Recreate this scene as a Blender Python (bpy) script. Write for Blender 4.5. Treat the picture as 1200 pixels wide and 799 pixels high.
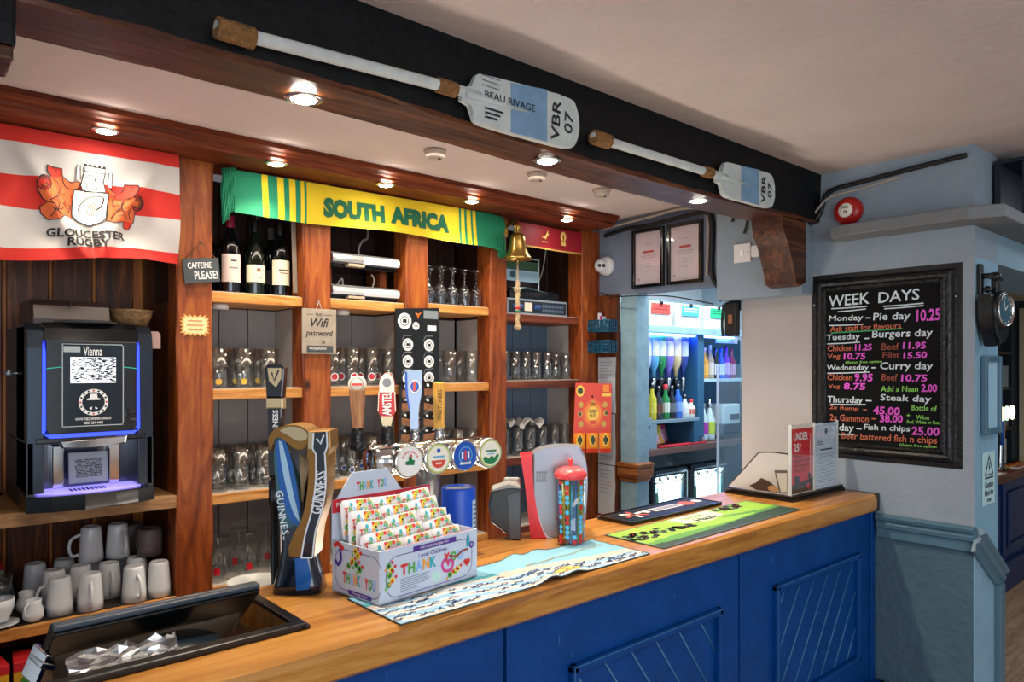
import bpy, bmesh, math, random
from mathutils import Vector, Matrix, Euler
random.seed(7)
PI = math.pi
SC = bpy.context.scene
COL = SC.collection
for o in list(bpy.data.objects):
    bpy.data.objects.remove(o)

# ------------------------------------------------------------------ camera
# metres: X runs along the bar to the right, Y away from the customer, Z up
cd = bpy.data.cameras.new('camera')
cam = bpy.data.objects.new('camera', cd)
COL.objects.link(cam)
cd.sensor_width = 36.0
cd.lens = 36.0 * 850 / 1200
cd.shift_y = 30.5 / 1200
cd.clip_start = 0.02
cam.location = (0, 0, 1.6)
cam.rotation_euler = (PI / 2, 0, -math.atan2(0.6626, 0.7490))
SC.camera = cam

# ------------------------------------------------------------------ light and exposure
SC.view_settings.view_transform = 'Standard'
SC.view_settings.look = 'None'
SC.view_settings.exposure = 0.45
SC.view_settings.gamma = 1.0
SC.view_settings.use_curve_mapping = False
W = bpy.data.worlds.new('world')
SC.world = W
W.use_nodes = True
bg = W.node_tree.nodes['Background']
bg.inputs[0].default_value = (0.78, 0.88, 1.0, 1)
bg.inputs[1].default_value = 0.52


def area_light(name, loc, rot, sx, sy, power, col):
    l = bpy.data.lights.new(name, 'AREA')
    l.shape = 'RECTANGLE'
    l.size, l.size_y, l.energy, l.color = sx, sy, power, col
    o = bpy.data.objects.new(name, l)
    o.location = loc
    o.rotation_euler = rot
    COL.objects.link(o)
    return o


# daylight from the windows of the pub room behind the camera
area_light('window_daylight', (-0.6, -2.6, 1.35), (math.radians(98), 0, math.radians(-14)), 3.2, 1.6, 52, (0.86, 0.93, 1.0))
# fill added above the customer side, standing in for room lamps
area_light('room_fill', (1.3, -0.2, 2.38), (0, 0, 0), 1.6, 0.5, 9, (1.0, 0.9, 0.78))
area_light('side_room_fill', (4.3, 0.0, 2.38), (0, 0, 0), 1.0, 0.6, 9, (0.8, 0.92, 1.0))  # added fill that brightens the right side, no fitting there
# bright strip lights of the store behind the opening
area_light('store_ceiling_light', (3.9, 2.40, 2.36), (0, 0, 0), 1.2, 0.5, 26, (0.86, 0.95, 1.0))
area_light('bar_aisle_fill', (1.3, 2.15, 2.39), (0, 0, 0), 2.2, 0.2, 9, (1.0, 0.86, 0.7))  # fill added over the aisle to lift the back bar, not a fitting
# unseen uplight added behind the counter to brighten ceiling and shelf undersides
area_light('counter_uplight_fill', (1.75, 1.90, 0.98), (PI, 0, 0), 2.2, 0.12, 9, (1.0, 0.87, 0.76))


# ------------------------------------------------------------------ materials
MATS = {}


def _new(name):
    m = bpy.data.materials.new(name)
    m.use_nodes = True
    nt = m.node_tree
    return m, nt, nt.nodes['Principled BSDF']


def hexc(h):
    h = h.lstrip('#')
    v = [int(h[i:i + 2], 16) / 255 for i in (0, 2, 4)]
    return tuple((c / 12.92 if c <= 0.04045 else ((c + 0.055) / 1.055) ** 2.4) for c in v) + (1,)


def mat(name, col, rough=0.5, metal=0.0, spec=0.5, emit=0, var=0.0, vscale=20, bump=0.0, bscale=80, coat=0.0, emitcol=None):
    if name in MATS:
        return MATS[name]
    m, nt, b = _new(name)
    c = hexc(col) if isinstance(col, str) else tuple(col) + (1,) * (4 - len(col))
    b.inputs['Base Color'].default_value = c
    b.inputs['Roughness'].default_value = rough
    b.inputs['Metallic'].default_value = metal
    b.inputs['Specular IOR Level'].default_value = spec
    b.inputs['Coat Weight'].default_value = coat
    if emit:
        b.inputs['Emission Color'].default_value = hexc(emitcol) if emitcol else c
        b.inputs['Emission Strength'].default_value = emit
    if var or bump:
        tc = nt.nodes.new('ShaderNodeTexCoord')
        if var:
            n = nt.nodes.new('ShaderNodeTexNoise')
            n.inputs['Scale'].default_value = vscale
            n.inputs['Detail'].default_value = 5
            nt.links.new(tc.outputs['Object'], n.inputs['Vector'])
            r = nt.nodes.new('ShaderNodeValToRGB')
            r.color_ramp.elements[0].position = 0.3
            r.color_ramp.elements[1].position = 0.7
            r.color_ramp.elements[0].color = tuple(x * (1 - var) for x in c[:3]) + (1,)
            r.color_ramp.elements[1].color = tuple(min(1, x * (1 + var)) for x in c[:3]) + (1,)
            nt.links.new(n.outputs['Fac'], r.inputs['Fac'])
            nt.links.new(r.outputs['Color'], b.inputs['Base Color'])
        if bump:
            n2 = nt.nodes.new('ShaderNodeTexNoise')
            n2.inputs['Scale'].default_value = bscale
            n2.inputs['Detail'].default_value = 4
            nt.links.new(tc.outputs['Object'], n2.inputs['Vector'])
            bp = nt.nodes.new('ShaderNodeBump')
            bp.inputs['Strength'].default_value = bump
            bp.inputs['Distance'].default_value = 0.01
            nt.links.new(n2.outputs['Fac'], bp.inputs['Height'])
            nt.links.new(bp.outputs['Normal'], b.inputs['Normal'])
    MATS[name] = m
    return m


def wood(name, dark, mid, light, axis='Z', scale=1.0, rough=0.45, knots=0.0, knotcol='#2a1206', bump=0.25, spec=0.4, stretch=14):
    """grain stretched along one axis, with optional knots"""
    if name in MATS:
        return MATS[name]
    m, nt, b = _new(name)
    N, L = nt.nodes, nt.links
    tc = N.new('ShaderNodeTexCoord')
    mp = N.new('ShaderNodeMapping')
    s = [stretch * scale] * 3
    s['XYZ'.index(axis)] = 1.1 * scale
    mp.inputs['Scale'].default_value = s
    L.new(tc.outputs['Object'], mp.inputs['Vector'])
    n1 = N.new('ShaderNodeTexNoise')
    n1.inputs['Scale'].default_value = 2.2
    n1.inputs['Detail'].default_value = 8
    n1.inputs['Roughness'].default_value = 0.65
    n1.inputs['Distortion'].default_value = 1.6
    L.new(mp.outputs['Vector'], n1.inputs['Vector'])
    r = N.new('ShaderNodeValToRGB')
    e = r.color_ramp.elements
    e[0].position, e[0].color = 0.30, hexc(dark)
    e[1].position, e[1].color = 0.72, hexc(light)
    k = e.new(0.5)
    k.color = hexc(mid)
    L.new(n1.outputs['Fac'], r.inputs['Fac'])
    out = r.outputs['Color']
    if knots:
        mp2 = N.new('ShaderNodeMapping')
        s2 = [7.0 * scale] * 3
        s2['XYZ'.index(axis)] = 4.0 * scale
        mp2.inputs['Scale'].default_value = s2
        L.new(tc.outputs['Object'], mp2.inputs['Vector'])
        v = N.new('ShaderNodeTexVoronoi')
        v.inputs['Scale'].default_value = 1.0
        L.new(mp2.outputs['Vector'], v.inputs['Vector'])
        r2 = N.new('ShaderNodeValToRGB')
        r2.color_ramp.elements[0].position = 0.06 * knots
        r2.color_ramp.elements[0].color = (1, 1, 1, 1)
        r2.color_ramp.elements[1].position = 0.22 * knots
        r2.color_ramp.elements[1].color = (0, 0, 0, 1)
        L.new(v.outputs['Distance'], r2.inputs['Fac'])
        mx = N.new('ShaderNodeMix')
        mx.data_type = 'RGBA'
        L.new(r2.outputs['Color'], mx.inputs[0])
        L.new(out, mx.inputs[6])
        mx.inputs[7].default_value = hexc(knotcol)
        out = mx.outputs[2]
    L.new(out, b.inputs['Base Color'])
    b.inputs['Roughness'].default_value = rough
    b.inputs['Specular IOR Level'].default_value = spec
    bp = N.new('ShaderNodeBump')
    bp.inputs['Strength'].default_value = bump
    bp.inputs['Distance'].default_value = 0.004
    L.new(n1.outputs['Fac'], bp.inputs['Height'])
    L.new(bp.outputs['Normal'], b.inputs['Normal'])
    MATS[name] = m
    return m


def glass(name, col='#ffffff', alpha=0.12, rough=0.03):
    """thin clear glass: mostly see-through with bright edges"""
    if name in MATS:
        return MATS[name]
    m, nt, b = _new(name)
    N, L = nt.nodes, nt.links
    N.remove(b)
    t = N.new('ShaderNodeBsdfTransparent')
    t.inputs['Color'].default_value = hexc(col)
    g = N.new('ShaderNodeBsdfGlossy')
    g.inputs['Roughness'].default_value = rough
    lw = N.new('ShaderNodeLayerWeight')
    lw.inputs['Blend'].default_value = 0.35
    mul = N.new('ShaderNodeMath')
    mul.operation = 'MULTIPLY_ADD'
    mul.inputs[1].default_value = 0.38
    mul.inputs[2].default_value = alpha
    L.new(lw.outputs['Facing'], mul.inputs[0])
    mx = N.new('ShaderNodeMixShader')
    L.new(mul.outputs[0], mx.inputs[0])
    L.new(t.outputs[0], mx.inputs[1])
    L.new(g.outputs[0], mx.inputs[2])
    L.new(mx.outputs[0], N['Material Output'].inputs[0])
    MATS[name] = m
    return m


# ------------------------------------------------------------------ mesh builder
def rotm(rx=0, ry=0, rz=0):
    return Euler((rx, ry, rz)).to_matrix()


class MB:
    """collects shapes and links them as one mesh object"""

    def __init__(self):
        self.bm = bmesh.new()
        self.mats = []
        self.sm = set()

    def mi(self, m):
        if m is None:
            return 0
        if m not in self.mats:
            self.mats.append(m)
        return self.mats.index(m)

    def _f(self, vs, m, smooth=False):
        try:
            f = self.bm.faces.new(vs)
        except ValueError:
            return None
        f.material_index = self.mi(m)
        f.smooth = smooth
        return f

    def poly(self, pts, m=None, smooth=False):
        return self._f([self.bm.verts.new(p) for p in pts], m, smooth)

    def box(self, a, b, m=None, bev=0.0, R=None, piv=None):
        (x0, y0, z0), (x1, y1, z1) = a, b
        P = [(x0, y0, z0), (x1, y0, z0), (x1, y1, z0), (x0, y1, z0), (x0, y0, z1), (x1, y0, z1), (x1, y1, z1), (x0, y1, z1)]
        if R is not None:
            c = Vector(piv) if piv is not None else Vector(((x0 + x1) / 2, (y0 + y1) / 2, (z0 + z1) / 2))
            P = [R @ (Vector(p) - c) + c for p in P]
        v = [self.bm.verts.new(p) for p in P]
        fs = [self._f([v[i] for i in q], m) for q in ((3, 2, 1, 0), (4, 5, 6, 7), (0, 1, 5, 4), (1, 2, 6, 5), (2, 3, 7, 6), (3, 0, 4, 7))]
        if bev:
            es = {e for f in fs for e in f.edges}
            r = bmesh.ops.bevel(self.bm, geom=list(es), offset=bev, segments=2, profile=0.5, affect='EDGES', clamp_overlap=True)
            for f in r['faces']:
                f.material_index = self.mi(m)
        return self

    def lathe(self, prof, c=(0, 0, 0), n=20, m=None, R=None, smooth=True, cap0=False, cap1=False, mats=None, arc=2 * PI, a0=0):
        """prof: list of (radius, height); revolved about local Z"""
        c = Vector(c)
        rings = []
        closed = abs(arc - 2 * PI) < 1e-6
        k = n if closed else n + 1
        for r, z in prof:
            ring = []
            for i in range(k):
                t = a0 + arc * i / n
                p = Vector((r * math.cos(t), r * math.sin(t), z))
                if R is not None:
                    p = R @ p
                ring.append(self.bm.verts.new(c + p))
            rings.append(ring)
        for j in range(len(rings) - 1):
            mm = mats[j] if mats else m
            for i in range(n):
                i2 = (i + 1) % k
                self._f([rings[j][i], rings[j][i2], rings[j + 1][i2], rings[j + 1][i]], mm, smooth)
        if cap0:
            self._f(list(reversed(rings[0])), mats[0] if mats else m)
        if cap1:
            self._f(rings[-1], mats[-1] if mats else m)
        return self

    def tube(self, pts, r=0.01, n=8, m=None, cap=True, smooth=True, closed=False):
        pts = [Vector(p) for p in pts]
        rs = r if isinstance(r, (list, tuple)) else [r] * len(pts)
        rings = []
        up = Vector((0, 0, 1))
        prev = None
        for i, p in enumerate(pts):
            if closed:
                d = pts[(i + 1) % len(pts)] - pts[i - 1]
            else:
                d = pts[min(i + 1, len(pts) - 1)] - pts[max(i - 1, 0)]
            d.normalize()
            if prev is None:
                a = d.cross(up)
                if a.length < 1e-3:
                    a = d.cross(Vector((1, 0, 0)))
            else:
                a = prev - d * prev.dot(d)
            a.normalize()
            prev = a
            b = d.cross(a)
            rings.append([self.bm.verts.new(p + (a * math.cos(2 * PI * k / n) + b * math.sin(2 * PI * k / n)) * rs[i]) for k in range(n)])
        M = len(rings)
        for j in range(M if closed else M - 1):
            A, B = rings[j], rings[(j + 1) % M]
            for k in range(n):
                self._f([A[k], A[(k + 1) % n], B[(k + 1) % n], B[k]], m, smooth)
        if cap and not closed:
            self._f(list(reversed(rings[0])), m)
            self._f(rings[-1], m)
        return self

    def prism(self, outline, d0, d1, m=None, T=None, side=None, bev=0.0, smooth_side=False):
        """outline in (x, y) plane extruded d0..d1 along local z, then T maps (x, y, z) to the world"""
        T = T or (lambda x, y, z: (x, y, z))
        A = [self.bm.verts.new(T(x, y, d0)) for x, y in outline]
        B = [self.bm.verts.new(T(x, y, d1)) for x, y in outline]
        f0 = self._f(list(reversed(A)), m)
        f1 = self._f(B, m)
        n = len(outline)
        ss = []
        for i in range(n):
            ss.append(self._f([A[i], A[(i + 1) % n], B[(i + 1) % n], B[i]], side or m, smooth_side))
        if bev:
            es = set(f1.edges) | set(f0.edges)
            r = bmesh.ops.bevel(self.bm, geom=list(es), offset=bev, segments=2, profile=0.5, affect='EDGES', clamp_overlap=True)
            for f in r['faces']:
                f.material_index = self.mi(m)
        return self

    def sweep(self, prof, pts, m=None, upv=(0, 0, 1), cap=True, smooth=False):
        """profile (a, b): a to the side, b up, carried along a polyline"""
        pts = [Vector(p) for p in pts]
        up = Vector(upv)
        rings = []
        for i, p in enumerate(pts):
            d = (pts[min(i + 1, len(pts) - 1)] - pts[max(i - 1, 0)]).normalized()
            s = d.cross(up).normalized()
            k = 1.0
            if 0 < i < len(pts) - 1:
                d1 = (pts[i] - pts[i - 1]).normalized()
                k = 1 / max(0.3, d.dot(d1))
            u2 = s.cross(d).normalized()
            rings.append([self.bm.verts.new(p + s * a * k + u2 * b) for a, b in prof])
        n = len(prof)
        for j in range(len(rings) - 1):
            for k in range(n):
                self._f([rings[j][k], rings[j][(k + 1) % n], rings[j + 1][(k + 1) % n], rings[j + 1][k]], m, smooth)
        if cap:
            self._f(list(reversed(rings[0])), m)
            self._f(rings[-1], m)
        return self

    def grid(self, fn, nu, nv, m=None, smooth=True, matfn=None, thick=None):
        """surface fn(u, v) with u, v in 0..1"""
        V = [[self.bm.verts.new(fn(i / nu, j / nv)) for i in range(nu + 1)] for j in range(nv + 1)]
        for j in range(nv):
            for i in range(nu):
                mm = matfn((i + .5) / nu, (j + .5) / nv) if matfn else m
                self._f([V[j][i], V[j][i + 1], V[j + 1][i + 1], V[j + 1][i]], mm, smooth)
        return self

    def sphere(self, c, r, m=None, n=12, sz=None):
        sx, sy, szz = sz or (1, 1, 1)
        prof = [(max(1e-4, r * math.sin(PI * k / n)), -r * math.cos(PI * k / n)) for k in range(n + 1)]
        c = Vector(c)
        return self.lathe(prof, c, n * 2, m, R=Matrix.Diagonal((sx, sy, szz)))

    def decal(self, shape, T, m, sub=None):
        """flat faces ([(x, y)...], [[i...]...]) mapped through T(x, y) to the world"""
        vs, fs = shape
        if sub:
            b = bmesh.new()
            bv = [b.verts.new((x, y, 0)) for x, y in vs]
            for f in fs:
                try:
                    b.faces.new([bv[i] for i in f])
                except ValueError:
                    pass
            bmesh.ops.triangulate(b, faces=b.faces[:])
            for _ in range(4):
                es = [e for e in b.edges if e.calc_length() > sub]
                if not es:
                    break
                bmesh.ops.subdivide_edges(b, edges=es, cuts=1)
                bmesh.ops.triangulate(b, faces=[f for f in b.faces if len(f.verts) > 3])
            b.verts.index_update()
            vs = [(v.co.x, v.co.y) for v in b.verts]
            fs = [[v.index for v in f.verts] for f in b.faces]
            b.free()
        V = [self.bm.verts.new(T(x, y)) for x, y in vs]
        for f in fs:
            self._f([V[i] for i in f], m)
        return self

    def build(self, name, m=None, parent=None, label=None, recalc=True):
        if recalc:
            bmesh.ops.recalc_face_normals(self.bm, faces=self.bm.faces[:])
        me = bpy.data.meshes.new(name)
        self.bm.to_mesh(me)
        self.bm.free()
        ms = self.mats or ([m] if m else [])
        if None in ms:
            ms = [m if x is None else x for x in ms]
        if self.mats and m and m not in ms and False:
            ms.append(m)
        for x in ms:
            me.materials.append(x)
        o = bpy.data.objects.new(name, me)
        COL.objects.link(o)
        if parent:
            o.parent = parent
        if label:
            o['label'] = label
        return o


def thing(name, label, cat, loc=(0, 0, 0), rz=0, group=None):
    o = bpy.data.objects.new(name, None)
    o.empty_display_size = 0.05
    COL.objects.link(o)
    o.location = loc
    o.rotation_euler = (0, 0, rz)
    o['label'] = label
    o['category'] = cat
    if group:
        o['group'] = group
    return o


def tag(o, label, cat, group=None, loc=None, rz=None):
    o['label'] = label
    o['category'] = cat
    if group:
        o['group'] = group
    if loc is not None:
        o.location = loc
    if rz is not None:
        o.rotation_euler = (0, 0, rz)
    return o


def struct(o):
    o['kind'] = 'structure'
    return o


def dup(root, loc, rz=0, label=None, group=None, rot=None):
    r = root.copy()
    COL.objects.link(r)
    r.location = loc
    r.rotation_euler = rot or (0, 0, rz)
    if label:
        r['label'] = label
    if group:
        r['group'] = group
    for ch in list(root.children):
        c = ch.copy()
        COL.objects.link(c)
        c.parent = r
        for g in ch.children:
            k = g.copy()
            COL.objects.link(k)
            k.parent = c
    return r


ORD = ['first', 'second', 'third', 'fourth', 'fifth', 'sixth', 'seventh', 'eighth', 'ninth', 'tenth', 'eleventh', 'twelfth']

# ------------------------------------------------------------------ lettering and flat shapes
_TX = {}


def text(s, size=1.0, bold=0.0, align='CENTER', shear=0.0, sx=1.0):
    """letters as flat faces: ([(x, y)], [[i]]), size is roughly 0.7 of the capital height"""
    key = (s, bold, align, shear)
    if key not in _TX:
        cu = bpy.data.curves.new('t', 'FONT')
        cu.body = s
        cu.size = 1.0
        cu.align_x = align
        cu.align_y = 'CENTER'
        cu.offset = bold
        cu.shear = shear
        cu.resolution_u = 2
        o = bpy.data.objects.new('t', cu)
        me = bpy.data.meshes.new_from_object(o)
        _TX[key] = ([(v.co.x, v.co.y) for v in me.vertices], [list(p.vertices) for p in me.polygons])
        bpy.data.objects.remove(o)
        bpy.data.curves.remove(cu)
        bpy.data.meshes.remove(me)
    vs, fs = _TX[key]
    return ([(x * size * sx, y * size) for x, y in vs], fs)


def twidth(shape):
    xs = [p[0] for p in shape[0]]
    return max(xs) - min(xs)


def fit(shape, w=None, h=None, cx=0, cy=0):
    """scale a flat shape to a width / height and centre it"""
    xs = [p[0] for p in shape[0]]
    ys = [p[1] for p in shape[0]]
    kx = w / (max(xs) - min(xs)) if w else None
    ky = h / (max(ys) - min(ys)) if h else kx
    kx = kx or ky
    mx, my = (max(xs) + min(xs)) / 2, (max(ys) + min(ys)) / 2
    return ([((x - mx) * kx + cx, (y - my) * ky + cy) for x, y in shape[0]], shape[1])


def move(shape, dx, dy, a=0):
    c, s = math.cos(a), math.sin(a)
    return ([(x * c - y * s + dx, x * s + y * c + dy) for x, y in shape[0]], shape[1])


def polyshape(pts):
    return (list(pts), [list(range(len(pts)))])


def rect(x0, y0, x1, y1):
    return polyshape([(x0, y0), (x1, y0), (x1, y1), (x0, y1)])


def disc(cx, cy, r, n=20, ry=None):
    ry = ry or r
    return polyshape([(cx + r * math.cos(2 * PI * i / n), cy + ry * math.sin(2 * PI * i / n)) for i in range(n)])


def ringshape(cx, cy, r0, r1, n=28, a0=0.0, a1=2 * PI, ky=1.0):
    vs, fs = [], []
    for i in range(n + 1):
        t = a0 + (a1 - a0) * i / n
        vs += [(cx + r0 * math.cos(t), cy + ky * r0 * math.sin(t)), (cx + r1 * math.cos(t), cy + ky * r1 * math.sin(t))]
    for i in range(n):
        fs.append([2 * i, 2 * i + 1, 2 * i + 3, 2 * i + 2])
    return (vs, fs)


def stroke(pts, w):
    vs, fs = [], []
    n = len(pts)
    for i, (x, y) in enumerate(pts):
        x0, y0 = pts[max(0, i - 1)]
        x1, y1 = pts[min(n - 1, i + 1)]
        dx, dy = x1 - x0, y1 - y0
        l = math.hypot(dx, dy) or 1
        vs += [(x - dy / l * w / 2, y + dx / l * w / 2), (x + dy / l * w / 2, y - dx / l * w / 2)]
    for i in range(n - 1):
        fs.append([2 * i, 2 * i + 1, 2 * i + 3, 2 * i + 2])
    return (vs, fs)


def plane(o, ex, ey, off=0.0):
    """maps flat (x, y) onto a plane through o"""
    o, ex, ey = Vector(o), Vector(ex).normalized(), Vector(ey).normalized()
    n = ex.cross(ey)
    return lambda x, y: o + ex * x + ey * y + n * off


def front(x, y, z):
    """plane facing the customer (-Y): shape x to the right, y up"""
    return plane((x, y, z), (1, 0, 0), (0, 0, 1))


def catmull(pts, k=6):
    out = []
    P = [Vector(p) for p in pts]
    for i in range(len(P) - 1):
        p0, p1, p2, p3 = P[max(0, i - 1)], P[i], P[i + 1], P[min(len(P) - 1, i + 2)]
        for j in range(k):
            t = j / k
            out.append(0.5 * ((2 * p1) + (p2 - p0) * t + (2 * p0 - 5 * p1 + 4 * p2 - p3) * t * t + (3 * p1 - p0 - 3 * p2 + p3) * t ** 3))
    out.append(P[-1])
    return out


def c2(pts, k=5):
    return [(v.x, v.y) for v in catmull([(x, y, 0) for x, y in pts], k)]
# ================================================================== the room
M_ceil = mat('plaster_ceiling', '#cbbdb8', 0.9, var=0.04, vscale=6, bump=0.22, bscale=30)
M_wall = mat('wall_grey_blue', '#8d9aa6', 0.85, var=0.05, vscale=5, bump=0.35, bscale=30)
M_walldark = mat('wall_teal_lower', '#446070', 0.8, var=0.06, vscale=8, bump=0.9, bscale=22)
M_pier = mat('wall_pier_grey', '#a39f9f', 0.85, var=0.03, vscale=5, bump=0.2, bscale=30)
M_paleblue = mat('paint_pale_blue', '#7ea6bd', 0.6, var=0.05, vscale=10, bump=0.15)
M_dado = mat('paint_dado', '#4f7184', 0.35, var=0.06, vscale=10)
M_floor = wood('floor_boards', '#7a624e', '#a88c72', '#c2a78c', axis='X', scale=1.0, rough=0.5)
M_beamblack = mat('beam_black_paint', '#05070a', 0.6, spec=.25, var=0.3, vscale=12, bump=0.6, bscale=18)
M_beambrown = wood('beam_dark_oak', '#1a0b05', '#3f1e10', '#70401f', axis='X', scale=0.8, rough=0.4, bump=0.7)
M_cornice = wood('cornice_mahogany', '#2e1006', '#6a2c10', '#8c431c', axis='X', scale=0.9, rough=0.55, bump=0.2, spec=.3)

struct(MB().box((-3.5, -4.0, -0.1), (8.0, 4.2, 0.0), M_floor).build('floor'))
struct(MB().box((-3.5, -4.0, 2.41), (8.0, 4.2, 2.5), M_ceil).build('ceiling'))
# wall with the chalkboard, its end and the bulkhead over the opening
w = MB()
w.box((3.0, 0.86, 0.98), (3.27, 1.795, 2.0), M_wall)
w.box((3.0, 0.86, 2.0), (3.27, 1.49, 2.41), M_wall)
struct(w.build('wall_right'))
struct(MB().box((2.999, 1.44, 0.98), (3.002, 1.796, 2.0), M_pier).build('wall_pier'))
struct(MB().box((3.003, 0.863, 0.0), (3.267, 1.79, 0.98), M_walldark).build('wall_right_lower'))
struct(MB().box((3.0 + 0.001, 0.8575, 0.0), (3.27, 0.8625, 2.0), M_paleblue).build('wall_end'))
struct(MB().box((2.9, 1.46, 1.905), (3.27, 1.865, 2.41), mat('wall_bulkhead', '#7f8e9c', 0.85, var=0.05, vscale=5, bump=0.35, bscale=30)).build('wall_bulkhead'))
struct(MB().box((3.1, 1.865, 2.0), (3.2, 2.76, 2.41), mat('wall_frames', '#717c90', 0.85, var=0.06, vscale=6, bump=0.3, bscale=30)).build('wall_above_opening'))
# lintel over the way through on the right
l = MB()
l.box((3.27, 0.86, 2.0), (7.2, 1.15, 2.13), mat('wall_lintel', '#86a2b2', 0.8, bump=0.2, bscale=30))
l.box((3.27, 0.96, 2.13), (7.2, 1.15, 2.41), M_wall)
struct(l.build('wall_lintel'))
struct(MB().box((-0.42, 2.0, 0), (-0.36, 3.4, 2.41), M_wall).build('wall_left'))
# store walls
M_store = mat('store_wall', '#9fb2bd', 0.8)
struct(MB().box((3.1, 3.35, 0), (5.0, 3.42, 1.82), mat('store_back', '#1f3552', 0.6)).box((3.1, 3.35, 1.82), (5.0, 3.42, 2.41), mat('store_back_pale', '#d5dcdf', 0.7)).build('wall_store_back'))
struct(MB().box((5.0, 1.9, 0), (5.06, 3.42, 2.41), M_store).build('wall_store_side'))
struct(MB().box((3.27, 1.80, 0), (5.0, 1.86, 2.41), M_store).build('wall_store_front'))
struct(MB().box((3.12, 2.76, 0), (3.16, 3.35, 2.41), M_store).build('wall_store_left'))

# dado rail along the chalkboard wall, raking down over the wall end
prof = [(0, -0.055), (0.012, -0.055), (0.012, -0.02), (0.022, -0.015), (0.026, 0.0), (0.018, 0.008), (0.03, 0.018), (0.034, 0.028), (0.02, 0.036), (0, 0.036)]
d = MB()
d.sweep([(a, b) for a, b in prof], [(3.0, 1.195, 0.985), (3.0, 0.857, 0.985)], M_dado)
d.sweep([(a, b) for a, b in prof], [(2.985, 0.857, 0.985), (3.285, 0.857, 0.79)], M_dado, upv=(0.5, 0, 0.86))
d.sweep([(a, b) for a, b in prof], [(3.27, 0.84, 0.80), (3.27, 1.2, 0.80)], M_dado)
struct(d.build('trim_dado'))
sk = MB()
sk.box((2.975, 0.835, 0.0), (3.001, 1.19, 0.33), M_dado, 0.004)
sk.box((2.965, 0.83, 0.33), (3.001, 1.19, 0.365), M_dado, 0.008)
struct(sk.build('baseboard_right'))
e = MB()
e.box((3.225, 0.835, 0.0), (3.285, 0.862, 0.765), M_dado, 0.004)
struct(e.build('trim_end_pilaster'))

# ------------------------------------------------------------------ the black beam over the counter
b = MB()
n = 44
secs = []
random.seed(3)
for i in range(n + 1):
    x = -0.5 + 3.5 * i / n
    j = lambda s: random.uniform(-s, s)
    sag = 0.008 * math.sin(x * 2.3)
    secs.append([(x, 1.43 + j(.002), 2.212 + sag + j(.003)), (x, 1.437 + j(.002), 2.2 + sag + j(.002)), (x, 1.585 + j(.003), 2.2 + sag), (x, 1.6 + j(.003), 2.21 + sag), (x, 1.6, 2.415), (x, 1.425 + j(.001), 2.415)])
V = [[b.bm.verts.new(p) for p in s] for s in secs]
for i in range(n):
    for k in range(6):
        mm = M_beamblack if k in (5,) else M_beambrown
        b._f([V[i][k], V[i][(k + 1) % 6], V[i + 1][(k + 1) % 6], V[i + 1][k]], mm)
b._f(V[0], M_beambrown)
b._f(V[-1], M_beambrown)
struct(b.build('beam_over_bar'))
bb = MB()
bb.box((-0.5, 1.415, 2.12), (0.178, 1.52, 2.42), M_beamblack, 0.006)
bb.box((-0.5, 1.417, 2.098), (0.175, 1.518, 2.12), M_beambrown, 0.004)
struct(bb.build('beam_end_block'))

# carved wooden bracket under the beam end
br = MB()
pts = c2([(2.70, 2.2), (2.715, 2.14), (2.75, 2.09), (2.775, 2.04), (2.80, 1.985), (2.815, 1.94)], 5) + [(2.85, 1.93), (2.902, 1.95), (2.902, 2.2)]
br.prism(pts, 1.44, 1.575, M_beambrown, T=lambda x, y, z: (x, z, y), bev=0.006)
o = br.build('wooden_bracket')
tag(o, 'dark brown curved wooden bracket under the right end of the black beam', 'bracket')
# ================================================================== back bar
M_post = wood('pine_post', '#4f2009', '#8a4118', '#b0672c', axis='Z', scale=1.0, rough=0.42, knots=0.6, bump=0.35, stretch=9)
M_shelf = wood('pine_shelf', '#9a5e24', '#c98a45', '#dfa964', axis='X', scale=1.0, rough=0.45, bump=0.2)
M_shelfred = wood('pine_shelf_red', '#3c160a', '#6a2e17', '#8a4a28', axis='X', scale=1.0, rough=0.45, bump=0.2)
M_boardpale = mat('painted_boards', '#8b8786', 0.7, var=0.12, vscale=4)
M_boardblue = mat('painted_boards_blue', '#5c6d80', 0.65, var=0.1, vscale=4)
M_boarddark = wood('dark_boards', '#100704', '#2a140a', '#3f2010', axis='Z', rough=0.5)
M_knotty = wood('knotty_pine', '#1d0b05', '#54270f', '#8f4f1c', axis='Z', scale=0.9, rough=0.4, knots=0.8, knotcol='#1a0b05')
M_whiteside = mat('white_side', '#b3aca6', 0.7, var=0.05)
M_gap = mat('dark_gap', '#0c0a0a', 0.9)
YB, YF = 3.03, 2.75
bar = thing('back_bar', 'tall open pine back bar with five square posts and shelves of glasses', 'shelving', (0, YF, 0))
loc = lambda *p: (p[0], p[1] - YF, p[2])


def bx(mb, a, b, m, bev=0.0, **k):
    return mb.box(loc(*a), loc(*b), m, bev, **k)


POSTS = [(0.825, 0.953), (1.308, 1.431), (1.80, 1.92), (2.29, 2.398), (2.95, 3.098)]
random.seed(11)
for i, (a, c) in enumerate(POSTS):
    p = MB()
    # slightly waney long edges
    n = 14
    rings = []
    for k in range(n + 1):
        z = 2.36 * k / n
        j = lambda s=0.004: random.uniform(-s, s)
        rings.append([p.bm.verts.new(loc(x, y, z)) for x, y in ((a + j(), 2.755), (a + .006, 2.75), (c - .006, 2.75), (c + j(.003), 2.755), (c, 2.852), (a, 2.852))])
    for k in range(n):
        for q in range(6):
            p._f([rings[k][q], rings[k][(q + 1) % 6], rings[k + 1][(q + 1) % 6], rings[k + 1][q]], M_post)
    p._f(rings[0], M_post)
    p._f(rings[-1], M_post)
    p.build('post', M_post, bar)
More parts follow.
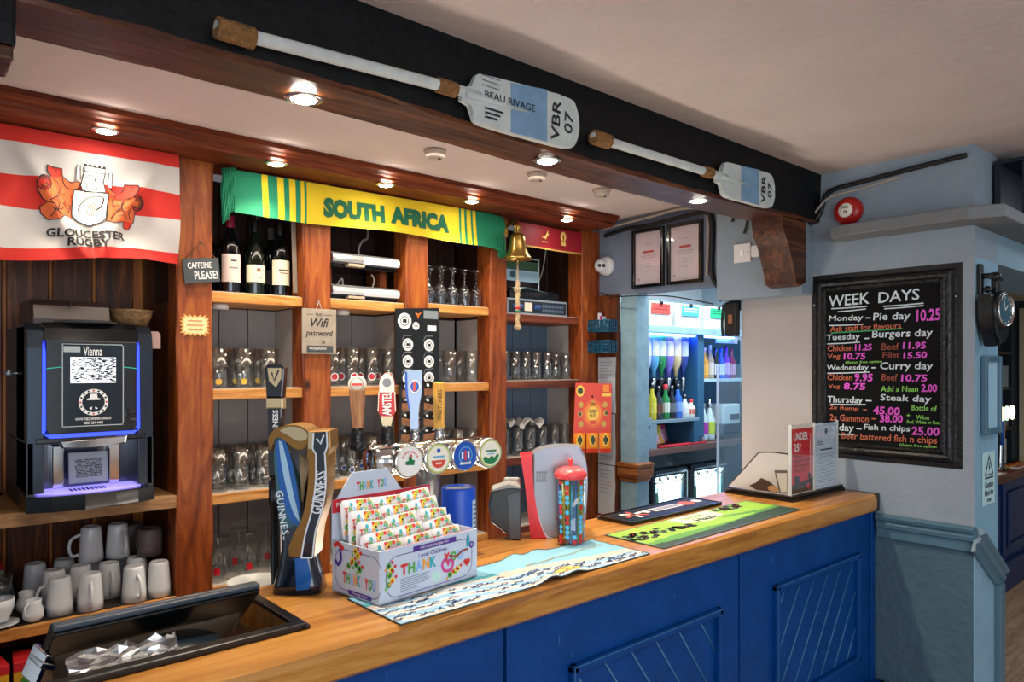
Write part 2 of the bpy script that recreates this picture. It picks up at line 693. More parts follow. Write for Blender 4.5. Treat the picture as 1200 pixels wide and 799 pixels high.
# divider boards behind the posts
for (a, c), m in zip(POSTS, [M_knotty, M_whiteside, M_whiteside, M_whiteside, M_whiteside]):
    q = MB()
    bx(q, (a + .004, 2.852, 0), (a + .04, YB, 1.84), m)
    bx(q, (a + .004, 2.852, 1.84), (a + .04, YB, 2.36), M_boarddark)
    q.build('divider', m, bar)
# back boards, bay by bay
BAYS = [(0.953, 1.308), (1.431, 1.80), (1.92, 2.29), (2.398, 2.95)]
for bi, (a, c) in enumerate(BAYS):
    q = MB()
    mlow = M_boardblue if bi == 3 else M_boardpale
    n = 4 if bi < 3 else 5
    a0, c0 = a - .12, c + .005
    w_ = (c0 - a0) / n
    for k in range(n):
        bx(q, (a0 + k * w_ + .002, YB, 0.75), (a0 + (k + 1) * w_ - .002, YB + .012, 1.84), mlow)
        bx(q, (a0 + k * w_ + .002, YB, 1.84), (a0 + (k + 1) * w_ - .002, YB + .012, 2.36), M_boarddark)
    bx(q, (a0, YB + .012, 0), (c0, YB + .03, 2.36), M_gap)
    q.build('back_boards', None, bar)
# knotty boards behind the coffee machine
q = MB()
xs = [-0.36 + .145 * k for k in range(9)]
for k in range(len(xs) - 1):
    bx(q, (xs[k] + .006, 3.2, 0), (xs[k + 1] - .006, 3.215, 2.36), M_knotty, 0.004)
bx(q, (-0.36, 3.215, 0), (0.84, 3.235, 2.36), wood('pine_gap', '#7a3c14', '#b56a28', '#c9853a', axis='Z'))
q.build('back_boards', None, bar)
q = MB()
bx(q, (0.83, 2.85, 0), (0.845, 3.2, 2.36), M_knotty)
q.build('divider', None, bar)
# shelves
SH = {0: [1.882, 1.515, 1.122, 0.777], 1: [1.885, 1.515, 1.125, 0.777], 2: [1.893, 1.522, 1.13, 0.777], 3: [1.872, 1.528, 1.135, 0.777]}
for bi, (a, c) in enumerate(BAYS):
    for k, z in enumerate(SH[bi]):
        q = MB()
        m = M_shelfred if (bi == 3) else M_shelf
        bx(q, (a - .10, 2.765, z - .038), (c + .02, YB, z), m, 0.003)
        o = q.build('shelf', m, bar)
        # pale worn top lining
        q = MB()
        bx(q, (a, 2.772, z), (c, YB, z + .003), mat('shelf_lining', '#b9b2aa', 0.6, var=0.1, vscale=30))
        q.build('shelf_liner', None, o)
M_rough = wood('rough_sawn_shelf', '#6a4a30', '#a0764d', '#bd956a', axis='X', scale=1.0, rough=0.6, knots=0.35)
q = MB()
bx(q, (-0.36, 2.752, 1.094), (0.825, 3.2, 1.14), M_rough, 0.003)
q.build('shelf', None, bar)
q = MB()
bx(q, (-0.36, 2.752, 0.738), (0.825, 3.2, 0.776), M_shelf, 0.003)
o = q.build('shelf', None, bar)
q = MB()
bx(q, (-0.36, 2.765, 0.776), (0.825, 3.2, 0.779), mat('shelf_mat_dark', '#231c18', 0.8))
q.build('shelf_liner', None, o)
# lower cupboard fronts under the shelves
q = MB()
bx(q, (0.953, 2.78, 0.0), (2.95, 2.80, 0.74), M_boarddark)
q.build('lower_panel', None, bar)
# cornice with a moulded front
q = MB()
prof = [(2.90, 2.41), (2.525, 2.41), (2.525, 2.392), (2.54, 2.386), (2.548, 2.380), (2.56, 2.376), (2.562, 2.366), (2.572, 2.361), (2.575, 2.355), (2.90, 2.355)]
q.prism([(y - YF, z) for y, z in prof], -0.36, 3.0, M_cornice, T=lambda x, y, z: (z, x, y))
q.build('cornice', M_cornice, bar)
# side of the back bar where notes are pinned
q = MB()
bx(q, (3.07, 2.606, 0), (3.10, 2.75, 2.0), wood('side_board', '#2a1308', '#5a2c14', '#7a4522', axis='Z'))
q.build('side_board', None, bar)

# ================================================================== counter
M_ctop = wood('counter_oak', '#7a4a1c', '#ab7433', '#c4914c', axis='X', scale=0.8, rough=0.28, bump=0.12, spec=0.5, stretch=10)
M_blue = mat('counter_blue', '#003c80', 0.45, spec=.25, var=0.12, vscale=9, bump=0.12, bscale=40)
M_bluewear = mat('counter_blue_worn', '#2a6294', 0.45)
M_blackplastic = mat('black_plastic', '#0b0c0e', 0.3)
ctr = thing('bar_counter', 'long blue panelled bar counter with a golden oak top', 'counter', (0, 1.19, 0))
cy = lambda y: y - 1.19


def topslab(mb, x0, x1, y0, y1, round_front=True):
    z0, z1 = 1.03, 1.1
    if round_front:
        pr = [(y1, z0), (y0 + .012, z0), (y0 + .003, z0 + .008), (y0, z0 + .022), (y0, z1 - .022), (y0 + .004, z1 - .008), (y0 + .014, z1), (y1, z1)]
    else:
        pr = [(y1, z0), (y0, z0), (y0, z1), (y1, z1)]
    mb.prism([(cy(y), z) for y, z in pr], x0, x1, M_ctop, T=lambda x, y, z: (z, x, y))


t = MB()
topslab(t, 0.62, 2.965, 1.185, 1.615)
topslab(t, -0.6, 0.62, 1.185, 1.305)
t.build('countertop', M_ctop, ctr)
MB().box((2.965, cy(1.187), 1.03), (2.998, cy(1.615), 1.1), M_blackplastic, 0.004).build('end_cap', None, ctr, 'black end cap')
# panels of the front
f = MB()
f.box((-0.6, cy(1.235), 0), (3.0, cy(1.26), 1.03), M_blue)
f.build('carcass', M_blue, ctr)
XS = [(-0.9, 0.085, 1), (0.095, 1.05, 1), (1.06, 2.01, -1), (2.02, 2.965, 1)]
for x0, x1, sgn in XS[1:]:
    p = MB()
    p.box((x0, cy(1.215), 0.10), (x1, cy(1.236), 1.03), M_blue, 0.003)
    # raised moulding frame
    fx0, fx1, z0, z1 = x0 + .195, x1 - .11, 0.47, 0.885
    for a, c in (((fx0, z0), (fx1, z0 + .022)), ((fx0, z1 - .022), (fx1, z1)), ((fx0, z0), (fx0 + .022, z1)), ((fx1 - .022, z0), (fx1, z1))):
        p.box((a[0], cy(1.196), a[1]), (c[0], cy(1.22), c[1]), M_blue, 0.006)
    for a, c in (((fx0 + .004, z1 - .005), (fx1 - .004, z1 - .002)), ((fx0 + .003, z0 + .01), (fx0 + .006, z1))):
        p.box((a[0], cy(1.1955), a[1]), (c[0], cy(1.20), c[1]), M_bluewear)
    # boarding laid on the slant inside the frame
    X0, X1, Z0, Z1 = fx0 + .022, fx1 - .022, z0 + .022, z1 - .022
    k = -0.9
    while k < 0.95:
        pts = []
        for s in range(41):
            x = X0 + (X1 - X0) * s / 40
            z = (Z0 + Z1) / 2 + sgn * (x - (X0 + X1) / 2 - k) * 1.35
            if Z0 <= z <= Z1:
                pts.append((x, z))
        if len(pts) > 1:
            p.tube([(x, cy(1.214), z) for x, z in (pts[0], pts[-1])], 0.0035, 5, M_bluewear)
        k += 0.105
    random.seed(int(x0 * 100))
    for _ in range(24):
        x, z = random.uniform(x0 + .05, x1 - .05), random.uniform(0.55, 1.02)
        s = random.uniform(.002, .006)
        p.box((x, cy(1.2135), z), (x + s * .5, cy(1.2155), z + s * random.uniform(1, 5)), M_bluewear)
    p.build('front_panel', M_blue, ctr)
MB().box((2.968, cy(1.205), 0), (2.999, cy(1.24), 1.03), M_blue, 0.003).build('stile', M_blue, ctr)
p = MB()
p.box((-0.6, cy(1.17), 0), (2.999, cy(1.24), 0.33), M_blue, 0.004)
p.box((-0.6, cy(1.155), 0.33), (2.999, cy(1.24), 0.365), M_blue, 0.01)
p.build('plinth', M_blue, ctr)
# back of the counter and the well for the till
p = MB()
p.box((0.65, cy(1.56), 0), (2.99, cy(1.585), 1.03), M_boarddark)
p.box((0.64, cy(1.26), 0.75), (0.655, cy(1.6), 1.03), wood('well_side', '#5c3315', '#8a5424', '#a86c34', axis='Y'))
p.box((-0.6, cy(1.27), 0.78), (0.64, cy(1.6), 0.80), M_boarddark)
p.build('inner_panel', M_boarddark, ctr)
# black trim round the till well
p = MB()
p.box((-0.6, cy(1.295), 1.098), (0.625, cy(1.325), 1.112), M_blackplastic, 0.004)
p.box((-0.6, cy(1.322), 1.085), (0.61, cy(1.335), 1.106), M_blackplastic, 0.003)
p.box((0.61, cy(1.295), 1.098), (0.632, cy(1.615), 1.108), M_blackplastic, 0.003)
p.build('edge_trim', M_blackplastic, ctr, 'black trim round the till well')

# ================================================================== downlights
M_bulb = mat('bulb_glow', (1, 0.93, 0.82), emit=60)
M_chrome = mat('chrome', '#d0d0d0', 0.12, metal=1.0)
M_brushed = mat('brushed_steel', '#a8a8a8', 0.32, metal=1.0)


def downlight(x, y, z, label, power, group, ang=95):
    t = thing('downlight', label, 'light', (x, y, z), 0, group)
    r = MB()
    r.lathe([(0.03, 0.0), (0.041, -0.002), (0.041, -0.005), (0.030, -0.007), (0.027, 0.0)], m=M_chrome, n=24)
    r.build('trim_ring', None, t)
    r = MB()
    r.lathe([(0.0005, -0.010), (0.02, -0.009), (0.028, -0.006)], m=M_bulb, n=20)
    r.build('lamp', None, t)
    l = bpy.data.lights.new('downlight_beam', 'SPOT')
    l.energy, l.color = power, (1.0, 0.84, 0.64)
    l.spot_size, l.spot_blend, l.shadow_soft_size = math.radians(ang), 0.8, 0.025
    lo = bpy.data.objects.new('downlight_beam', l)
    COL.objects.link(lo)
    lo.parent = t
    lo.location = (0, 0, -0.016)


for (x, y), lb in zip(((0.72, 1.511), (1.462, 1.50), (2.215, 1.50)), ('small round downlight in the beam above the handle end of the long oar', 'small round downlight in the beam under the large oar blade', 'small round downlight in the beam beside the small oar blade')):
    downlight(x, y, 2.198, lb, 37, 'downlights in the black beam', 120)
for (x, y), lb in zip(((0.561, 2.63), (1.124, 2.63), (1.591, 2.63), (2.043, 2.63), (2.66, 2.63)), ('small downlight in the cornice above the red and white flag', 'small downlight in the cornice above the green tasselled end of the scarf', 'small downlight in the cornice above the lettering of the scarf', 'small downlight in the cornice above the striped right end of the scarf', 'small downlight in the cornice above the dark red banner')):
    downlight(x, y - .045, 2.354, lb, 6.5 if 'flag' in lb else 14, 'downlights in the cornice', 120)
# ================================================================== flag on the left
M_cred = mat('flag_red', '#c9261c', 0.75)
M_cwhite = mat('flag_white', '#c6c1bc', 0.8)
M_ink = mat('print_black', '#18181a', 0.7)
M_white = mat('print_white', '#f0f0ee', 0.6)


def flagp(u, v, off=0.0):
    x = 0.262 + 0.556 * u
    drop = 0.395 + 0.012 * math.sin(u * 5 + .6) + 0.018 * (1 - u) * (1 - u)
    z = 2.349 + 0.003 * u - drop * v
    s = v - 1.9 * (u - 0.5) ** 2
    y = 2.722 - 0.014 - 0.026 * v * math.sin(7.5 * s + 0.3) - 0.034 * math.exp(-((abs(u - .5) - .40 + .38 * v) / .06) ** 2) * min(1, v * 2) + .008 * math.exp(-((abs(u - .5) - .27 + .30 * v) / .05) ** 2) * min(1, v * 2) - 0.02 * v
    return Vector((x + .004 * math.sin(v * 6), y - off, z))


def flagmat(u, v):
    return M_cred if (v < .12 or .37 < v < .61 or v > .905) else M_cwhite


t = thing('rugby_flag', 'red and white hooped rugby club flag hanging above the coffee machine', 'flag', (0, 0, 0))
f = MB()
f.grid(flagp, 60, 200, matfn=flagmat)
f.build('cloth', None, t)
FT = lambda x, y: flagp(0.5 + x / 0.556, 0.5 - y / 0.40, 0.0025)
FT2 = lambda x, y: flagp(0.5 + x / 0.556, 0.5 - y / 0.40, 0.0055)
FT3 = lambda x, y: flagp(0.5 + x / 0.556, 0.5 - y / 0.40, 0.009)
k = 1 / 913 * 160 * 0.00272  # crop pixel to metres
cxp, cyp = 450, 425


def cp(pts):
    return [((x - cxp) * k * 0.98, (cyp - y) * k + 0.0) for x, y in pts]


g = MB()
M_lion = mat('flag_lion_orange', '#dd6836', 0.75)
M_lion2 = mat('flag_lion_red', '#cf3322', 0.75)
lion1 = [(180, 230), (215, 238), (268, 242), (272, 290), (325, 330), (352, 318), (378, 318), (378, 350), (345, 375), (345, 560), (300, 545), (262, 575), (205, 580), (160, 540), (150, 500), (190, 470), (160, 455), (125, 400), (118, 340), (150, 312), (190, 318), (200, 300), (180, 270)]
lion2 = [(735, 308), (735, 345), (720, 375), (700, 400), (745, 390), (778, 430), (770, 470), (735, 500), (735, 570), (700, 632), (665, 620), (660, 580), (600, 590), (555, 570), (565, 375), (540, 350), (555, 340), (610, 375), (645, 355), (655, 305)]
for L in (lion1, lion2):
    g.decal(polyshape(cp(L)), FT, M_lion, sub=.012)
    g.decal(stroke(cp(L + L[:1]), .003), FT3, M_ink, sub=.012)
for L in ([(180, 230), (268, 242), (272, 290), (240, 300), (200, 300), (180, 270)], [(120, 345), (150, 312), (195, 320), (200, 350), (160, 370), (125, 390)], [(735, 308), (735, 345), (705, 400), (640, 425), (570, 390), (610, 375), (645, 355), (655, 305)], [(700, 632), (665, 620), (668, 570), (730, 575)]):
    g.decal(polyshape(cp(L)), FT2, M_lion2, sub=.012)
for L in ([(150, 340), (165, 330), (178, 350), (160, 372)], [(255, 420), (290, 400), (310, 440), (285, 470), (320, 500)], [(590, 470), (620, 455), (640, 480), (600, 500)], [(715, 420), (750, 415), (755, 450), (720, 480), (700, 455)], [(215, 500), (240, 520), (290, 500)], [(620, 540), (660, 530), (690, 560)], [(225, 262), (240, 258)], [(690, 325), (705, 322)]):
    g.decal(stroke(cp(L), .0026), FT3, M_ink)
for cxl, cyl, r_, d_ in ((162, 352, 34, 1), (742, 440, 36, -1)):
    g.decal(stroke(cp([(cxl + r_ * math.cos(a * d_), cyl + r_ * 1.2 * math.sin(a * d_)) for a in [-2.6 + 5.0 * i / 14 for i in range(15)]]), .0085), FT2, M_lion2)
    g.decal(stroke(cp([(cxl + (r_ + 7) * math.cos(a * d_), cyl + (r_ * 1.2 + 7) * math.sin(a * d_)) for a in [-2.6 + 5.0 * i / 14 for i in range(15)]]), .0026), FT3, M_ink)
    g.decal(stroke(cp([(cxl + (r_ - 9) * math.cos(a * d_), cyl + (r_ * 1.2 - 9) * math.sin(a * d_)) for a in [-2.6 + 5.0 * i / 14 for i in range(15)]]), .0026), FT3, M_ink)
for L in (c2([(200, 300), (240, 330), (262, 380), (240, 430), (200, 460)]), c2([(272, 300), (290, 350), (335, 372)]), c2([(240, 430), (262, 470), (250, 520), (280, 545)]), c2([(190, 470), (225, 480), (240, 510), (215, 560)]), c2([(300, 460), (330, 480), (320, 530)]), c2([(690, 400), (650, 430), (640, 480), (665, 520)]), c2([(610, 385), (590, 420), (600, 460)]), c2([(640, 480), (600, 520), (580, 560)]), c2([(700, 480), (690, 520), (715, 560)])):
    g.decal(stroke(cp(L), .0028), FT3, M_ink)
shield = [(345, 372), (565, 378), (562, 540), (530, 580), (450, 612), (380, 580), (345, 540)]
g.decal(polyshape(cp(shield)), FT2, M_white, sub=.015)
g.decal(stroke(cp(shield + shield[:1]), .0034), FT3, M_ink, sub=.01)
helm = [(400, 200), (535, 210), (530, 245), (520, 300), (530, 330), (540, 372), (405, 380), (385, 340), (392, 280), (405, 240)]
g.decal(polyshape(cp(helm)), FT2, M_white, sub=.015)
g.decal(stroke(cp(helm + helm[:1]), .003), FT3, M_ink, sub=.01)
for L in ([(405, 238), (530, 245)], [(390, 268), (470, 265), (470, 280), (390, 280)], [(470, 300), (500, 310), (520, 300)], [(460, 340), (490, 350), (520, 345)], [(400, 300), (425, 340), (405, 380)], [(470, 255), (485, 270), (465, 300)]):
    g.decal(stroke(cp(L), .0026), FT3, M_ink)
for j in range(5):
    x = 402 + j * 29
    g.decal(polyshape(cp([(x, 188 + j), (x + 17, 188 + j), (x + 17, 206 + j), (x, 206 + j)])), FT2, M_ink)
for x in (367, 565):
    sw = [(x - 10, 205 if x < 400 else 235), (x + 10, 205 if x < 400 else 235), (x + 12, 300 if x < 400 else 335), (x - 14, 300 if x < 400 else 335)]
    g.decal(polyshape(cp(sw)), FT2, M_white)
    g.decal(stroke(cp(sw + sw[:1]), .0026), FT3, M_ink)
g.decal(stroke(cp([(395, 530), (380, 500), (395, 460), (430, 420), (480, 402), (530, 405), (535, 425)]), .0026), FT3, M_ink)
g.decal(stroke(cp([(490, 498), (520, 475), (533, 440), (534, 410)]), .004), FT3, M_ink)
for x in (440, 455, 468, 480):
    g.decal(stroke(cp([(x + 4, 440 + abs(x - 460) * .4), (x - 4, 545 - abs(x - 460) * .4)]), .0022), FT3, M_lion)
g.decal(move(fit(text('GLOUCESTER', 1, .03), w=470 * k), (435 - cxp) * k, (cyp - 672) * k, -0.06), FT2, M_ink, sub=.012)
g.decal(move(fit(text('RUGBY', 1, .03), w=245 * k), (432 - cxp) * k, (cyp - 732) * k, -0.06), FT2, M_ink, sub=.012)
g.build('printed_crest', None, t, recalc=False)

# ================================================================== coffee machine
M_mblack = mat('machine_black', '#07090d', 0.22, coat=0.4)
M_mdark = mat('machine_dark_grey', '#1c222b', 0.35)
M_msilver = mat('machine_silver', '#7d848c', 0.3, metal=0.8)
M_led = mat('blue_led', (0.012, 0.03, 1.0), emit=3.2)
M_leddim = mat('blue_led_dim', (0.03, 0.07, 1.0), emit=1.0)
M_violet = mat('violet_glow', (0.3, 0.25, 1.0), emit=.9)
M_screen = mat('screen_panel', '#0d1b26', 0.2)
cm = thing('coffee_machine', 'black bean-to-cup coffee machine with blue lit edges on the rough shelf', 'coffee machine', (0.548, 2.70, 1.14))
X0, X1 = -0.186, 0.186
q = MB()
q.box((X0 + .002, .03, 0.22), (X1 - .002, .42, .595), M_mdark, .006)
q.box((X0 + .002, .13, 0.01), (X1 - .002, .42, .22), M_mdark)
q.box((X0 + .002, .0, 0.01), (X0 + .02, .13, .22), M_mdark)
q.box((X1 - .02, .0, 0.01), (X1 - .002, .13, .22), M_mdark)
q.build('body', None, cm)
q = MB()
for s in (-1, 1):
    a, c = sorted((s * .184, s * .136))
    pr = [(.0, .06), (.0, .52), (.01, .575), (.04, .60), (.2, .60), (.2, .06)]
    q.prism(pr, a, c, mat('pillar_gunmetal', '#343b46', 0.28, metal=0.75), T=lambda x, y, z: (z, x, y), bev=.004)
    q.build('side_pillar', None, cm)
    q = MB()
q.bm.free()
q = MB()
q.prism([(.004, .545), (.012, .585), (.05, .605), (.2, .605), (.2, .545)], -.136, .136, M_mblack, T=lambda x, y, z: (z, x, y))
q.lathe([(.001, .0), (.09, .0), (.1, -.006)], (0, .10, .614), 24, M_msilver, R=Matrix.Diagonal((1, .8, 1)))
q.build('top_cover', None, cm)
q = MB()
q.prism([(-.132, .26), (-.125, .245), (.125, .245), (.132, .26), (.132, .545), (-.132, .545)], -.004, .03, M_mblack, T=lambda x, y, z: (x, z, y), bev=.003)
q.decal(stroke([(-.131, .455), (-.09, .46)], .002), plane((0, -.0075, 0), (1, 0, 0), (0, 0, 1)), mat('teal_line', (0.02, .4, .35), emit=.5))
q.decal(stroke([(.09, .46), (.131, .455)], .002), plane((0, -.0075, 0), (1, 0, 0), (0, 0, 1)), MATS['teal_line'])
q.build('door', None, cm)
q = MB()
for s in (-1, 1):
    q.prism([(s * .136, .545), (s * .140, .53), (s * .142, .25), (s * .136, .245), (s * .132, .26), (s * .132, .50)], -.001, .01, M_led, T=lambda x, y, z: (x, z, y))
q.prism([(-.136, .245), (.136, .245), (.12, .232), (-.12, .232)], -.001, .01, M_leddim, T=lambda x, y, z: (x, z, y))
q.build('light_strip', None, cm, 'glowing blue light strip')
# display card on the door
q = MB()
q.prism([(-.088, .268), (.086, .268), (.088, .275), (.088, .528), (.084, .534), (-.088, .534)], -.010, -.005, M_screen, T=lambda x, y, z: (x, z, y))
FP = lambda o: plane((0, -.0105 - o, 0), (1, 0, 0), (0, 0, 1))
M_frost = mat('edge_frost', '#a8b4b8', 0.3)
for sg in (stroke([(-.088, .268), (.086, .268), (.088, .275), (.088, .528), (.084, .534), (-.088, .534), (-.088, .268)], .003),):
    q.decal(sg, FP(0), M_frost)
q.decal(rect(-.085, .508, -.038, .527), FP(.0005), M_frost)
q.decal(fit(text('Vienna', 1, .012), w=.055, h=.03, cx=-.002, cy=.512), FP(.0005), M_white)
q.decal(rect(-.066, .408, .066, .492), FP(.0005), mat('bean_picture', (.85, .88, .95), emit=.55))
random.seed(2)
for i in range(320):
    x, y = random.uniform(-.062, .064), random.uniform(.411, .489)
    if random.random() < .2 + (x + .07) * 7:
        q.decal(stroke([(x - .005, y), (x, y + random.uniform(-.003, .003)), (x + .004, y + random.uniform(-.002, .002))], .0024), FP(.001), M_screen)
q.decal(ringshape(0, .345, .033, .043), FP(.0005), M_white)
for i in range(16):
    a = 2 * PI * i / 16
    q.decal(disc(.038 * math.cos(a), .345 + .038 * math.sin(a), .0033, 8), FP(.001), M_cred if i % 4 == 0 else M_screen)
q.decal(polyshape([(-.018, .352), (.018, .352), (.020, .356), (.012, .358), (.010, .372), (-.010, .372), (-.012, .358), (-.020, .356)]), FP(.0005), M_white)
q.decal(polyshape([(-.013, .325), (-.004, .330), (-.006, .320)]), FP(.0005), M_white)
q.decal(polyshape([(.013, .325), (.004, .330), (.006, .320)]), FP(.0005), M_white)
q.decal(fit(text('WWW.THECOFFEEMACHINE.UK', 1, .01), w=.105, h=.009, cx=0, cy=.291), FP(.0005), M_white)
q.decal(fit(text('0800 234 4400', 1, .01), w=.055, h=.009, cx=0, cy=.278), FP(.0005), M_white)
q.build('display_card', None, cm, 'framed drink card with a white portrait roundel', recalc=False)
# brewing bay
q = MB()
q.box((-.165, .122, .05), (.165, .129, .22), mat('bay_steel', '#5d6068', .18, metal=.85))
q.box((-.16, -.002, .215), (.16, .06, .234), M_mblack, .004)
q.box((-.165, .02, .05), (-.160, .122, .218), MATS['bay_steel'])
q.box((.160, .02, .05), (.165, .122, .218), MATS['bay_steel'])
q.build('brewing_bay', None, cm)
q = MB()
q.prism([(-.098, .222), (.098, .232), (.092, .206), (.03, .2), (-.03, .2), (-.09, .2)], -.025, .02, M_chrome, T=lambda x, y, z: (x, z, y), bev=.004)
q.build('spout', None, cm, 'chrome coffee spout')
q = MB()
q.box((-.10, .085, .058), (-.066, .121, .2), M_chrome, .003)
q.build('chrome_column', None, cm)
q = MB()
q.box((.066, .085, .058), (.10, .121, .2), M_chrome, .003)
q.build('chrome_column', None, cm)
q = MB()
q.box((-.060, .050, .075), (.055, .058, .178), mat('grey_card', '#8e97a0', .5), .003, R=rotm(-.1, 0, 0))
for i in range(26):
    for j in range(12):
        if random.random() < .72:
            x, z = -.042 + i * .0030, .095 + j * .005
            q.decal(rect(x, z, x + .0022, z + .0032), plane((0, .0485 + (z - .127) * .1, 0), (1, 0, 0), (0, 0, 1)), M_screen)
q.build('notice_card', None, cm, 'grey card propped under the spout')
q = MB()
base = [(-.187, .12), (-.187, -.01), (-.12, -.035), (-.03, -.048), (.06, -.046), (.13, -.03), (.187, -.002), (.187, .12)]
q.prism(base, .002, .052, M_mblack, bev=.004)
q.build('base', None, cm)
q = MB()
q.prism([(-.155, .118), (-.15, .02), (-.11, -.015), (-.03, -.03), (.06, -.028), (.12, -.01), (.15, .02), (.155, .118)], .053, .057, M_violet)
for i in range(9):
    q.box((-.06 + i * .012, .01, .057), (-.055 + i * .012, .05, .06), M_mdark)
q.build('drip_tray', None, cm, 'violet lit drip tray')
q = MB()
q.tube([(0, 0, 0), (-.03, 0, 0)], .004, 6, M_msilver)
q.lathe([(.0, -.003), (.012, -.003), (.012, .003), (.0, .003)], (-.036, 0, 0), 12, M_msilver, R=rotm(PI / 2, 0, 0))
o = q.build('key', None, cm)
o.location = (X0, .06, .44)
# bean hopper on top
q = MB()
q.prism([(.1, .596), (.1, .62), (.115, .665), (.15, .685), (.35, .685), (.35, .596)], -.155, .075, mat('hopper_brown', '#3a2a26', .3), T=lambda x, y, z: (z, x, y), bev=.006)
q.box((-.045, .112, .60), (-.043, .15, .68), M_mblack)
q.build('bean_hopper', None, cm)
# basket of sachets on the machine
t = thing('sachet_basket', 'small round woven basket on top of the coffee machine', 'basket', (0.705, 2.87, 1.7465))
q = MB()
q.lathe([(.001, .004), (.05, .0), (.064, .03), (.07, .056), (.073, .058), (.067, .05), (.058, .02), (.001, .012)], m=mat('wicker', '#8a6a45', .8, var=.35, vscale=60, bump=.8, bscale=120), n=24)
q.build('bowl', None, t)
for i, (dx, dy, a) in enumerate(((-.03, 0, .5), (.0, .01, -.4), (.02, -.01, .7), (.035, .02, -.2), (-.01, .03, .2))):
    q = MB()
    q.box((-.005, -.0015, 0), (.005, .0015, .05), mat('sachet_white', '#c9c4bd', .5) if i % 2 == 0 else M_mdark, .001)
    o = q.build('sugar_stick', None)
    tag(o, f'{"white" if i % 2 == 0 else "dark"} sugar stick, {ORD[i]} from the left in the small woven basket', 'sachet', 'sugar sticks in the woven basket')
    o.location = (.705 + (-.035, -.018, 0.0, .018, .036)[i], 2.87 + dy * .3, 1.765)
    o.rotation_euler = (-.3, .5 + a * .4, a)
q = MB()
q.prism([(-.02, 0), (.02, 0), (.02, .05), (.012, .06), (-.012, .06), (-.02, .05)], -.004, .004, mat('tag_pink', '#a5877f', .6), T=lambda x, y, z: (x, z, y), bev=.001)
o = q.build('paper_tag')
tag(o, 'small pinkish tag at the top right corner of the coffee machine', 'tag', loc=(.752, 2.76, 1.665))
# black bowl of red sachets at the far left
t = thing('black_bowl', 'black bowl at the left edge beside the coffee machine', 'bowl', (0.235, 2.84, 1.142))
q = MB()
q.lathe([(.001, .006), (.04, .0), (.075, .03), (.09, .06), (.092, .06), (.07, .03), (.001, .012)], m=M_mblack, n=24)
q.build('bowl', None, t)
for i in range(6):
    q = MB()
    q.box((-.014, -.003, -.03), (.014, .003, .03), mat('sachet_red', '#b5231c', .4) if i % 3 else mat('sachet_white', '#c9c4bd', .5), .002)
    o = q.build('coffee_sachet')
    tag(o, f'{"red" if i % 3 else "white"} sachet, {ORD[i]} from the left in the black bowl', 'sachet', 'sachets in the black bowl')
    o.location = (.175 + .024 * i, 2.84 + .012 * ((i % 2) * 2 - 1), 1.192)
    o.rotation_euler = (.25 * (-1) ** i, .35 * (i - 2.5) * .4, .4 * i)

# ================================================================== mugs on the lower shelf
M_mug = mat('mug_white', '#dfe4ea', 0.25, coat=.3)
M_mugdark = mat('mug_grey_brown', '#6a5f60', 0.3)


def mug(name, m, label, group, inverted=True, h=.122, r0=.041, r1=.031):
    t = thing(name, label, 'mug', (0, 0, 0), 0, group)
    q = MB()
    # modelled mouth down: wide mouth at the bottom, narrow foot on top
    q.lathe([(r0 - .004, 0), (r0, 0), (r0 - .002, .03), (r1 + .002, h - .012), (r1, h - .004), (r1 - .004, h), (r1 - .007, h - .003), (.001, h - .003)], m=m, n=26)
    q.build('cup', None, t)
    q = MB()
    q.tube(catmull([(r0 - .004, 0, .025 * h / .122), (r0 + .018, 0, .022 * h / .122), (r0 + .028, 0, .05 * h / .122), (r0 + .02, 0, .082 * h / .122), (r1 + .0, 0, .095 * h / .122)], 5), .0055, 8, m)
    q.build('handle', None, t)
    return t


mg = 'white mugs upside down on the lower shelf'
m0 = mug('latte_mug', M_mug, 'x', mg)
spots = [(.473, 2.812, 2.6, 'white mug upside down at the front shelf edge, leftmost of the tall mugs'),
         (.56, 2.795, -1.7, 'white mug upside down at the front, second tall mug from the left'),
         (.64, 2.90, -1.6, 'white mug upside down, third from the left, set back behind two front mugs'),
         (.695, 2.792, -1.5, 'white mug upside down at the front, handle facing out, near the first post'),
         (.779, 2.80, 1.57, 'white mug upside down against the first post, front row')]
rest = [(.475, 2.925), (.557, 2.93), (.735, 2.92), (.44, 3.065), (.53, 3.065), (.62, 3.065), (.71, 3.065)]
names = ['second row, leftmost of the row', 'second row, second from the left', 'second row, beside the first post', 'rear row, leftmost of the row', 'rear row, second from the left', 'rear row, third from the left', 'rear row, nearest the first post']
for i, (x, y, a, lb) in enumerate(spots):
    if i == 0:
        m0.location = (x, y, .780)
        m0.rotation_euler = (0, 0, a)
        m0['label'] = lb
    else:
        dup(m0, (x, y, .780), a, lb)
for (x, y), nm in zip(rest, names):
    dup(m0, (x, y, .780), PI / 2, 'white mug upside down on the lower shelf, ' + nm)
dup(m0, (.598, 2.975, .9035), PI, 'white mug upside down on top of others, left of the upper layer, handle left')
dup(m0, (.683, 2.965, .9035), -1.4, 'white mug upside down in the middle of the upper layer of mugs')
m1 = mug('grey_mug', M_mugdark, 'greyish brown mug on top of the others beside the first post, nearer one', 'greyish mugs on top', r0=.043, r1=.040, h=.10)
m1.location, m1.rotation_euler = (.779, 2.912, .9035), (0, 0, PI * .65)
dup(m1, (.745, 3.05, .9035), PI, 'greyish brown mug on top of the others, behind the nearer greyish one')
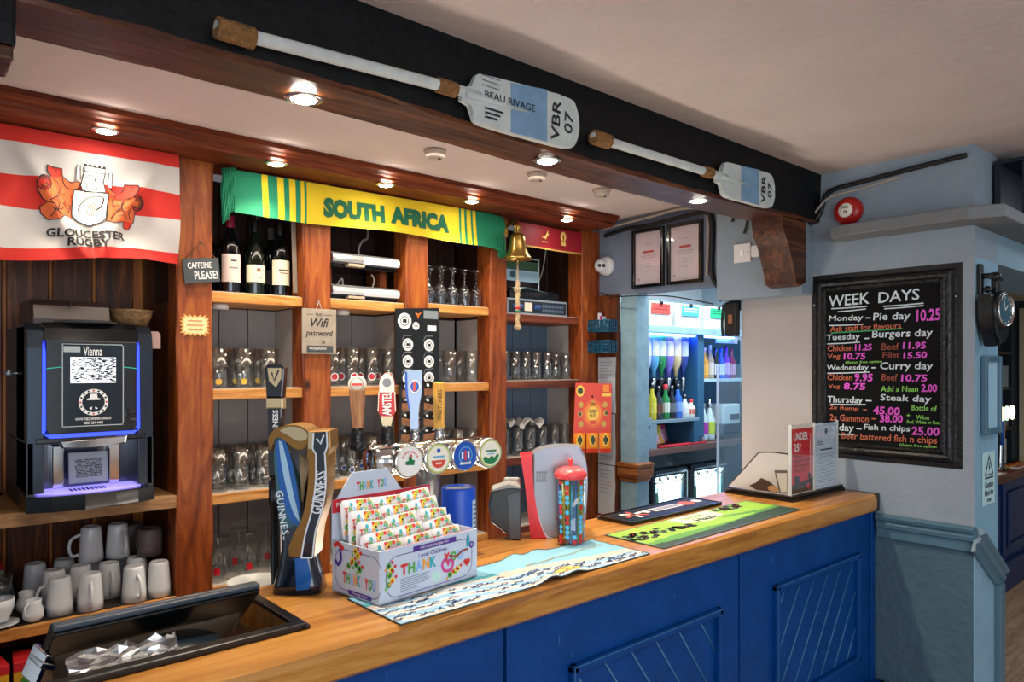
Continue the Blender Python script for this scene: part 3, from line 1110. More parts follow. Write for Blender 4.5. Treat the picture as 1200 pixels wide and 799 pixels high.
# small jugs and glassware by the left edge
t = thing('milk_jug', 'small white milk jug standing left of the tall mugs', 'jug', (.395, 2.785, .780), -2.2, 'small white milk jugs')
q = MB()
q.lathe([(.001, .003), (.02, 0), (.03, .012), (.03, .03), (.022, .055), (.024, .068), (.022, .068), (.019, .055), (.027, .03), (.001, .008)], m=M_mug, n=20)
q.build('body', None, t)
q = MB()
q.tube(catmull([(.025, 0, .06), (.045, 0, .055), (.045, 0, .03), (.028, 0, .02)], 5), .004, 8, M_mug)
q.build('handle', None, t)
dup(t, (.392, 2.90, .780), 1.6, 'small white milk jug behind the other one, left of the tall mugs')
M_gl = glass('clear_glass', '#eef4f6', .10)
t = thing('glass_jug', 'clear glass jug left of the white milk jugs', 'jug', (.318, 2.915, .780), 2.6, 'glass jugs')
q = MB()
q.lathe([(.001, .004), (.035, 0), (.04, .03), (.03, .08), (.034, .12), (.032, .12), (.027, .08), (.036, .03), (.001, .01)], m=M_gl, n=20)
q.build('body', None, t)
q = MB()
q.tube(catmull([(.033, 0, .11), (.06, 0, .1), (.058, 0, .05), (.038, 0, .035)], 5), .004, 8, M_gl)
q.build('handle', None, t)
dup(t, (.335, 3.01, .780), 1.0, 'clear glass jug standing behind the first glass jug')
t = mug('cappuccino_cup', M_mug, 'white cup with a saucer at the left edge of the lower shelf', None, h=.07, r0=.045, r1=.03)
t.location, t.rotation_euler = (.302, 2.795, .866), (PI, 0, 1.2)
q = MB()
q.lathe([(.001, .002), (.035, 0), (.058, .008), (.058, .01), (.035, .004), (.001, .005)], m=M_mug, n=24)
tag(q.build('saucer'), 'white saucer under the cup at the left edge', 'saucer', loc=(.302, 2.795, .7805))
q = MB()
q.grid(lambda u, v: Vector((.23 + .12 * u, 3.08 + .1 * v, .885 + .045 * math.sin(u * 3) + .02 * math.sin(v * 7 + u * 5))), 12, 10, mat('red_cloth', '#8f1418', .8))
q.grid(lambda u, v: Vector((.23 + .12 * u, 3.077 - .01 * math.sin(u * 9), .782 + .11 * v)), 12, 6, mat('sachet_white', '#c9c4bd', .5))
o = q.build('folded_cloth')
tag(o, 'red and white folded cloth at the back of the lower shelf, far left', 'cloth')
# packets below the shelf
M_cardy = mat('carton_yellow', '#d8a021', .5)
t = thing('crisp_carton', 'yellow and red carton of packets under the lower shelf', 'carton', (.392, 2.70, .58), -.1, 'cartons under the lower shelf')
q = MB()
q.box((-.06, 0, 0), (.06, .12, .10), M_cardy, .002)
q.box((-.061, -.001, .072), (.061, .12, .101), mat('carton_red', '#c21f28', .5), .002)
q.decal(disc(-.03, .045, .012), plane((0, -.0015, 0), (1, 0, 0), (0, 0, 1)), mat('carton_green', '#3f8a3a', .5))
q.decal(disc(.02, .035, .02, ry=.01), plane((0, -.0015, 0), (1, 0, 0), (0, 0, 1)), MATS['carton_red'])
q.build('box', None, t)
dup(t, (.262, 2.70, .58), .1, 'yellow and red carton left of another carton, at the bottom left corner')
q = MB()
q.box((-.36, 2.62, .555), (.82, 3.2, .578), M_boarddark, .003)
q.box((-.36, 2.85, 0), (.82, 2.87, .555), M_boarddark)
struct(q.build('trim_bottom_shelf'))

# ================================================================== till in the counter well
t = thing('till_screen', 'black touch screen till tilted back in the counter well', 'till', (.41, 1.46, .80), .03)
q = MB()
S = rotm(math.radians(50), 0, 0)
Tm = lambda x, y, z: Vector((0, -.02, .355)) + S @ Vector((x, y, z))
pr = [(-.178, -.25), (.178, -.25), (.182, -.24), (.182, -.004), (.178, 0), (-.178, 0), (-.182, -.004), (-.182, -.24)]
q.prism(pr, -.012, .012, M_blackplastic, T=lambda x, y, z: Tm(x, -z, y), bev=.003)
q.box((-.18, -.03, .352), (.18, .0, .362), mat('till_edge', '#2c3a48', .35), .003)
q.build('screen', None, t)
q = MB()
q.grid(lambda u, v: Tm((u - .5) * .33 * (1 - .10 * v * v), -.013 - .055 * math.sin(min(1, v * 1.15) * PI * .55) * (1 - (2 * u - 1) ** 4 * .6), -.085 - .15 * v), 24, 12, mat('till_beige', '#7d7064', .35))
q.build('rear_housing', None, t, 'beige curved rear housing')
q = MB()
q.lathe([(.001, .0), (.075, .0), (.08, .03), (.078, .25), (.07, .28), (.001, .285)], (.02, -.03, .005), 28, mat('till_stand', '#15222e', .3))
q.build('stand', None, t)
q = MB()
q.box((-.20, .0, .285), (-.172, .05, .297), M_chrome, .003, R=rotm(.2, .5, .3))
q.box((-.20, .0, .26), (-.19, .05, .315), M_chrome, .003, R=rotm(.2, .3, .3))
q.build('card_reader', None, t, 'shiny metal card reader at the left end')
# crumpled clear sheet lying in the well
random.seed(9)
nz = [[random.uniform(-1, 1) for _ in range(12)] for _ in range(12)]
q = MB()
q.grid(lambda u, v: Vector((.24 + .17 * u, 1.338 + .045 * v, 1.100 + .009 * nz[int(u * 11)][int(v * 11)] + .02 * v)), 11, 11, glass('plastic_film', '#ffffff', .35, .12), smooth=False)
o = q.build('plastic_sleeve')
tag(o, 'crumpled clear plastic sleeve beside the till at the counter edge', 'plastic sleeve')
q = MB()
q.box((.245, 1.342, 1.082), (.39, 1.38, 1.088), M_white, .001, R=rotm(.15, 0, .05))
tag(q.build('paper_sheet'), 'white paper sheet under the clear plastic sleeve by the till', 'paper')
# things standing in the well beside the till
q = MB()
q.lathe([(.001, 0), (.014, 0), (.015, .06), (.008, .075), (.008, .09), (.001, .092)], m=mat('bottle_cream', '#b39a72', .4), n=16)
tag(q.build('small_bottle'), 'small cream bottle standing in the well right of the till', 'bottle', loc=(.575, 1.43, .802))
bpy.data.objects['small_bottle'].scale = (1.3, 1.3, 2.4)
# grey ashtray like dish at the corner of the well
q = MB()
q.lathe([(.001, .004), (.06, 0), (.078, .02), (.08, .034), (.074, .034), (.062, .014), (.001, .01)], m=mat('dish_grey', '#a7aaa8', .35), n=32)
tag(q.build('drip_dish'), 'round pale grey dish behind the foot of the harp shaped tap', 'dish', loc=(.70, 1.737, 1.0655))
q = MB()
q.box((.645, 1.69, 1.0105), (.755, 1.785, 1.065), M_blackplastic, .004)
tag(q.build('black_stand'), 'low black stand under the round grey dish behind the harp tap', 'stand')
bpy.data.objects['drip_dish'].scale = (.8, .8, .5)
q = MB()
q.box((.66, 1.622, .99), (2.95, 1.80, 1.01), M_brushed, .002)
q.box((.66, 1.622, 0), (2.95, 1.64, .99), M_boarddark)
o = q.build('back_worktop')
tag(o, 'narrow steel work shelf behind the counter', 'work shelf')
# ================================================================== scarf along the top of the back bar
M_sgreen = mat('scarf_green', '#0d7a56', 0.8, bump=.3, bscale=400)
M_syellow = mat('scarf_yellow', '#e2c21a', 0.8, bump=.3, bscale=400)
M_sletter = mat('scarf_letter_green', '#0a5a3c', 0.8)
SX0, SX1 = 1.018, 2.352


def scarfp(x, v, off=0.0):
    s = (x - SX0) / (SX1 - SX0)
    top = 2.340 + .012 * s
    h = .162 + .006 * math.sin(s * 9)
    end = max(0.0, (x - 2.20) / .152)
    z = top - h * v - .028 * end * end * (0.3 + .7 * v)
    y = 2.738 - .012 - .007 * math.sin(x * 11 + v * 2.0) * (.3 + .7 * v) - .010 * v - .012 * end * math.sin(v * 7)
    return Vector((x, y - off, z))


def scarfm(u, v):
    x = SX0 + (SX1 - SX0) * u
    for a, b in ((1.125, 1.149), (1.187, 1.214), (1.235, 1.262), (1.284, 1.300), (1.309, 2.078), (2.090, 2.110), (2.125, 2.148), (2.160, 2.178)):
        if a < x < b:
            return M_syellow
    return M_sgreen


t = thing('football_scarf', 'green and yellow scarf lettered SOUTH AFRICA strung along the back bar', 'scarf')
f = MB()
f.grid(lambda u, v: scarfp(SX0 + (SX1 - SX0) * u, v), 668, 14, matfn=scarfm)
f.grid(lambda u, v: scarfp(SX0 + (SX1 - SX0) * u, v, -.006), 60, 14, M_sgreen)
f.build('knitted_body', None, t)
f = MB()
ST = lambda x, y: scarfp(x, .5 - y / .162, .0025)
sa = fit(text('SOUTH', 1, .075), w=.285, h=.082, cx=1.525, cy=-.008)
f.decal(sa, ST, M_sletter, sub=.03)
f.decal(fit(text('AFRICA', 1, .075), w=.325, h=.082, cx=1.857, cy=-.004), ST, M_sletter, sub=.03)
f.build('lettering', None, t, recalc=False)
f = MB()
for i in range(34):
    x = 1.018 - .0014 * i * .9
    ln = .155 + .05 * (i / 34) + random.uniform(-.02, .01)
    pts = [(x + .004 * math.sin(k * 1.3 + i), 2.722 - .004 * math.sin(k + i) - (i % 3) * .004, 2.345 - ln * k / 6 - .01 * (i / 34)) for k in range(7)]
    f.tube(pts, .0032, 5, M_sgreen)
f.build('fringe', None, t, 'green tasselled fringe')
f = MB()
for i in range(26):
    y = 2.722 - (i % 4) * .004
    pts = [(2.318 + .0015 * i + .004 * math.sin(k + i), y, 2.245 - .026 * k + .005 * math.sin(i)) for k in range(5)]
    f.tube(pts, .003, 5, M_sgreen)
f.build('fringe', None, t)

# dark red banner at the right
t = thing('red_banner', 'dark red banner with two small gold emblems at the top of the last bay', 'banner')
f = MB()
f.grid(lambda u, v: Vector((2.45 + .47 * u, 2.728 - .004 * math.sin(u * 8), 2.335 - (.112 + .0 * u) * v)), 20, 6, mat('banner_red', '#8c1220', .55))
f.grid(lambda u, v: Vector((2.45 + .47 * u, 2.7275 - .004 * math.sin(u * 8), 2.223 - .008 * v)), 20, 1, mat('gold_trim', '#b9924a', .5))
f.build('cloth', None, t)
f = MB()
M_gold = mat('emblem_gold', '#d8b060', .5)
ft = front(2.64, 2.7225, 2.285)
f.decal(polyshape([(-.03, -.012), (-.01, -.005), (.005, .004), (.018, .03), (.022, .028), (.018, .012), (.03, .014), (.012, -.004), (.004, -.02), (-.002, -.012)]), ft, M_gold)
f.decal(rect(-.022, -.034, .018, -.029), ft, M_gold)
ft = front(2.775, 2.7225, 2.282)
f.decal(ringshape(0, .014, .006, .022, 14, ky=1.2), ft, M_gold)
f.decal(rect(-.018, -.034, .018, -.012), ft, M_gold)
f.decal(rect(-.004, -.02, .004, .02), ft, MATS['banner_red'])
f.build('emblem', None, t, recalc=False)

# ================================================================== brass bell
M_brass = mat('brass', '#a98a4a', .28, metal=.95, var=.15, vscale=15)
t = thing('brass_bell', 'brass last-orders bell on a bracket on the fourth post', 'bell', (2.345, 2.61, 2.12))
q = MB()
q.lathe([(.001, .128), (.018, .128), (.028, .122), (.036, .105), (.040, .08), (.045, .05), (.055, .025), (.068, .008), (.073, .0), (.070, -.002), (.063, .006), (.05, .025), (.04, .05), (.034, .1), (.001, .118)], m=M_brass, n=32)
q.build('bell_cup', None, t)
q = MB()
q.tube(catmull([(.035, .12, .18), (.03, .07, .195), (.015, .03, .19), (0, 0, .165), (0, 0, .128)], 6), .008, 8, M_brass)
q.box((-.022, -.006, .125), (.022, .006, .165), M_brass, .004)
q.box((.018, .127, .13), (.05, .1385, .22), M_brass, .003)
q.build('bracket', None, t)
q = MB()
q.tube([(0, 0, .11), (0, 0, .0)], .004, 6, M_brass)
q.sphere((0, 0, -.005), .011, M_brass, 8)
q.build('clapper', None, t)
M_rope = mat('rope_cream', '#c9b08a', .9, var=.25, vscale=90, bump=1, bscale=200)
q = MB()
q.tube([(0, 0, -.012), (0, 0, -.10)], .0045, 8, M_rope)
pts, rs = [], []
for k in range(30):
    z = -.10 - .24 * k / 29
    pts.append((0.002 * math.sin(k), 0, z))
    rs.append(.0095 + .0018 * (k % 2) + (.007 if k in (5, 6) else 0) + (.008 if k in (27, 28) else 0) - (.004 if k == 0 else 0))
q.tube(pts, rs, 10, M_rope)
for z, c in ((-.235, '#b3202a'), (-.252, '#1d6a5a')):
    q.lathe([(.0, z + .006), (.0135, z + .006), (.0135, z - .006), (.0, z - .006)], m=mat('rope_band' + c[1:], c, .7), n=14)
q.build('pull_rope', None, t, 'knotted cream bell rope with red and green bands')

# ================================================================== wine bottles
def bottle(name, label, cat, m, prof, lab=None, cap=None, group=None, liquid=None):
    t = thing(name, label, cat, (0, 0, 0), 0, group)
    q = MB()
    q.lathe([(.001, .0)] + prof + [(.001, prof[-1][1])], m=m, n=24)
    q.build('glass_body', None, t)
    if lab:
        z0, z1, r, lm, marks = lab
        q = MB()
        q.lathe([(r + .0006, z0), (r + .0006, z1)], m=lm, n=24, arc=2.6, a0=-PI / 2 - 1.3)
        for dz, ww, hh, mm in marks:
            q.decal(rect(-ww / 2, dz - hh / 2, ww / 2, dz + hh / 2), lambda x, y: Vector(((r + .0012) * math.sin(x / r), -(r + .0012) * math.cos(x / r), y)), mm, sub=.01)
        q.build('paper_label', None, t)
    if cap:
        z0, z1, r, cmn = cap
        q = MB()
        q.lathe([(r, z0), (r + .001, z1 - .004), (r - .001, z1), (.001, z1)], m=cmn, n=18)
        q.build('capsule', None, t)
    return t


M_bdark = mat('bottle_dark', '#05080a', .08, coat=.5)
M_bgreen = mat('bottle_green_dark', '#0b140d', .08, coat=.5)
M_lab1 = mat('label_pinkish', '#cdbdb4', .6)
M_lab2 = mat('label_cream', '#d8d0b4', .6)
bord = [(.036, .0), (.0375, .006), (.0375, .18), (.034, .2), (.02, .222), (.0145, .24), (.0135, .30)]
burg = [(.038, .0), (.039, .006), (.039, .14), (.033, .18), (.022, .215), (.0155, .245), (.014, .30)]
ZA = 1.8855
b1 = bottle('wine_bottle', 'wine bottle with dark red capsule and pale label behind the caffeine slate', 'bottle', M_bdark, bord, (.042, .15, .0375, M_lab1, [(.125, .022, .006, M_ink), (.097, .034, .007, mat('label_grey', '#8d8580', .6))]), (.255, .302, .0150, mat('capsule_red', '#7a1030', .4)), 'wine bottles on the top shelf')
b1.location = (1.049, 2.84, ZA)
b2 = bottle('wine_bottle', 'green wine bottle with cream label and round crest, middle of the front three', 'bottle', M_bgreen, burg, (.05, .118, .0387, M_lab2, [(.098, .014, .014, mat('label_rust', '#7a4a3a', .6)), (.07, .03, .004, M_ink)]), (.25, .302, .0155, mat('capsule_black', '#0c0c0c', .4)), 'wine bottles on the top shelf')
b2.location = (1.150, 2.85, ZA)
b3 = bottle('wine_bottle', 'dark wine bottle with plain cream label, beside the second post', 'bottle', M_bdark, bord, (.045, .145, .0375, M_lab2, [(.105, .04, .006, mat('label_brown', '#5a4530', .6)), (.093, .03, .004, MATS['label_brown'])]), (.25, .302, .0150, MATS['capsule_black']), 'wine bottles on the top shelf')
b3.location = (1.250, 2.84, ZA)
M_cork = mat('cork_label', '#4f4a48', .6)
for i, (x, y) in enumerate(((1.00, 2.965), (1.10, 2.97), (1.19, 2.965), (1.27, 2.975))):
    r = bottle('wine_bottle', 'dark wine bottle at the back of the top shelf, %s from the left' % ORD[i], 'bottle', M_bdark, bord, (.06, .12, .0375, M_cork, []), (.25, .302, .0150, M_cork), 'rear wine bottles on the top shelf')
    r.location = (x, y, ZA)
q = MB()
q.grid(lambda u, v: Vector((1.278 + .024 * u - .004 * v, 2.778 + .012 * v + .01 * u, 1.90 + .32 * v)), 3, 12, mat('ribbon_cream', '#8a7f70', .8))
tag(q.build('cream_ribbon'), 'pale ribbon hanging against the second post beside the wine bottles', 'ribbon')
q = MB()
q.tube(catmull([(1.225, 3.02, 1.9), (1.235, 3.022, 2.1), (1.228, 3.02, 2.2), (1.23, 3.02, 2.35)], 6), .0035, 6, mat('cable_grey', '#8d8a86', .5))
tag(q.build('grey_cable'), 'thin grey cable hanging behind the wine bottles', 'cable')

# ================================================================== silver units in the second bay
M_silv = mat('unit_silver', '#9ba0a4', .3, metal=.7)


def silver_unit(lb, z, dep):
    t = thing('silver_unit', lb, 'drawer unit', (1.612, 2.78, z), 0, 'silver fronted units')
    q = MB()
    q.box((-.17, .02, .0), (.17, .22, .05), M_mblack, .003)
    q.build('case', None, t)
    q = MB()
    q.prism([(.012, .016), (-.012, .02), (-.018, .032), (-.012, .05), (.012, .062), (.05, .064), (.05, .016)], -.165, .165, M_silv, T=lambda x, y, z_: (z_, x, y), bev=.002)
    q.prism([(-.013, .018), (-.0195, .032), (-.013, .05), (-.012, .04), (-.017, .032), (-.012, .022)], -.02, .16, M_white, T=lambda x, y, z_: (z_, x, y))
    q.build('silver_front', None, t)
    q = MB()
    q.box((-.09, -.012, .004), (-.01, .02, .0155), mat('tag_tan', '#b9a08a', .5), .002)
    q.build('name_plate', None, t)
    return t


silver_unit('silver fronted black unit on the shelf of the second bay, lower of the pair', 1.8885, 0)
silver_unit('silver fronted black unit in the second bay, upper of the pair', 2.0255, 0)
for x, lb in ((1.475, 'left'), (1.748, 'right')):
    q = MB()
    q.box((-.018, 0, 0), (.018, .12, .071), M_post, .003)
    tag(q.build('wooden_block'), f'small wooden block on the {lb} holding up the upper silver unit', 'block', loc=(x, 2.86, 1.954))
q = MB()
q.tube(catmull([(1.65, 2.90, 2.092), (1.645, 2.90, 2.13), (1.67, 2.91, 2.17), (1.72, 2.95, 2.20), (1.74, 2.99, 2.3)], 8), .005, 8, mat('cable_pale', '#b5b0a0', .4))
tag(q.build('pale_cable'), 'pale cable curving up from the upper silver unit', 'cable')
q = MB()
q.tube(catmull([(1.69, 2.86, 1.955), (1.695, 2.85, 1.99), (1.68, 2.85, 2.015)], 6), .004, 6, MATS['cable_pale'])
q.tube(catmull([(1.52, 2.87, 1.955), (1.54, 2.86, 1.985), (1.55, 2.87, 1.955)], 6), .004, 6, MATS['cable_pale'])
tag(q.build('cable_loops'), 'loose cable loops between the two silver units', 'cable')

# ================================================================== amplifier shelf in the last bay
t = thing('audio_amplifier', 'silver and black rack amplifier on the dark shelf under the bell', 'amplifier', (2.655, 2.79, 1.8755))
q = MB()
q.box((-.215, .01, .0), (.215, .22, .078), M_mblack, .003)
q.build('case', None, t)
q = MB()
q.box((-.22, 0, .0), (.22, .01, .08), mat('amp_face', '#8c98a4', .35, metal=.4), .002)
AF = front(0, -.0006, 0)
q.decal(rect(-.21, .008, .21, .07), AF, M_mdark)
AF = front(0, -.001, 0)
q.decal(rect(-.10, .018, -.045, .062), AF, mat('amp_screen', '#c9c0b0', .4))
for i in range(9):
    for j in range(2):
        q.decal(rect(.03 + i * .018, .018 + j * .024, .044 + i * .018, .032 + j * .024), AF, mat('amp_keys', '#4d5b72', .4))
q.build('front_panel', None, t)
for x in (-.17, -.13, -.02, .0):
    q = MB()
    q.lathe([(.001, .014), (.01, .014), (.012, .0)], (x, 0, .04), 14, mat('amp_knob', '#274a8a', .4), R=rotm(PI / 2, 0, 0))
    q.build('knob', None, t)
t = thing('black_receiver', 'flat black box with papers on it, stacked on the amplifier', 'box', (2.66, 2.82, 1.957))
q = MB()
q.box((-.18, 0, 0), (.18, .18, .045), M_mblack, .004)
q.build('case', None, t)
q = MB()
q.grid(lambda u, v: Vector((-.12 + .25 * u, -.012 + .15 * v, .048 + .014 * (1 - u) * math.sin(v * 2) + .008 * math.sin(u * 6))), 12, 6, mat('paper_blue', '#a9c4d6', .6))
tag(q.build('blue_papers'), 'pale blue papers lying on the flat black box above the amplifier', 'papers', loc=(2.66, 2.82, 1.962))
t = thing('leaflet_holder', 'clear framed leaflet holder with a green topped leaflet beside the bell rope', 'leaflet holder', (2.64, 2.90, 2.022))
q = MB()
q.box((-.12, 0, 0), (.12, .004, .165), M_mblack, .001)
q.decal(rect(-.115, .10, .115, .15), front(0, -.001, 0), mat('leaflet_green', '#31503a', .6))
q.decal(rect(-.115, .04, .115, .10), front(0, -.001, 0), mat('leaflet_blue', '#8fb0c0', .6))
q.decal(disc(-.07, .075, .02), front(0, -.0015, 0), mat('leaflet_dark', '#3d4f5a', .6))
q.build('leaflet', None, t)
q = MB()
for a, c in (((.118, -.003, 0), (.124, .003, .168)), ((-.124, -.003, .164), (.124, .003, .169)), ((-.124, -.003, 0), (-.118, .003, .168))):
    q.box(a, c, mat('edge_clear', '#b8c0c4', .2))
q.build('holder_edge', None, t)
q = MB()
q.tube(catmull([(2.84, 2.98, 1.90), (2.82, 2.97, 2.05), (2.86, 2.97, 2.15), (2.90, 2.98, 2.3)], 8), .004, 6, MATS['cable_pale'])
tag(q.build('white_cable'), 'white cable hanging beside the framed leaflet', 'cable')

# ================================================================== glasses
M_glass = glass('bar_glass', '#f4f8fa', .07)
M_ltop = mat('emblem_gold2', '#d8b23a', .4)
M_lred = mat('emblem_red', '#c4202c', .4)
M_lblue = mat('emblem_blue', '#2a4a9a', .4)


def tumbler(name, h, r0, r1, emblem=None, ez=.03, er=.012, base=.012):
    t = thing(name, 'x', 'glass')
    q = MB()
    q.lathe([(.001, .0), (r0 - .002, .0), (r0, .004), (r1, h), (r1 - .002, h), (r0 - .003, base + .004), (r0 - .008, base), (.001, base)], m=M_glass, n=18)
    q.build('glass_body', None, t)
    if emblem:
        q = MB()
        rr = r0 + (r1 - r0) * ez / h + .0008
        fn = lambda x, y: Vector((rr * math.sin(x / rr), -rr * math.cos(x / rr), y))
        for mm, k in emblem:
            q.decal(disc(0, ez, er * k, 16), (lambda s: (lambda x, y: fn(x, y) * 1.0 + Vector((0, -s, 0))))(.0006 * (2 - k)), mm)
        q.build('emblem', None, t)
    return t


def stemmed(name, inverted, bowl, emblem=None):
    """bowl: profile from the foot up"""
    t = thing(name, 'x', 'glass')
    H = bowl[-1][1]
    pr = [(r, H - z) for r, z in bowl] if inverted else bowl
    q = MB()
    q.lathe(pr, m=M_glass, n=18)
    q.build('glass_body', None, t)
    if emblem:
        ez, er, rr, mm = emblem
        z = H - ez if inverted else ez
        q = MB()
        q.decal(rect(-er, z - er * 1.2, er, z + er * 1.2), lambda x, y: Vector((rr * math.sin(x / rr), -rr * math.cos(x / rr), y)), mm, sub=.01)
        q.build('emblem', None, t)
    return t


def rows(proto, desc, place, xs, y0, z, nrow, dy, group, jit=.003):
    first = True
    total = 0
    for r in range(nrow):
        rn = ['front row', 'second row', 'rear row'][r] if nrow > 1 else 'row'
        for i, x in enumerate(xs):
            lb = f'{desc}, {ORD[i]} from left in the {rn}, {place}'
            loc_ = (x + random.uniform(-jit, jit), y0 + r * dy + random.uniform(-jit, jit), z)
            rz = -.45 + random.uniform(-.25, .25)
            if first:
                proto.location, proto.rotation_euler = loc_, (0, 0, rz)
                proto['label'] = lb
                proto['group'] = group
                first = False
            else:
                dup(proto, loc_, rz, lb, group)


lin = lambda a, b, n: [a + (b - a) * i / (n - 1) for i in range(n)]
e_gold = [(M_ltop, 1.0)]
e_red = [(M_white, 1.35), (M_lred, 1.0)]
e_blue = [(M_white, 1.3), (M_lblue, 1.0)]
ZL = .0035
rows(tumbler('pint_glass', .155, .031, .043, e_gold, .026, .012), 'pint glass with gold mark', 'under the wine bottles', lin(1.00, 1.20, 3), 2.83, 1.515 + ZL, 2, .1, 'pint glasses under the wine bottles')
rows(tumbler('pint_glass', .16, .030, .039), 'clear pint glass', 'beside the harp tap head', lin(.995, 1.265, 4), 2.815, 1.122 + ZL, 3, .083, 'pint glasses beside the harp tap head')
chal = [(.001, .003), (.034, .0), (.035, .003), (.006, .012), (.005, .05), (.012, .062), (.034, .085), (.042, .12), (.036, .17)]
rows(stemmed('stemmed_beer_glass', True, chal, (.125, .011, .0435, M_lred)), 'upturned stemmed glass', 'on the bottom shelf', lin(1.0, 1.23, 3), 2.83, .777 + ZL, 2, .1, 'upturned stemmed glasses on the bottom shelf')
rows(tumbler('tall_beer_glass', .165, .028, .036, e_red, .04, .013), 'tall glass with red disc', 'beside the wifi sign', lin(1.475, 1.755, 4), 2.82, 1.515 + ZL, 2, .1, 'tall glasses beside the wifi sign')
rows(tumbler('tall_beer_glass', .165, .029, .036, e_blue, .03, .009), 'tall glass with blue disc', 'behind wooden tap', lin(1.475, 1.755, 4), 2.815, 1.125 + ZL, 3, .083, 'tall glasses behind the wooden tap')
wine = [(.001, .003), (.030, .0), (.031, .003), (.006, .010), (.0045, .07), (.012, .08), (.028, .1), (.034, .13), (.026, .18)]
rows(stemmed('wine_glass', True, wine), 'upturned wine glass', 'on the shelf under the scarf', lin(1.96, 2.25, 5), 2.815, 1.893 + ZL, 2, .085, 'upturned wine glasses under the scarf')
rows(tumbler('pint_glass', .155, .030, .041), 'clear pint glass', 'right of the black snack card', lin(1.97, 2.235, 3), 2.83, 1.522 + ZL, 2, .1, 'pint glasses right of the black snack card')
rows(tumbler('tall_beer_glass', .16, .028, .036), 'clear tall glass', 'behind the yellow tap handle', lin(1.97, 2.235, 4), 2.83, 1.13 + ZL, 2, .09, 'tall glasses behind the yellow tap handle')
rows(tumbler('highball_glass', .15, .026, .032), 'slim glass', 'under the amplifier', lin(2.44, 2.89, 7), 2.815, 1.528 + ZL, 2, .08, 'slim glasses under the amplifier')
rows(tumbler('highball_glass', .145, .028, .033), 'slim glass', 'on the shelf with the grey cloth', lin(2.44, 2.89, 6), 2.82, 1.135 + ZL, 2, .085, 'slim glasses on the shelf with the grey cloth')
# grey cloth thrown over the glasses
q = MB()
random.seed(21)
nn = [[random.uniform(-1, 1) for _ in range(20)] for _ in range(20)]
q.grid(lambda u, v: Vector((2.46 + .24 * u + .02 * nn[int(v * 9)][int(u * 13) % 20] * (v > .9), 2.79 + .12 * v, 1.135 + .155 + .02 * nn[int(u * 12)][int(v * 9)] * .7 + .012 * math.sin(u * 13) - .05 * max(0, .25 - v) + .022)), 26, 16, mat('cloth_grey', '#a3a2a2', .85))
tag(q.build('bar_cloth'), 'crumpled grey cloth lying on the slim glasses in the last bay', 'cloth')
# small white puck lights under the top shelves
for i, x in enumerate((1.01, 1.53)):
    q = MB()
    q.lathe([(.001, 0), (.03, 0), (.032, .012), (.03, .02), (.001, .02)], m=mat('puck_white', '#c8c4c0', .4), n=24)
    tag(q.build('puck_light'), ['round white puck under the wine bottle shelf', 'round white puck under the shelf behind the wifi sign'][i], 'light', loc=(x, 2.84, 1.8225 + .003 * i))

# ================================================================== signs on the posts
M_slate = mat('slate', '#3d4448', .7, var=.1, vscale=30)
M_chalk = mat('chalk_white', '#e8e8e4', .8)
M_string = mat('string', '#6b4a30', .9)
t = thing('slate_sign', 'small slate lettered CAFFEINE PLEASE hung on the first post', 'sign', (.905, 2.735, 1.951))
R = Matrix.Rotation(math.radians(-7), 3, 'Y')
q = MB()
q.prism([(-.064, -.045), (.062, -.042), (.066, .044), (.02, .047), (-.062, .046)], -.004, .003, M_slate, T=lambda x, y, z: R @ Vector((x, z, y)), bev=.001)
o = q.build('slate', None, t)
q = MB()
PT = lambda x, y: R @ Vector((x, -.0048, y))
q.decal(fit(text('CAFFEINE', 1, .01), w=.085, h=.022, cx=-.005, cy=.02), PT, M_chalk)
q.decal(fit(text('PLEASE!', 1, .012), w=.082, h=.03, cx=.014, cy=-.016), PT, M_chalk)
q.build('lettering', None, o, recalc=False)
q = MB()
nail = Vector((0, .004, .105))
q.tube([R @ Vector((-.055, -.004, .042)), nail, R @ Vector((.058, -.004, .04))], .0018, 6, M_string)
q.sphere(nail, .005, M_brushed, 6)
q.build('string', None, t)
t = thing('starburst_sticker', 'orange edged pale starburst price sticker on the first post', 'sticker', (.886, 2.7455, 1.752))
q = MB()
st, st2 = [], []
for i in range(40):
    a = 2 * PI * i / 40
    e = .052 if abs(math.cos(a)) > 0 else 0
    sx_, sy_ = (.052, .040) if i % 2 == 0 else (.043, .031)
    cxx = max(-1, min(1, 1.25 * math.cos(a)))
    syy = max(-1, min(1, 1.25 * math.sin(a)))
    st.append((sx_ * cxx, sy_ * syy))
q.prism(st, -.001, .001, mat('star_orange', '#e8a24e', .7), T=lambda x, y, z: (x, z, y))
q.decal(polyshape([(x * .86, y * .86) for x, y in st]), front(0, -.0014, 0), mat('star_cream', '#f3d29a', .7))
for j, wv in enumerate((.05, .058, .05)):
    q.decal(stroke([(-wv / 2 + wv * k / 16, .016 - .016 * j + .003 * math.sin(k * 2.1 + j)) for k in range(17)], .003), front(0, -.0018, 0), mat('star_ink', '#b5481e', .7))
q.build('card', None, t)
t = thing('wifi_sign', 'grey wooden sign lettered THE WIFI PASSWORD IS on the second post', 'sign', (1.372, 2.739, 1.745))
q = MB()
q.box((-.075, -.004, -.092), (.075, .004, .092), mat('sign_greige', '#9a8f80', .8, var=.12, vscale=25), .002)
o = q.build('board', None, t)
q = MB()
WT = front(0, -.0048, 0)
q.decal(fit(text('THE', 1, .008), w=.03, h=.011, cx=-.005, cy=.068), WT, M_ink)
q.decal(rect(-.055, .067, -.027, .069), WT, M_ink)
q.decal(rect(.018, .067, .055, .069), WT, M_ink)
q.decal(fit(text('Wifi', 1, .015, shear=.25), w=.08, h=.036, cx=0, cy=.036), WT, M_ink)
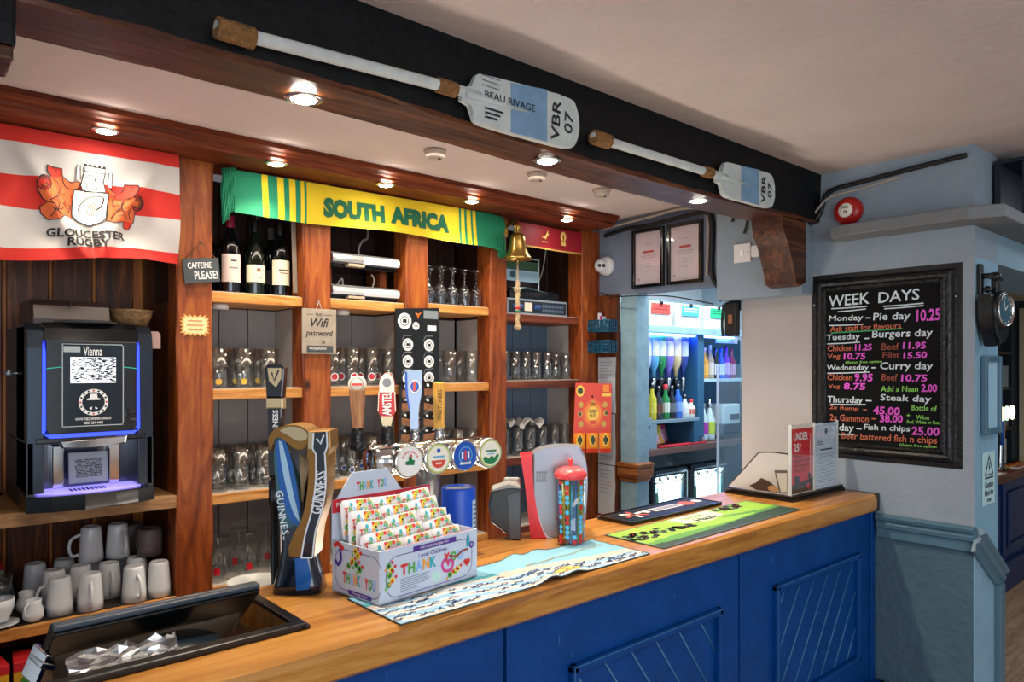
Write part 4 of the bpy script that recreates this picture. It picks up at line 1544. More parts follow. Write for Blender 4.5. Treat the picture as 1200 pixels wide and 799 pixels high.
q.decal(fit(text('password', 1, .012, shear=.2), w=.118, h=.032, cx=0, cy=-.01), WT, M_ink)
q.decal(fit(text('is', 1, .008), w=.014, h=.014, cx=.018, cy=-.043), WT, M_ink)
q.decal(rect(-.056, -.085, .06, -.058), WT, M_slate)
q.decal(stroke([(-.045 + .075 * k / 24, -.071 + .005 * math.sin(k * 1.9) + .001 * (k % 3)) for k in range(25)], .0022), front(0, -.0054, 0), M_chalk)
q.build('lettering', None, o, recalc=False)
q = MB()
q.tube([(-.012, 0, .09), (0, .004, .125), (.012, 0, .09)], .0012, 5, M_chalk)
q.sphere((0, .006, .125), .004, M_brushed, 6)
q.build('string', None, t)

# black snack card on the third post
M_card = mat('card_black', '#14181c', .4)
M_foil = mat('packet_black', '#1a1714', .25)
t = thing('snack_card', 'black card of snack packets hung on the third post', 'snack card', (1.853, 2.737, 1.87))
q = MB()
q.prism([(-.12, -.345), (.118, -.335), (.118, .003), (-.12, -.012)], -.002, .002, M_card, T=lambda x, y, z: (x, z, y))
PC = front(0, -.003, 0)
PC2 = front(0, -.0036, 0)


def badge(cx, cy, r):
    q.decal(ringshape(cx, cy, r * .62, r, 20), PC, M_white)
    q.decal(disc(cx, cy, r * .5, 14), PC, M_white)
    q.decal(rect(cx - r * .3, cy - r * .2, cx + r * .3, cy + r * .25), PC2, M_card)


badge(-.072, -.065, .036)
badge(-.012, -.085, .018)
q.decal(rect(.03, -.05, .11, -.012), PC, mat('card_grey', '#7d868c', .5))
q.decal(rect(.05, -.105, .1, -.08), PC, M_white)
q.decal(polyshape([(-.02, -.02), (0, -.03), (.02, -.02), (.005, -.04), (0, -.055), (-.005, -.04)]), PC, mat('card_orange', '#c8692a', .5))
for j in range(3):
    for s in (-.055, .06):
        badge(s, -.17 - j * .075, .028)
        q.decal(stroke([(s - .03, -.15 - j * .075), (s - .02, -.13 - j * .075), (s + .02, -.128 - j * .075)], .003), PC, MATS['card_grey'])
q.build('card', None, t, recalc=False)
random.seed(4)
M_pork = mat('packet_snack', '#8a5a34', .4, var=.4, vscale=60)
for j in range(4):
    for i in range(2):
        x0, z0 = (-.118, .0)[i], -.345 - .062 * j
        q = MB()
        w_, h_ = .12, .085
        q.grid(lambda u, v: Vector((x0 + w_ * u + .01, -.008 - .006 * (3 - j) * .5 - .012 * math.sin(PI * min(1, max(0, u))) * math.sin(PI * v), z0 - h_ * v + .01 * math.sin(u * 3 + i + j))), 10, 8, M_foil, matfn=lambda u, v: M_pork if .35 < v < .8 and .12 < u < .88 else (M_white if .16 < v < .26 and .1 < u < .9 and int(u * 14) % 2 else M_foil))
        q.grid(lambda u, v: Vector((x0 + w_ * u + .01, -.006 - .006 * (3 - j) * .5, z0 - h_ * v + .01 * math.sin(u * 3 + i + j))), 10, 1, M_foil)
        q.build('snack_packet', None, t)

# orange nut card on the last post
M_nut = mat('nut_red', '#d83a1c', .4)
M_nuto = mat('nut_orange', '#ef8a1e', .4)
M_nuty = mat('nut_yellow', '#f2c443', .4)
t = thing('nut_card', 'red and orange card of nut packets hung on the right-hand post', 'snack card', (2.937, 2.677, 1.515), -.628)
t.scale = (.74, 1, 1)
q = MB()
q.prism([(-.125, -.275), (.155, -.28), (.16, -.005), (-.11, 0)], -.002, .002, M_nut, T=lambda x, y, z: (x, z, y))
PC, PC2, PC3, PC4 = (front(0, -.003 - .0006 * i, 0) for i in range(4))
M_dkgreen = mat('nut_logo', '#2b3018', .4)
for r_, m_ in ((.08, mat('nut_glow1', '#e65a1c', .4)), (.062, M_nuto), (.042, M_nuty)):
    q.decal(disc(.02, -.17, r_, 24), (PC, PC2, PC3)[(.08, .062, .042).index(r_)], m_)
q.decal(fit(text('NOBBY', 1, .02, shear=.15), w=.066, h=.02, cx=.02, cy=-.155), PC4, M_dkgreen)
q.decal(fit(text('NUTS', 1, .02), w=.05, h=.018, cx=.02, cy=-.18), PC4, M_dkgreen)
q.decal(rect(-.005, -.225, .045, -.205), PC4, M_nut)
q.decal(disc(-.075, -.045, .03, 20, ry=.032), PC2, M_nuty)
q.decal(disc(-.075, -.045, .02, 20, ry=.018), PC3, M_dkgreen)
q.decal(rect(.095, -.05, .14, -.012), PC2, M_nuto)
q.decal(rect(.09, -.075, .155, -.058), PC2, M_nuty)
for x, z in ((-.07, -.12), (.02, -.115), (.11, -.12), (-.075, -.17), (.115, -.165), (-.07, -.225), (.10, -.225)):
    q.decal(disc(x, z, .019, 10, ry=.017), PC2, mat('nut_tan', '#c8a04a', .5))
for x, z in ((-.078, -.17), (.12, -.165)):
    q.decal(disc(x, z, .011, 10), PC3, M_dkgreen)
q.decal(disc(.015, -.075, .007, 10), PC3, M_gap)
q.build('card', None, t, recalc=False)
for i in range(3):
    q = MB()
    x0 = -.125 + .095 * i
    q.grid(lambda u, v: Vector((x0 + .088 * u, -.006 - .014 * math.sin(PI * u) * math.sin(PI * v) - .002 * i, -.262 - .12 * v)), 10, 10, M_nuto, matfn=lambda u, v: (M_nut if v > .82 or v < .1 else (M_nuto if (u - .5) ** 2 + (v - .42) ** 2 > .09 else (M_nuty if (u - .5) ** 2 + (v - .42) ** 2 > .035 else M_dkgreen))))
    q.grid(lambda u, v: Vector((x0 + .088 * u, -.005, -.262 - .12 * v)), 2, 2, M_nuto)
    q.build('nut_packet', None, t)
# ================================================================== oars on the beam
M_oarw = mat('oar_white', '#b9c0bf', .7, var=.12, vscale=25)
M_oarb = mat('oar_blue', '#6f93b0', .7, var=.12, vscale=25)
M_jute = mat('jute_rope', '#8a6238', .95, var=.35, vscale=80, bump=1, bscale=180)


def oar(lb, x0, z0, xc, zc, xb0, xb1, zb0, zb1, hb0, hb1, words):
    t = thing('wooden_oar', lb, 'oar', (0, 1.40, 0), 0, 'oars on the beam')
    q = MB()
    n = 12
    pts = [(x0 + (xb0 + .03 - x0) * i / n, 0, z0 + (zc - z0) * min(1.04, (x0 + (xb0 + .03 - x0) * i / n - x0) / (xc - x0))) for i in range(n + 1)]
    q.tube(pts, .0135, 10, M_oarw)
    q.build('shaft', None, t)
    q = MB()
    sh = c2([(xb0 - .03, zb0 - .018), (xb0 + .0, zb0 - .02), (xb0 + .01, zb0 - hb0 * .5), (xb0 + .05, zb0 - hb0 * .56), ((xb0 + xb1) / 2, (zb0 + zb1) / 2 - hb1 * .49), (xb1 - .05, zb1 - hb1 * .5), (xb1 - .012, zb1 - hb1 * .36), (xb1, zb1), (xb1 - .012, zb1 + hb1 * .36), (xb1 - .04, zb1 + hb1 * .5), ((xb0 + xb1) / 2, (zb0 + zb1) / 2 + hb1 * .49), (xb0 + .05, zb0 + hb0 * .56), (xb0 + .015, zb0 + hb0 * .5), (xb0, zb0 + .02), (xb0 - .03, zb0 + .018)], 3)
    q.prism(sh, -.009, .009, M_oarw, T=lambda x, y, z: (x, z, y), bev=.003)
    xm0, xm1 = xb0 + (xb1 - xb0) * .33, xb0 + (xb1 - xb0) * .67
    q.decal(polyshape([(xm0, zb0 - hb0 * .55), (xm1, zb1 - hb1 * .505), (xm1, zb1 + hb1 * .505), (xm0, zb0 + hb0 * .58)]), plane((0, -.0095, 0), (1, 0, 0), (0, 0, 1)), M_oarb)
    q.tube([(xb0 - .02, -.006, zb0), (xm0 + .07 * (xb1 - xb0) / .39, -.006, zb0 + .004)], [.011, .004], 8, M_oarw)
    o = q.build('blade', None, t)
    q = MB()
    k = (xb1 - xb0) / .39
    PP = plane((0, -.0112, 0), (1, 0, 0), (0, 0, 1))
    vx = xb0 + (xb1 - xb0) * .81
    q.decal(move(fit(text('VBR', 1, .015), w=.115 * k, h=.032 * k), vx - .022 * k, (zb0 + zb1) / 2, PI / 2 - .07), PP, M_ink)
    q.decal(move(fit(text('07', 1, .01), w=.06 * k, h=.033 * k), vx + .028 * k, (zb0 + zb1) / 2 + .004 * k, PI / 2 - .07), PP, M_ink)
    if words:
        q.decal(move(fit(text('BEAU RIVAGE', 1, .006), w=.17, h=.018), xb0 + .125, zb0 + .016, .02), PP, M_ink)
        for j in range(3):
            q.decal(rect(xb0 + .04, zb0 - .022 - j * .011, xb0 + .10 - j * .01, zb0 - .017 - j * .011), PP, M_ink)
            q.decal(rect(xb0 + .03, zb0 + .035 + j * .012, xb0 + .09, zb0 + .0365 + j * .012), PP, M_ink)
    q.build('lettering', None, o, recalc=False)
    for a, c, rr in ((x0, x0 + .075 * k, .021), (xc - .028 * k, xc + .028 * k, .018)):
        q = MB()
        za = z0 + (zc - z0) * (a - x0) / (xc - x0)
        m_ = 26
        pp, rs = [], []
        for i in range(m_ + 1):
            pp.append((a + (c - a) * i / m_, 0, za))
            rs.append(rr * (.94 + .09 * (i % 2)))
        q.tube(pp, rs, 12, M_jute)
        q.build('rope_binding', None, t)
    return t


oar('longer pale oar with rope bindings on the black beam, blade lettered BEAU RIVAGE', .49, 2.243, 1.03, 2.268, 1.10, 1.482, 2.262, 2.272, .112, .138, True)
oar('shorter pale oar on the black beam nearer the wall, blade lettered VBR 07', 1.548, 2.258, 2.12, 2.259, 2.20, 2.556, 2.252, 2.258, .108, .128, False)

# ceiling detectors
for (x, y), lb in zip(((1.581, 2.22), (2.087, 2.203), (2.5, 2.208)), ('white ceiling smoke detector nearest the flag end', 'white ceiling smoke detector in the middle of the three over the aisle', 'white ceiling smoke detector nearest the framed certificates')):
    t = thing('smoke_detector', lb, 'detector', (x, y, 2.409), 0, 'detectors on the ceiling over the aisle')
    q = MB()
    q.lathe([(.001, -.03), (.028, -.03), (.034, -.026), (.036, -.012), (.042, -.008), (.042, .0), (.001, 0)], m=mat('detector_white', '#b3a69e', .5), n=28)
    q.build('body', None, t)
    q = MB()
    q.lathe([(.001, -.033), (.006, -.033), (.006, -.029)], (.012, -.01, 0), 10, M_mdark)
    q.build('indicator', None, t)

# ================================================================== harp shaped stout tap
M_navy = mat('harp_navy', '#0a1526', .2, coat=.5)
M_steelblue = mat('harp_blue', '#1d5fae', .22, metal=.35, coat=.4)
M_paleblue2 = mat('harp_pale_blue', '#a9cfe6', .25, metal=.3)
M_teal = mat('harp_teal', '#3f6a78', .25, metal=.4)
M_goldp = mat('harp_gold', '#8f6832', .35, metal=.55)
M_goldl = mat('harp_gold_light', '#c2b08a', .3, metal=.6)
M_hbase = mat('harp_base', '#081425', .18, coat=.6)
M_wline = mat('harp_white_line', '#d9e2ea', .4)
K = .00186
hp = thing('harp_beer_tap', 'tall harp shaped stout tap in dark blue and gold on the counter', 'beer tap', (.728, 1.532, 1.1003), -math.atan2(.6626, .749))


def hc(pts):
    """outline in the plane of the harp"""
    return [((300 + x / 3.474 - 355) * K, (699 - (480 + y / 3.474)) * K) for x, y in pts]


HT = lambda x, y, z: (x, z, y)
q = MB()
secs = [(0, .056, .043), (.02, .053, .041), (.06, .042, .037), (.10, .036, .036), (.15, .034, .03), (.2, .036, .026)]
rings = []
for z, a, b_ in secs:
    ring = []
    for i in range(16):
        t_ = 2 * PI * i / 16
        ca, sa_ = math.cos(t_), math.sin(t_)
        ring.append(q.bm.verts.new((a * math.copysign(abs(ca) ** .5, ca) - .006 - .10 * max(0, z - .1), b_ * math.copysign(abs(sa_) ** .5, sa_), z)))
    rings.append(ring)
for j in range(len(rings) - 1):
    for i in range(16):
        q._f([rings[j][i], rings[j][(i + 1) % 16], rings[j + 1][(i + 1) % 16], rings[j + 1][i]], M_hbase, True)
q._f(rings[0], M_hbase)
q._f(rings[-1], M_hbase)
q.decal(polyshape(hc([(178, 612), (228, 606), (250, 690), (240, 735), (188, 740)])), lambda x, y: (x, -.0465 + .13 * min(y, .06), y), M_steelblue)
q.build('base', None, hp)
q = MB()
outer = hc(c2([(95, 115), (88, 190), (95, 300), (108, 420), (125, 520), (148, 582)], 4) + c2([(160, 520), (198, 470), (185, 330), (160, 215), (128, 120)], 4))
q.prism(outer, -.03, .03, M_teal, T=HT, bev=.006)
PH = lambda d: plane((0, -.0305 - d, 0), (1, 0, 0), (0, 0, 1))
q.decal(polyshape(hc(c2([(100, 125), (100, 220), (118, 350), (150, 450), (185, 480), (198, 465)], 4) + c2([(190, 400), (170, 280), (150, 190), (125, 125)], 4))), PH(.0), M_steelblue)
q.decal(polyshape(hc(c2([(108, 130), (120, 230), (145, 350), (170, 430), (196, 468)], 5) + c2([(186, 420), (165, 330), (145, 230), (122, 135)], 5))), PH(.0006), M_paleblue2)
q.decal(polyshape(hc(c2([(126, 130), (150, 230), (170, 330), (190, 430), (198, 462)], 5) + c2([(195, 400), (178, 290), (158, 200), (135, 130)], 5))), PH(.0012), M_steelblue)
o = q.build('harp_body', None, hp, 'blue and silver curved harp body')
q = MB()


def along(s, path, size, off, m, dy, flip=1):
    """letters set one by one along a path"""
    n_ = len(s)
    P = catmull([(x, y, 0) for x, y in path], 8)
    L = [0]
    for i in range(1, len(P)):
        L.append(L[-1] + (P[i] - P[i - 1]).length)
    ws = [twidth(text(ch, size, .02)) if ch != ' ' else size * .3 for ch in s]
    kf = min(1.0, .9 * L[-1] / sum(ws))
    ws = [w_ * kf for w_ in ws]
    gap = (L[-1] - sum(ws)) / max(1, n_ - 1)
    pos = 0
    for ch, w_ in zip(s, ws):
        c = pos + w_ / 2
        i = max(k_ for k_ in range(len(L)) if L[k_] <= c) if c < L[-1] else len(L) - 2
        i = min(i, len(P) - 2)
        d_ = (P[i + 1] - P[i]).normalized()
        p_ = P[i] + d_ * (c - L[i])
        if ch != ' ':
            q.decal(move(fit(text(ch, size, .02), w=w_, h=size * .72), p_.x, p_.y, math.atan2(d_.y, d_.x)), PH(dy), m)
        pos += w_ + gap


along('GUINNESS', hc([(112, 335), (118, 400), (128, 470), (142, 540)]), .022, 0, M_wline, .001)
q.build('lettering', None, o, recalc=False)
q = MB()
top = hc(c2([(80, 172), (72, 120), (98, 82), (150, 65), (205, 70), (240, 98), (236, 135), (210, 165), (178, 160), (150, 138), (120, 116), (100, 120), (88, 150), (80, 172)], 4)[:-1])
q.prism(top, -.042, .04, M_goldp, T=HT, bev=.008)
q.decal(polyshape(hc(c2([(118, 88), (150, 72), (200, 76), (232, 100), (225, 125), (190, 128), (155, 108), (118, 88)], 4)[:-1])), plane((0, -.0425, 0), (1, 0, 0), (0, 0, 1)), M_goldl)
q.decal(polyshape(hc([(190, 150), (232, 140), (232, 180), (215, 195), (190, 175)])), plane((0, -.041, 0), (1, 0, 0), (0, 0, 1)), mat('harp_gold_dark', '#4a4038', .3, metal=.5))
q.build('harp_crest', None, hp, 'gold curved top of the harp')
q = MB()
for i in range(7):
    x = 182 + i * 8.5
    a = hc([(x, 165 + i * 3), (196 + i * 1.6, 400 - i * 12)])
    q.tube([(a[0][0], -.012, a[0][1]), (a[1][0], -.012, a[1][1])], .0018, 5, mat('harp_string', '#b59a78', .4))
q.prism(hc([(170, 180), (236, 165), (232, 340), (205, 440), (190, 400)]), .0, .004, M_hbase, T=HT)
q.build('strings', None, hp, 'tan strings of the harp')
q = MB()
pil = hc([(240, 90), (330, 86), (334, 155), (313, 188)] + c2([(316, 300), (302, 400), (276, 490), (263, 602)], 4) + [(230, 608), (158, 600), (156, 565)] + c2([(178, 510), (215, 440), (236, 330), (243, 190)], 4) + [(232, 165)])
q.prism(pil, -.05, .02, M_goldp, T=HT, bev=.004)
PQ = lambda d: plane((0, -.0505 - d, 0), (1, 0, 0), (0, 0, 1))
face_l = c2([(272, 180), (270, 300), (255, 410), (228, 510), (212, 602)], 5)
face_r = c2([(308, 182), (312, 300), (298, 400), (270, 495), (258, 600)], 5)
q.decal((lambda A, B: (A + B, [[i, i + 1, len(A) + i + 1, len(A) + i] for i in range(len(A) - 1)]))(hc(face_l), hc(face_r)), PQ(.0), M_navy)
q.decal(polyshape(hc([(262, 95), (315, 90), (318, 150), (305, 180), (272, 182), (258, 160)])), PQ(.0), M_navy)
q.decal(polyshape(hc([(240, 92), (262, 95), (258, 160), (240, 160)])), PQ(.0002), M_goldl)
for L_ in (face_l, face_r, [(262, 95), (258, 160), (272, 182)], [(315, 90), (318, 150), (306, 182)], [(208, 602), (258, 602)]):
    q.decal(stroke(hc(L_), .0034), PQ(.0008), M_wline)
q.decal(stroke(hc([(275, 118), (290, 140), (304, 104)]), .004), PQ(.0008), M_wline)
o = q.build('front_pillar', None, hp, 'dark blue and gold front pillar of the harp')
q = MB()
PH = PQ
along('GUINNESS', hc([(270, 424), (283, 350), (291, 300), (292, 250)]), .034, 0, M_wline, .001)
q.build('lettering', None, o, recalc=False)
# black tap handle behind the harp
t = thing('stout_tap_handle', 'tall black tap handle with harp badge and white lettering behind the harp tap', 'tap handle', (.716, 1.648, 1.0125), -.7)
q = MB()
q.lathe([(.001, 0), (.022, 0), (.018, .03), (.012, .05), (.012, .25), (.017, .27), (.017, .32), (.001, .33)], m=M_mblack, n=20)
q.build('valve', None, t)
q = MB()
pr = [(-.015, .33), (.015, .33), (.018, .50), (-.018, .50)]
q.prism(pr, -.012, .012, M_mblack, T=HT, bev=.004)
o = q.build('grip', None, t)
q = MB()
PG = plane((0, -.0125, 0), (1, 0, 0), (0, 0, 1))
q.decal(move(fit(text('GUINNESS', 1, .02), w=.085, h=.013), 0.002, .445, PI / 2), PG, M_wline)
q.build('lettering', None, o, recalc=False)
q = MB()
q.prism([(-.020, .49), (.020, .49), (.020, .515), (-.020, .515)], -.014, .014, M_goldl, T=HT, bev=.003)
q.build('collar', None, t)
q = MB()
q.prism([(-.019, .515), (.019, .515), (.024, .585), (.015, .595), (-.018, .593), (-.024, .585)], -.014, .014, M_mblack, T=HT, bev=.004)
q.decal(polyshape([(-.016, .585), (.017, .585), (.016, .56), (.004, .54), (-.012, .555)]), plane((0, -.0145, 0), (1, 0, 0), (0, 0, 1)), M_goldl)
q.decal(stroke([(-.006, .575), (.0, .555), (.01, .58)], .004), plane((0, -.015, 0), (1, 0, 0), (0, 0, 1)), M_navy)
q.build('head', None, t)

# ================================================================== chrome beer font with four badges
bf = thing('beer_font', 'chrome bar beer font on a column with four round badges', 'beer tap', (1.09, 1.565, 1.1003))
q = MB()
q.lathe([(.001, 0), (.036, 0), (.036, .008), (.033, .014), (.031, .03), (.031, .25), (.001, .26)], m=M_brushed, n=28)
q.build('column', None, bf)
q = MB()
q.lathe([(.001, -.175), (.03, -.175), (.040, -.155), (.040, .195), (.03, .21), (.001, .21)], (0, .0, .268), 28, M_chrome, R=rotm(0, PI / 2, 0))
q.build('cross_bar', None, bf)
view = Vector((0, -1, 0))
side = Vector((1, 0, 0))
M_blueb = mat('badge_blue', '#1a52b8', .35)
M_greenb = mat('badge_green', '#1d7a4a', .35)
M_redb = mat('badge_red', '#d84a3a', .35)
M_cream = mat('badge_cream', '#f2eddc', .4)
M_lime = mat('badge_lime', '#b9cc6a', .4)
for i, x in enumerate((-.098, -.012, .074, .160)):
    q = MB()
    Rv = Matrix((side, Vector((0, 0, 1)), -view)).transposed()
    Rv = Matrix([[side.x, 0, view.x], [side.y, 0, view.y], [0, 1, 0]])
    c = Vector((x, -.004, .268))
    rr = .0405
    q.lathe([(.030, .0), (.036, .012), (.036, .02), (.0385, .024), (.0385, .03), (.037, .034), (rr, .042), (rr + .001, .055), (rr - .002, .062), (rr - .004, .060), (.001, .060)], c, 32, M_chrome, R=Rv)
    o = q.build('badge_housing', None, bf)
    q = MB()
    cf = c + view * .0612
    BP = lambda d: plane(cf, side, (0, 0, 1), d)
    rim = (M_cream, M_lime, M_blueb, M_lime)[i]
    q.decal(disc(0, 0, .037, 28), BP(.0), rim)
    q.decal(disc(0, 0, .033, 28), BP(.0006), (M_white, M_cream, M_blueb, M_cream)[i])
    if i == 0:
        q.decal(polyshape([(-.012, -.008), (.012, -.010), (.014, .002), (.006, .004), (.006, .014), (-.004, .012), (-.004, .002), (-.014, .0)]), BP(.0012), M_greenb)
        q.decal(disc(.002, .014, .004, 10), BP(.0013), M_redb)
        for k_ in range(9):
            a = PI * (.15 + .7 * k_ / 8)
            q.decal(rect(.024 * math.cos(a) - .0018, .024 * math.sin(a) - .0025, .024 * math.cos(a) + .0018, .024 * math.sin(a) + .0025), BP(.0012), M_redb)
    elif i == 1:
        q.decal(polyshape([(.022 * math.cos(a), -.004 + .02 * math.sin(a)) for a in [PI + PI * k_ / 12 for k_ in range(13)]]), BP(.0012), M_redb)
        q.decal(disc(0, .02, .006, 12), BP(.0012), M_blueb)
        q.decal(rect(-.018, .002, .018, .007), BP(.0012), mat('badge_sky', '#6fb0d8', .4))
        q.decal(rect(-.009, -.014, .009, -.010), BP(.0015), M_cream)
    elif i == 2:
        q.decal(rect(-.013, -.008, -.007, .012), BP(.0012), M_white)
        q.decal(rect(-.003, -.012, .003, .014), BP(.0012), M_redb)
        q.decal(rect(.007, -.008, .013, .012), BP(.0012), M_white)
        q.decal(rect(-.018, -.022, .018, -.016), BP(.0012), M_white)
        q.decal(ringshape(0, .002, .02, .0225, 24), BP(.0012), mat('badge_sky', '#6fb0d8', .4))
    else:
        q.decal(polyshape([(-.028, -.012), (-.018, -.006), (-.008, -.014), (.002, -.006), (.012, -.012), (.024, -.002), (.029, -.008), (.022, -.02), (.008, -.030), (-.01, -.029), (-.022, -.022)]), BP(.0012), M_greenb)
        q.decal(rect(-.019, .004, .019, .009), BP(.0012), M_greenb)
        q.decal(rect(-.013, -.003, .013, .0), BP(.0012), mat('badge_sky', '#6fb0d8', .4))
    q.build('badge_face', None, o, ('white badge with a small green figure', 'cream badge with a red half disc', 'blue badge with a red and white crest', 'pale green badge with green hills')[i], recalc=False)
# valves and handles
HX = (-.20, -.116, -.034, .044)
M_valve = mat('valve_black', '#0c0d10', .3)
for i, (x, ttop) in enumerate(zip(HX, (1.574, 1.587, 1.592, 1.560))):
    t = thing('tap_handle', ['wooden tap handle with a round cream badge on top, above the charity box', 'red and white tap handle lettered AMSTEL', 'silver blue tap handle with a small round crest', 'yellow wooden tap handle with dark upright lettering'][i], 'tap handle', (1.09 + x, 1.575, 1.1), -.62, 'tap handles on the chrome font')
    zb = (.275, .275, .309, .309)[i]
    q = MB()
    if i < 2:
        q.lathe([(.001, zb), (.012, zb), (.012, zb + .02), (.019, zb + .022), (.019, zb + .038), (.0175, zb + .040), (.0175, zb + .05), (.018, zb + .052), (.016, zb + .068), (.0145, zb + .07), (.0145, zb + .078), (.001, zb + .08)], m=M_valve, n=20)
        zt = zb + .078
    else:
        q.lathe([(.001, zb), (.013, zb), (.013, zb + .01), (.0115, zb + .012), (.0115, zb + .026), (.013, zb + .028), (.001, zb + .03)], m=M_chrome, n=20)
        zt = zb + .03
    q.build('valve', None, t)
    h = ttop - 1.1
    q = MB()
    PF = lambda d: plane((0, -d, 0), (1, 0, 0), (0, 0, 1))
    if i == 0:
        q.prism([(-.011, zt - .002), (.013, zt - .002), (.019, h - .028), (-.019, h - .028)], -.014, .014, wood('handle_wood', '#6a4326', '#9a6a44', '#b98a60', axis='Z', scale=3), T=HT, bev=.003)
        q.build('grip', None, t)
        q = MB()
        q.lathe([(.001, -.013), (.019, -.013), (.021, -.01), (.021, .01), (.019, .013), (.001, .013)], (0, 0, h - .016), 24, M_cream, R=rotm(PI / 2, 0, 0))
        q.decal(rect(-.013, h - .019, .013, h - .013), PF(.0135), M_redb)
        q.decal(ringshape(0, h - .016, .015, .017, 20), PF(.0135), M_goldp)
        q.build('badge', None, t)
    elif i == 1:
        q.prism(c2([(-.006, zt), (-.012, zt + .02), (-.022, zt + .035)], 3) + c2([(-.019, h - .05), (-.017, h - .018), (0, h), (.017, h - .018), (.019, h - .05)], 4) + c2([(.022, zt + .035), (.012, zt + .02), (.006, zt)], 3), -.012, .012, mat('amstel_red', '#c21a22', .3), T=HT, bev=.003)
        q.decal(polyshape(c2([(-.0185, h - .05), (-.0165, h - .018), (0, h - .002), (.0165, h - .018), (.0185, h - .05)], 4)), PF(.0126), M_cream)
        q.decal(disc(0, h - .026, .011, 16), PF(.0130), mat('card_grey', '#7d868c', .5))
        q.decal(polyshape([(-.010, zt), (.010, zt), (.016, zt + .024), (-.016, zt + .024)]), PF(.0126), M_goldl)
        q.decal(stroke([(-.0195, h - .05), (-.0215, zt + .036)], .002), PF(.0127), M_cream)
        q.decal(stroke([(.0195, h - .05), (.0215, zt + .036)], .002), PF(.0127), M_cream)
        o = q.build('grip', None, t)
        q = MB()
        q.decal(move(fit(text('AMSTEL', 1, .02), w=.058, h=.023), 0, (zt + h) / 2 - .012, PI / 2), PF(.0132), M_white)
        q.build('lettering', None, o, recalc=False)
    elif i == 2:
        q.prism(c2([(-.011, zt - .002), (-.012, zt + .05), (-.022, h - .06), (-.024, h)], 4) + c2([(.020, h), (.018, h - .06), (.011, zt + .05), (.011, zt - .002)], 4), -.012, .012, mat('handle_silverblue', '#8fa0b8', .3, metal=.5), T=HT, bev=.003)
        q.decal(polyshape(c2([(-.0135, zt + .05), (-.0225, h - .06), (-.024, h - .005)], 4) + c2([(-.018, h - .005), (-.0165, h - .06), (-.010, zt + .05)], 4)), PF(.0126), M_blueb)
        q.decal(disc(.001, h - .042, .014, 18, ry=.017), PF(.0128), M_cream)
        q.decal(disc(.001, h - .042, .011, 18, ry=.014), PF(.0132), M_blueb)
        q.decal(rect(-.003, h - .053, .004, h - .03), PF(.0136), M_redb)
        q.build('grip', None, t)
    else:
        q.prism([(-.014, zt - .002), (.014, zt - .002), (.017, h - .012), (.016, h), (-.016, h), (-.017, h - .012)], -.013, .013, wood('handle_yellow', '#9a6a20', '#c8922e', '#dcae54', axis='Z', scale=3), T=HT, bev=.004)
        o = q.build('grip', None, t)
        q = MB()
        q.decal(move(fit(text('THATCHERS', 1, .01), w=.082, h=.011), .003, (zt + h) / 2, PI / 2), PF(.0135), mat('handle_ink', '#4a3012', .6))
        q.build('lettering', None, o, recalc=False)

# ================================================================== charity box of thank-you sweets
M_box = mat('box_white', '#c0cde0', .5)
M_boxin = mat('box_white_inside', '#d4d4da', .6)
M_purple = mat('print_purple', '#4d2a8c', .5)
M_pink = mat('print_pink', '#c53a8c', .5)
RAIN = [mat('rain_red', '#d32a2a', .5), mat('rain_green', '#4fa04a', .5), mat('rain_sky', '#7fb0e6', .5), mat('rain_orange', '#e09a3a', .5), mat('rain_teal', '#2aa0b4', .5), mat('rain_lime', '#7ab83a', .5)]
M_sun = mat('print_yellow', '#e8c832', .5)
cb = thing('charity_box', 'open white charity box printed THANK YOU holding sweet packets', 'box', (.790, 1.308, 1.1045), math.radians(7.5))
BW, BD, BH = .292, .165, .112
q = MB()
th = .003
q.box((0, 0, 0), (BW, th, BH), M_box)
q.box((0, BD - th, 0), (BW, BD, BH), M_box)
q.box((0, th, 0), (th, BD - th, BH + .0), M_box)
q.box((BW - th, th, 0), (BW, BD - th, BH), M_box)
q.box((0, 0, 0), (BW, BD, th), M_box)
q.decal(rect(0.02, .0, BW - .02, .012), lambda x, y: Vector((x, th * .5 + .0005, BH + .0008)) + Vector((0, y * .2, 0)), M_pink)
q.build('tray', None, cb)
q = MB()
F0 = lambda d: plane((0, -d, 0), (1, 0, 0), (0, 0, 1))


def word(s, x0, x1, y0, y1, T, off=0):
    n_ = len(s)
    w_ = (x1 - x0) / n_
    for i, ch in enumerate(s):
        if ch != ' ':
            q.decal(fit(text(ch, 1, .05), w=w_ * .92, h=y1 - y0, cx=x0 + w_ * (i + .5), cy=(y0 + y1) / 2), T, RAIN[(i + off) % 6])


def flowers(T, T2, T3, pts, r):
    for i, (x, y) in enumerate(pts):
        q.decal(disc(x, y, r, 10), T, M_sun if i % 2 else RAIN[1])
        q.decal(disc(x, y, r * .45, 8), T2, M_ink)
        q.decal(disc(x + r * 1.3, y + r * .9, r * .55, 8), T3, RAIN[0])
        q.decal(disc(x - r * 1.2, y - r * 1.0, r * .45, 8), T3, RAIN[(i * 2 + 3) % 6])


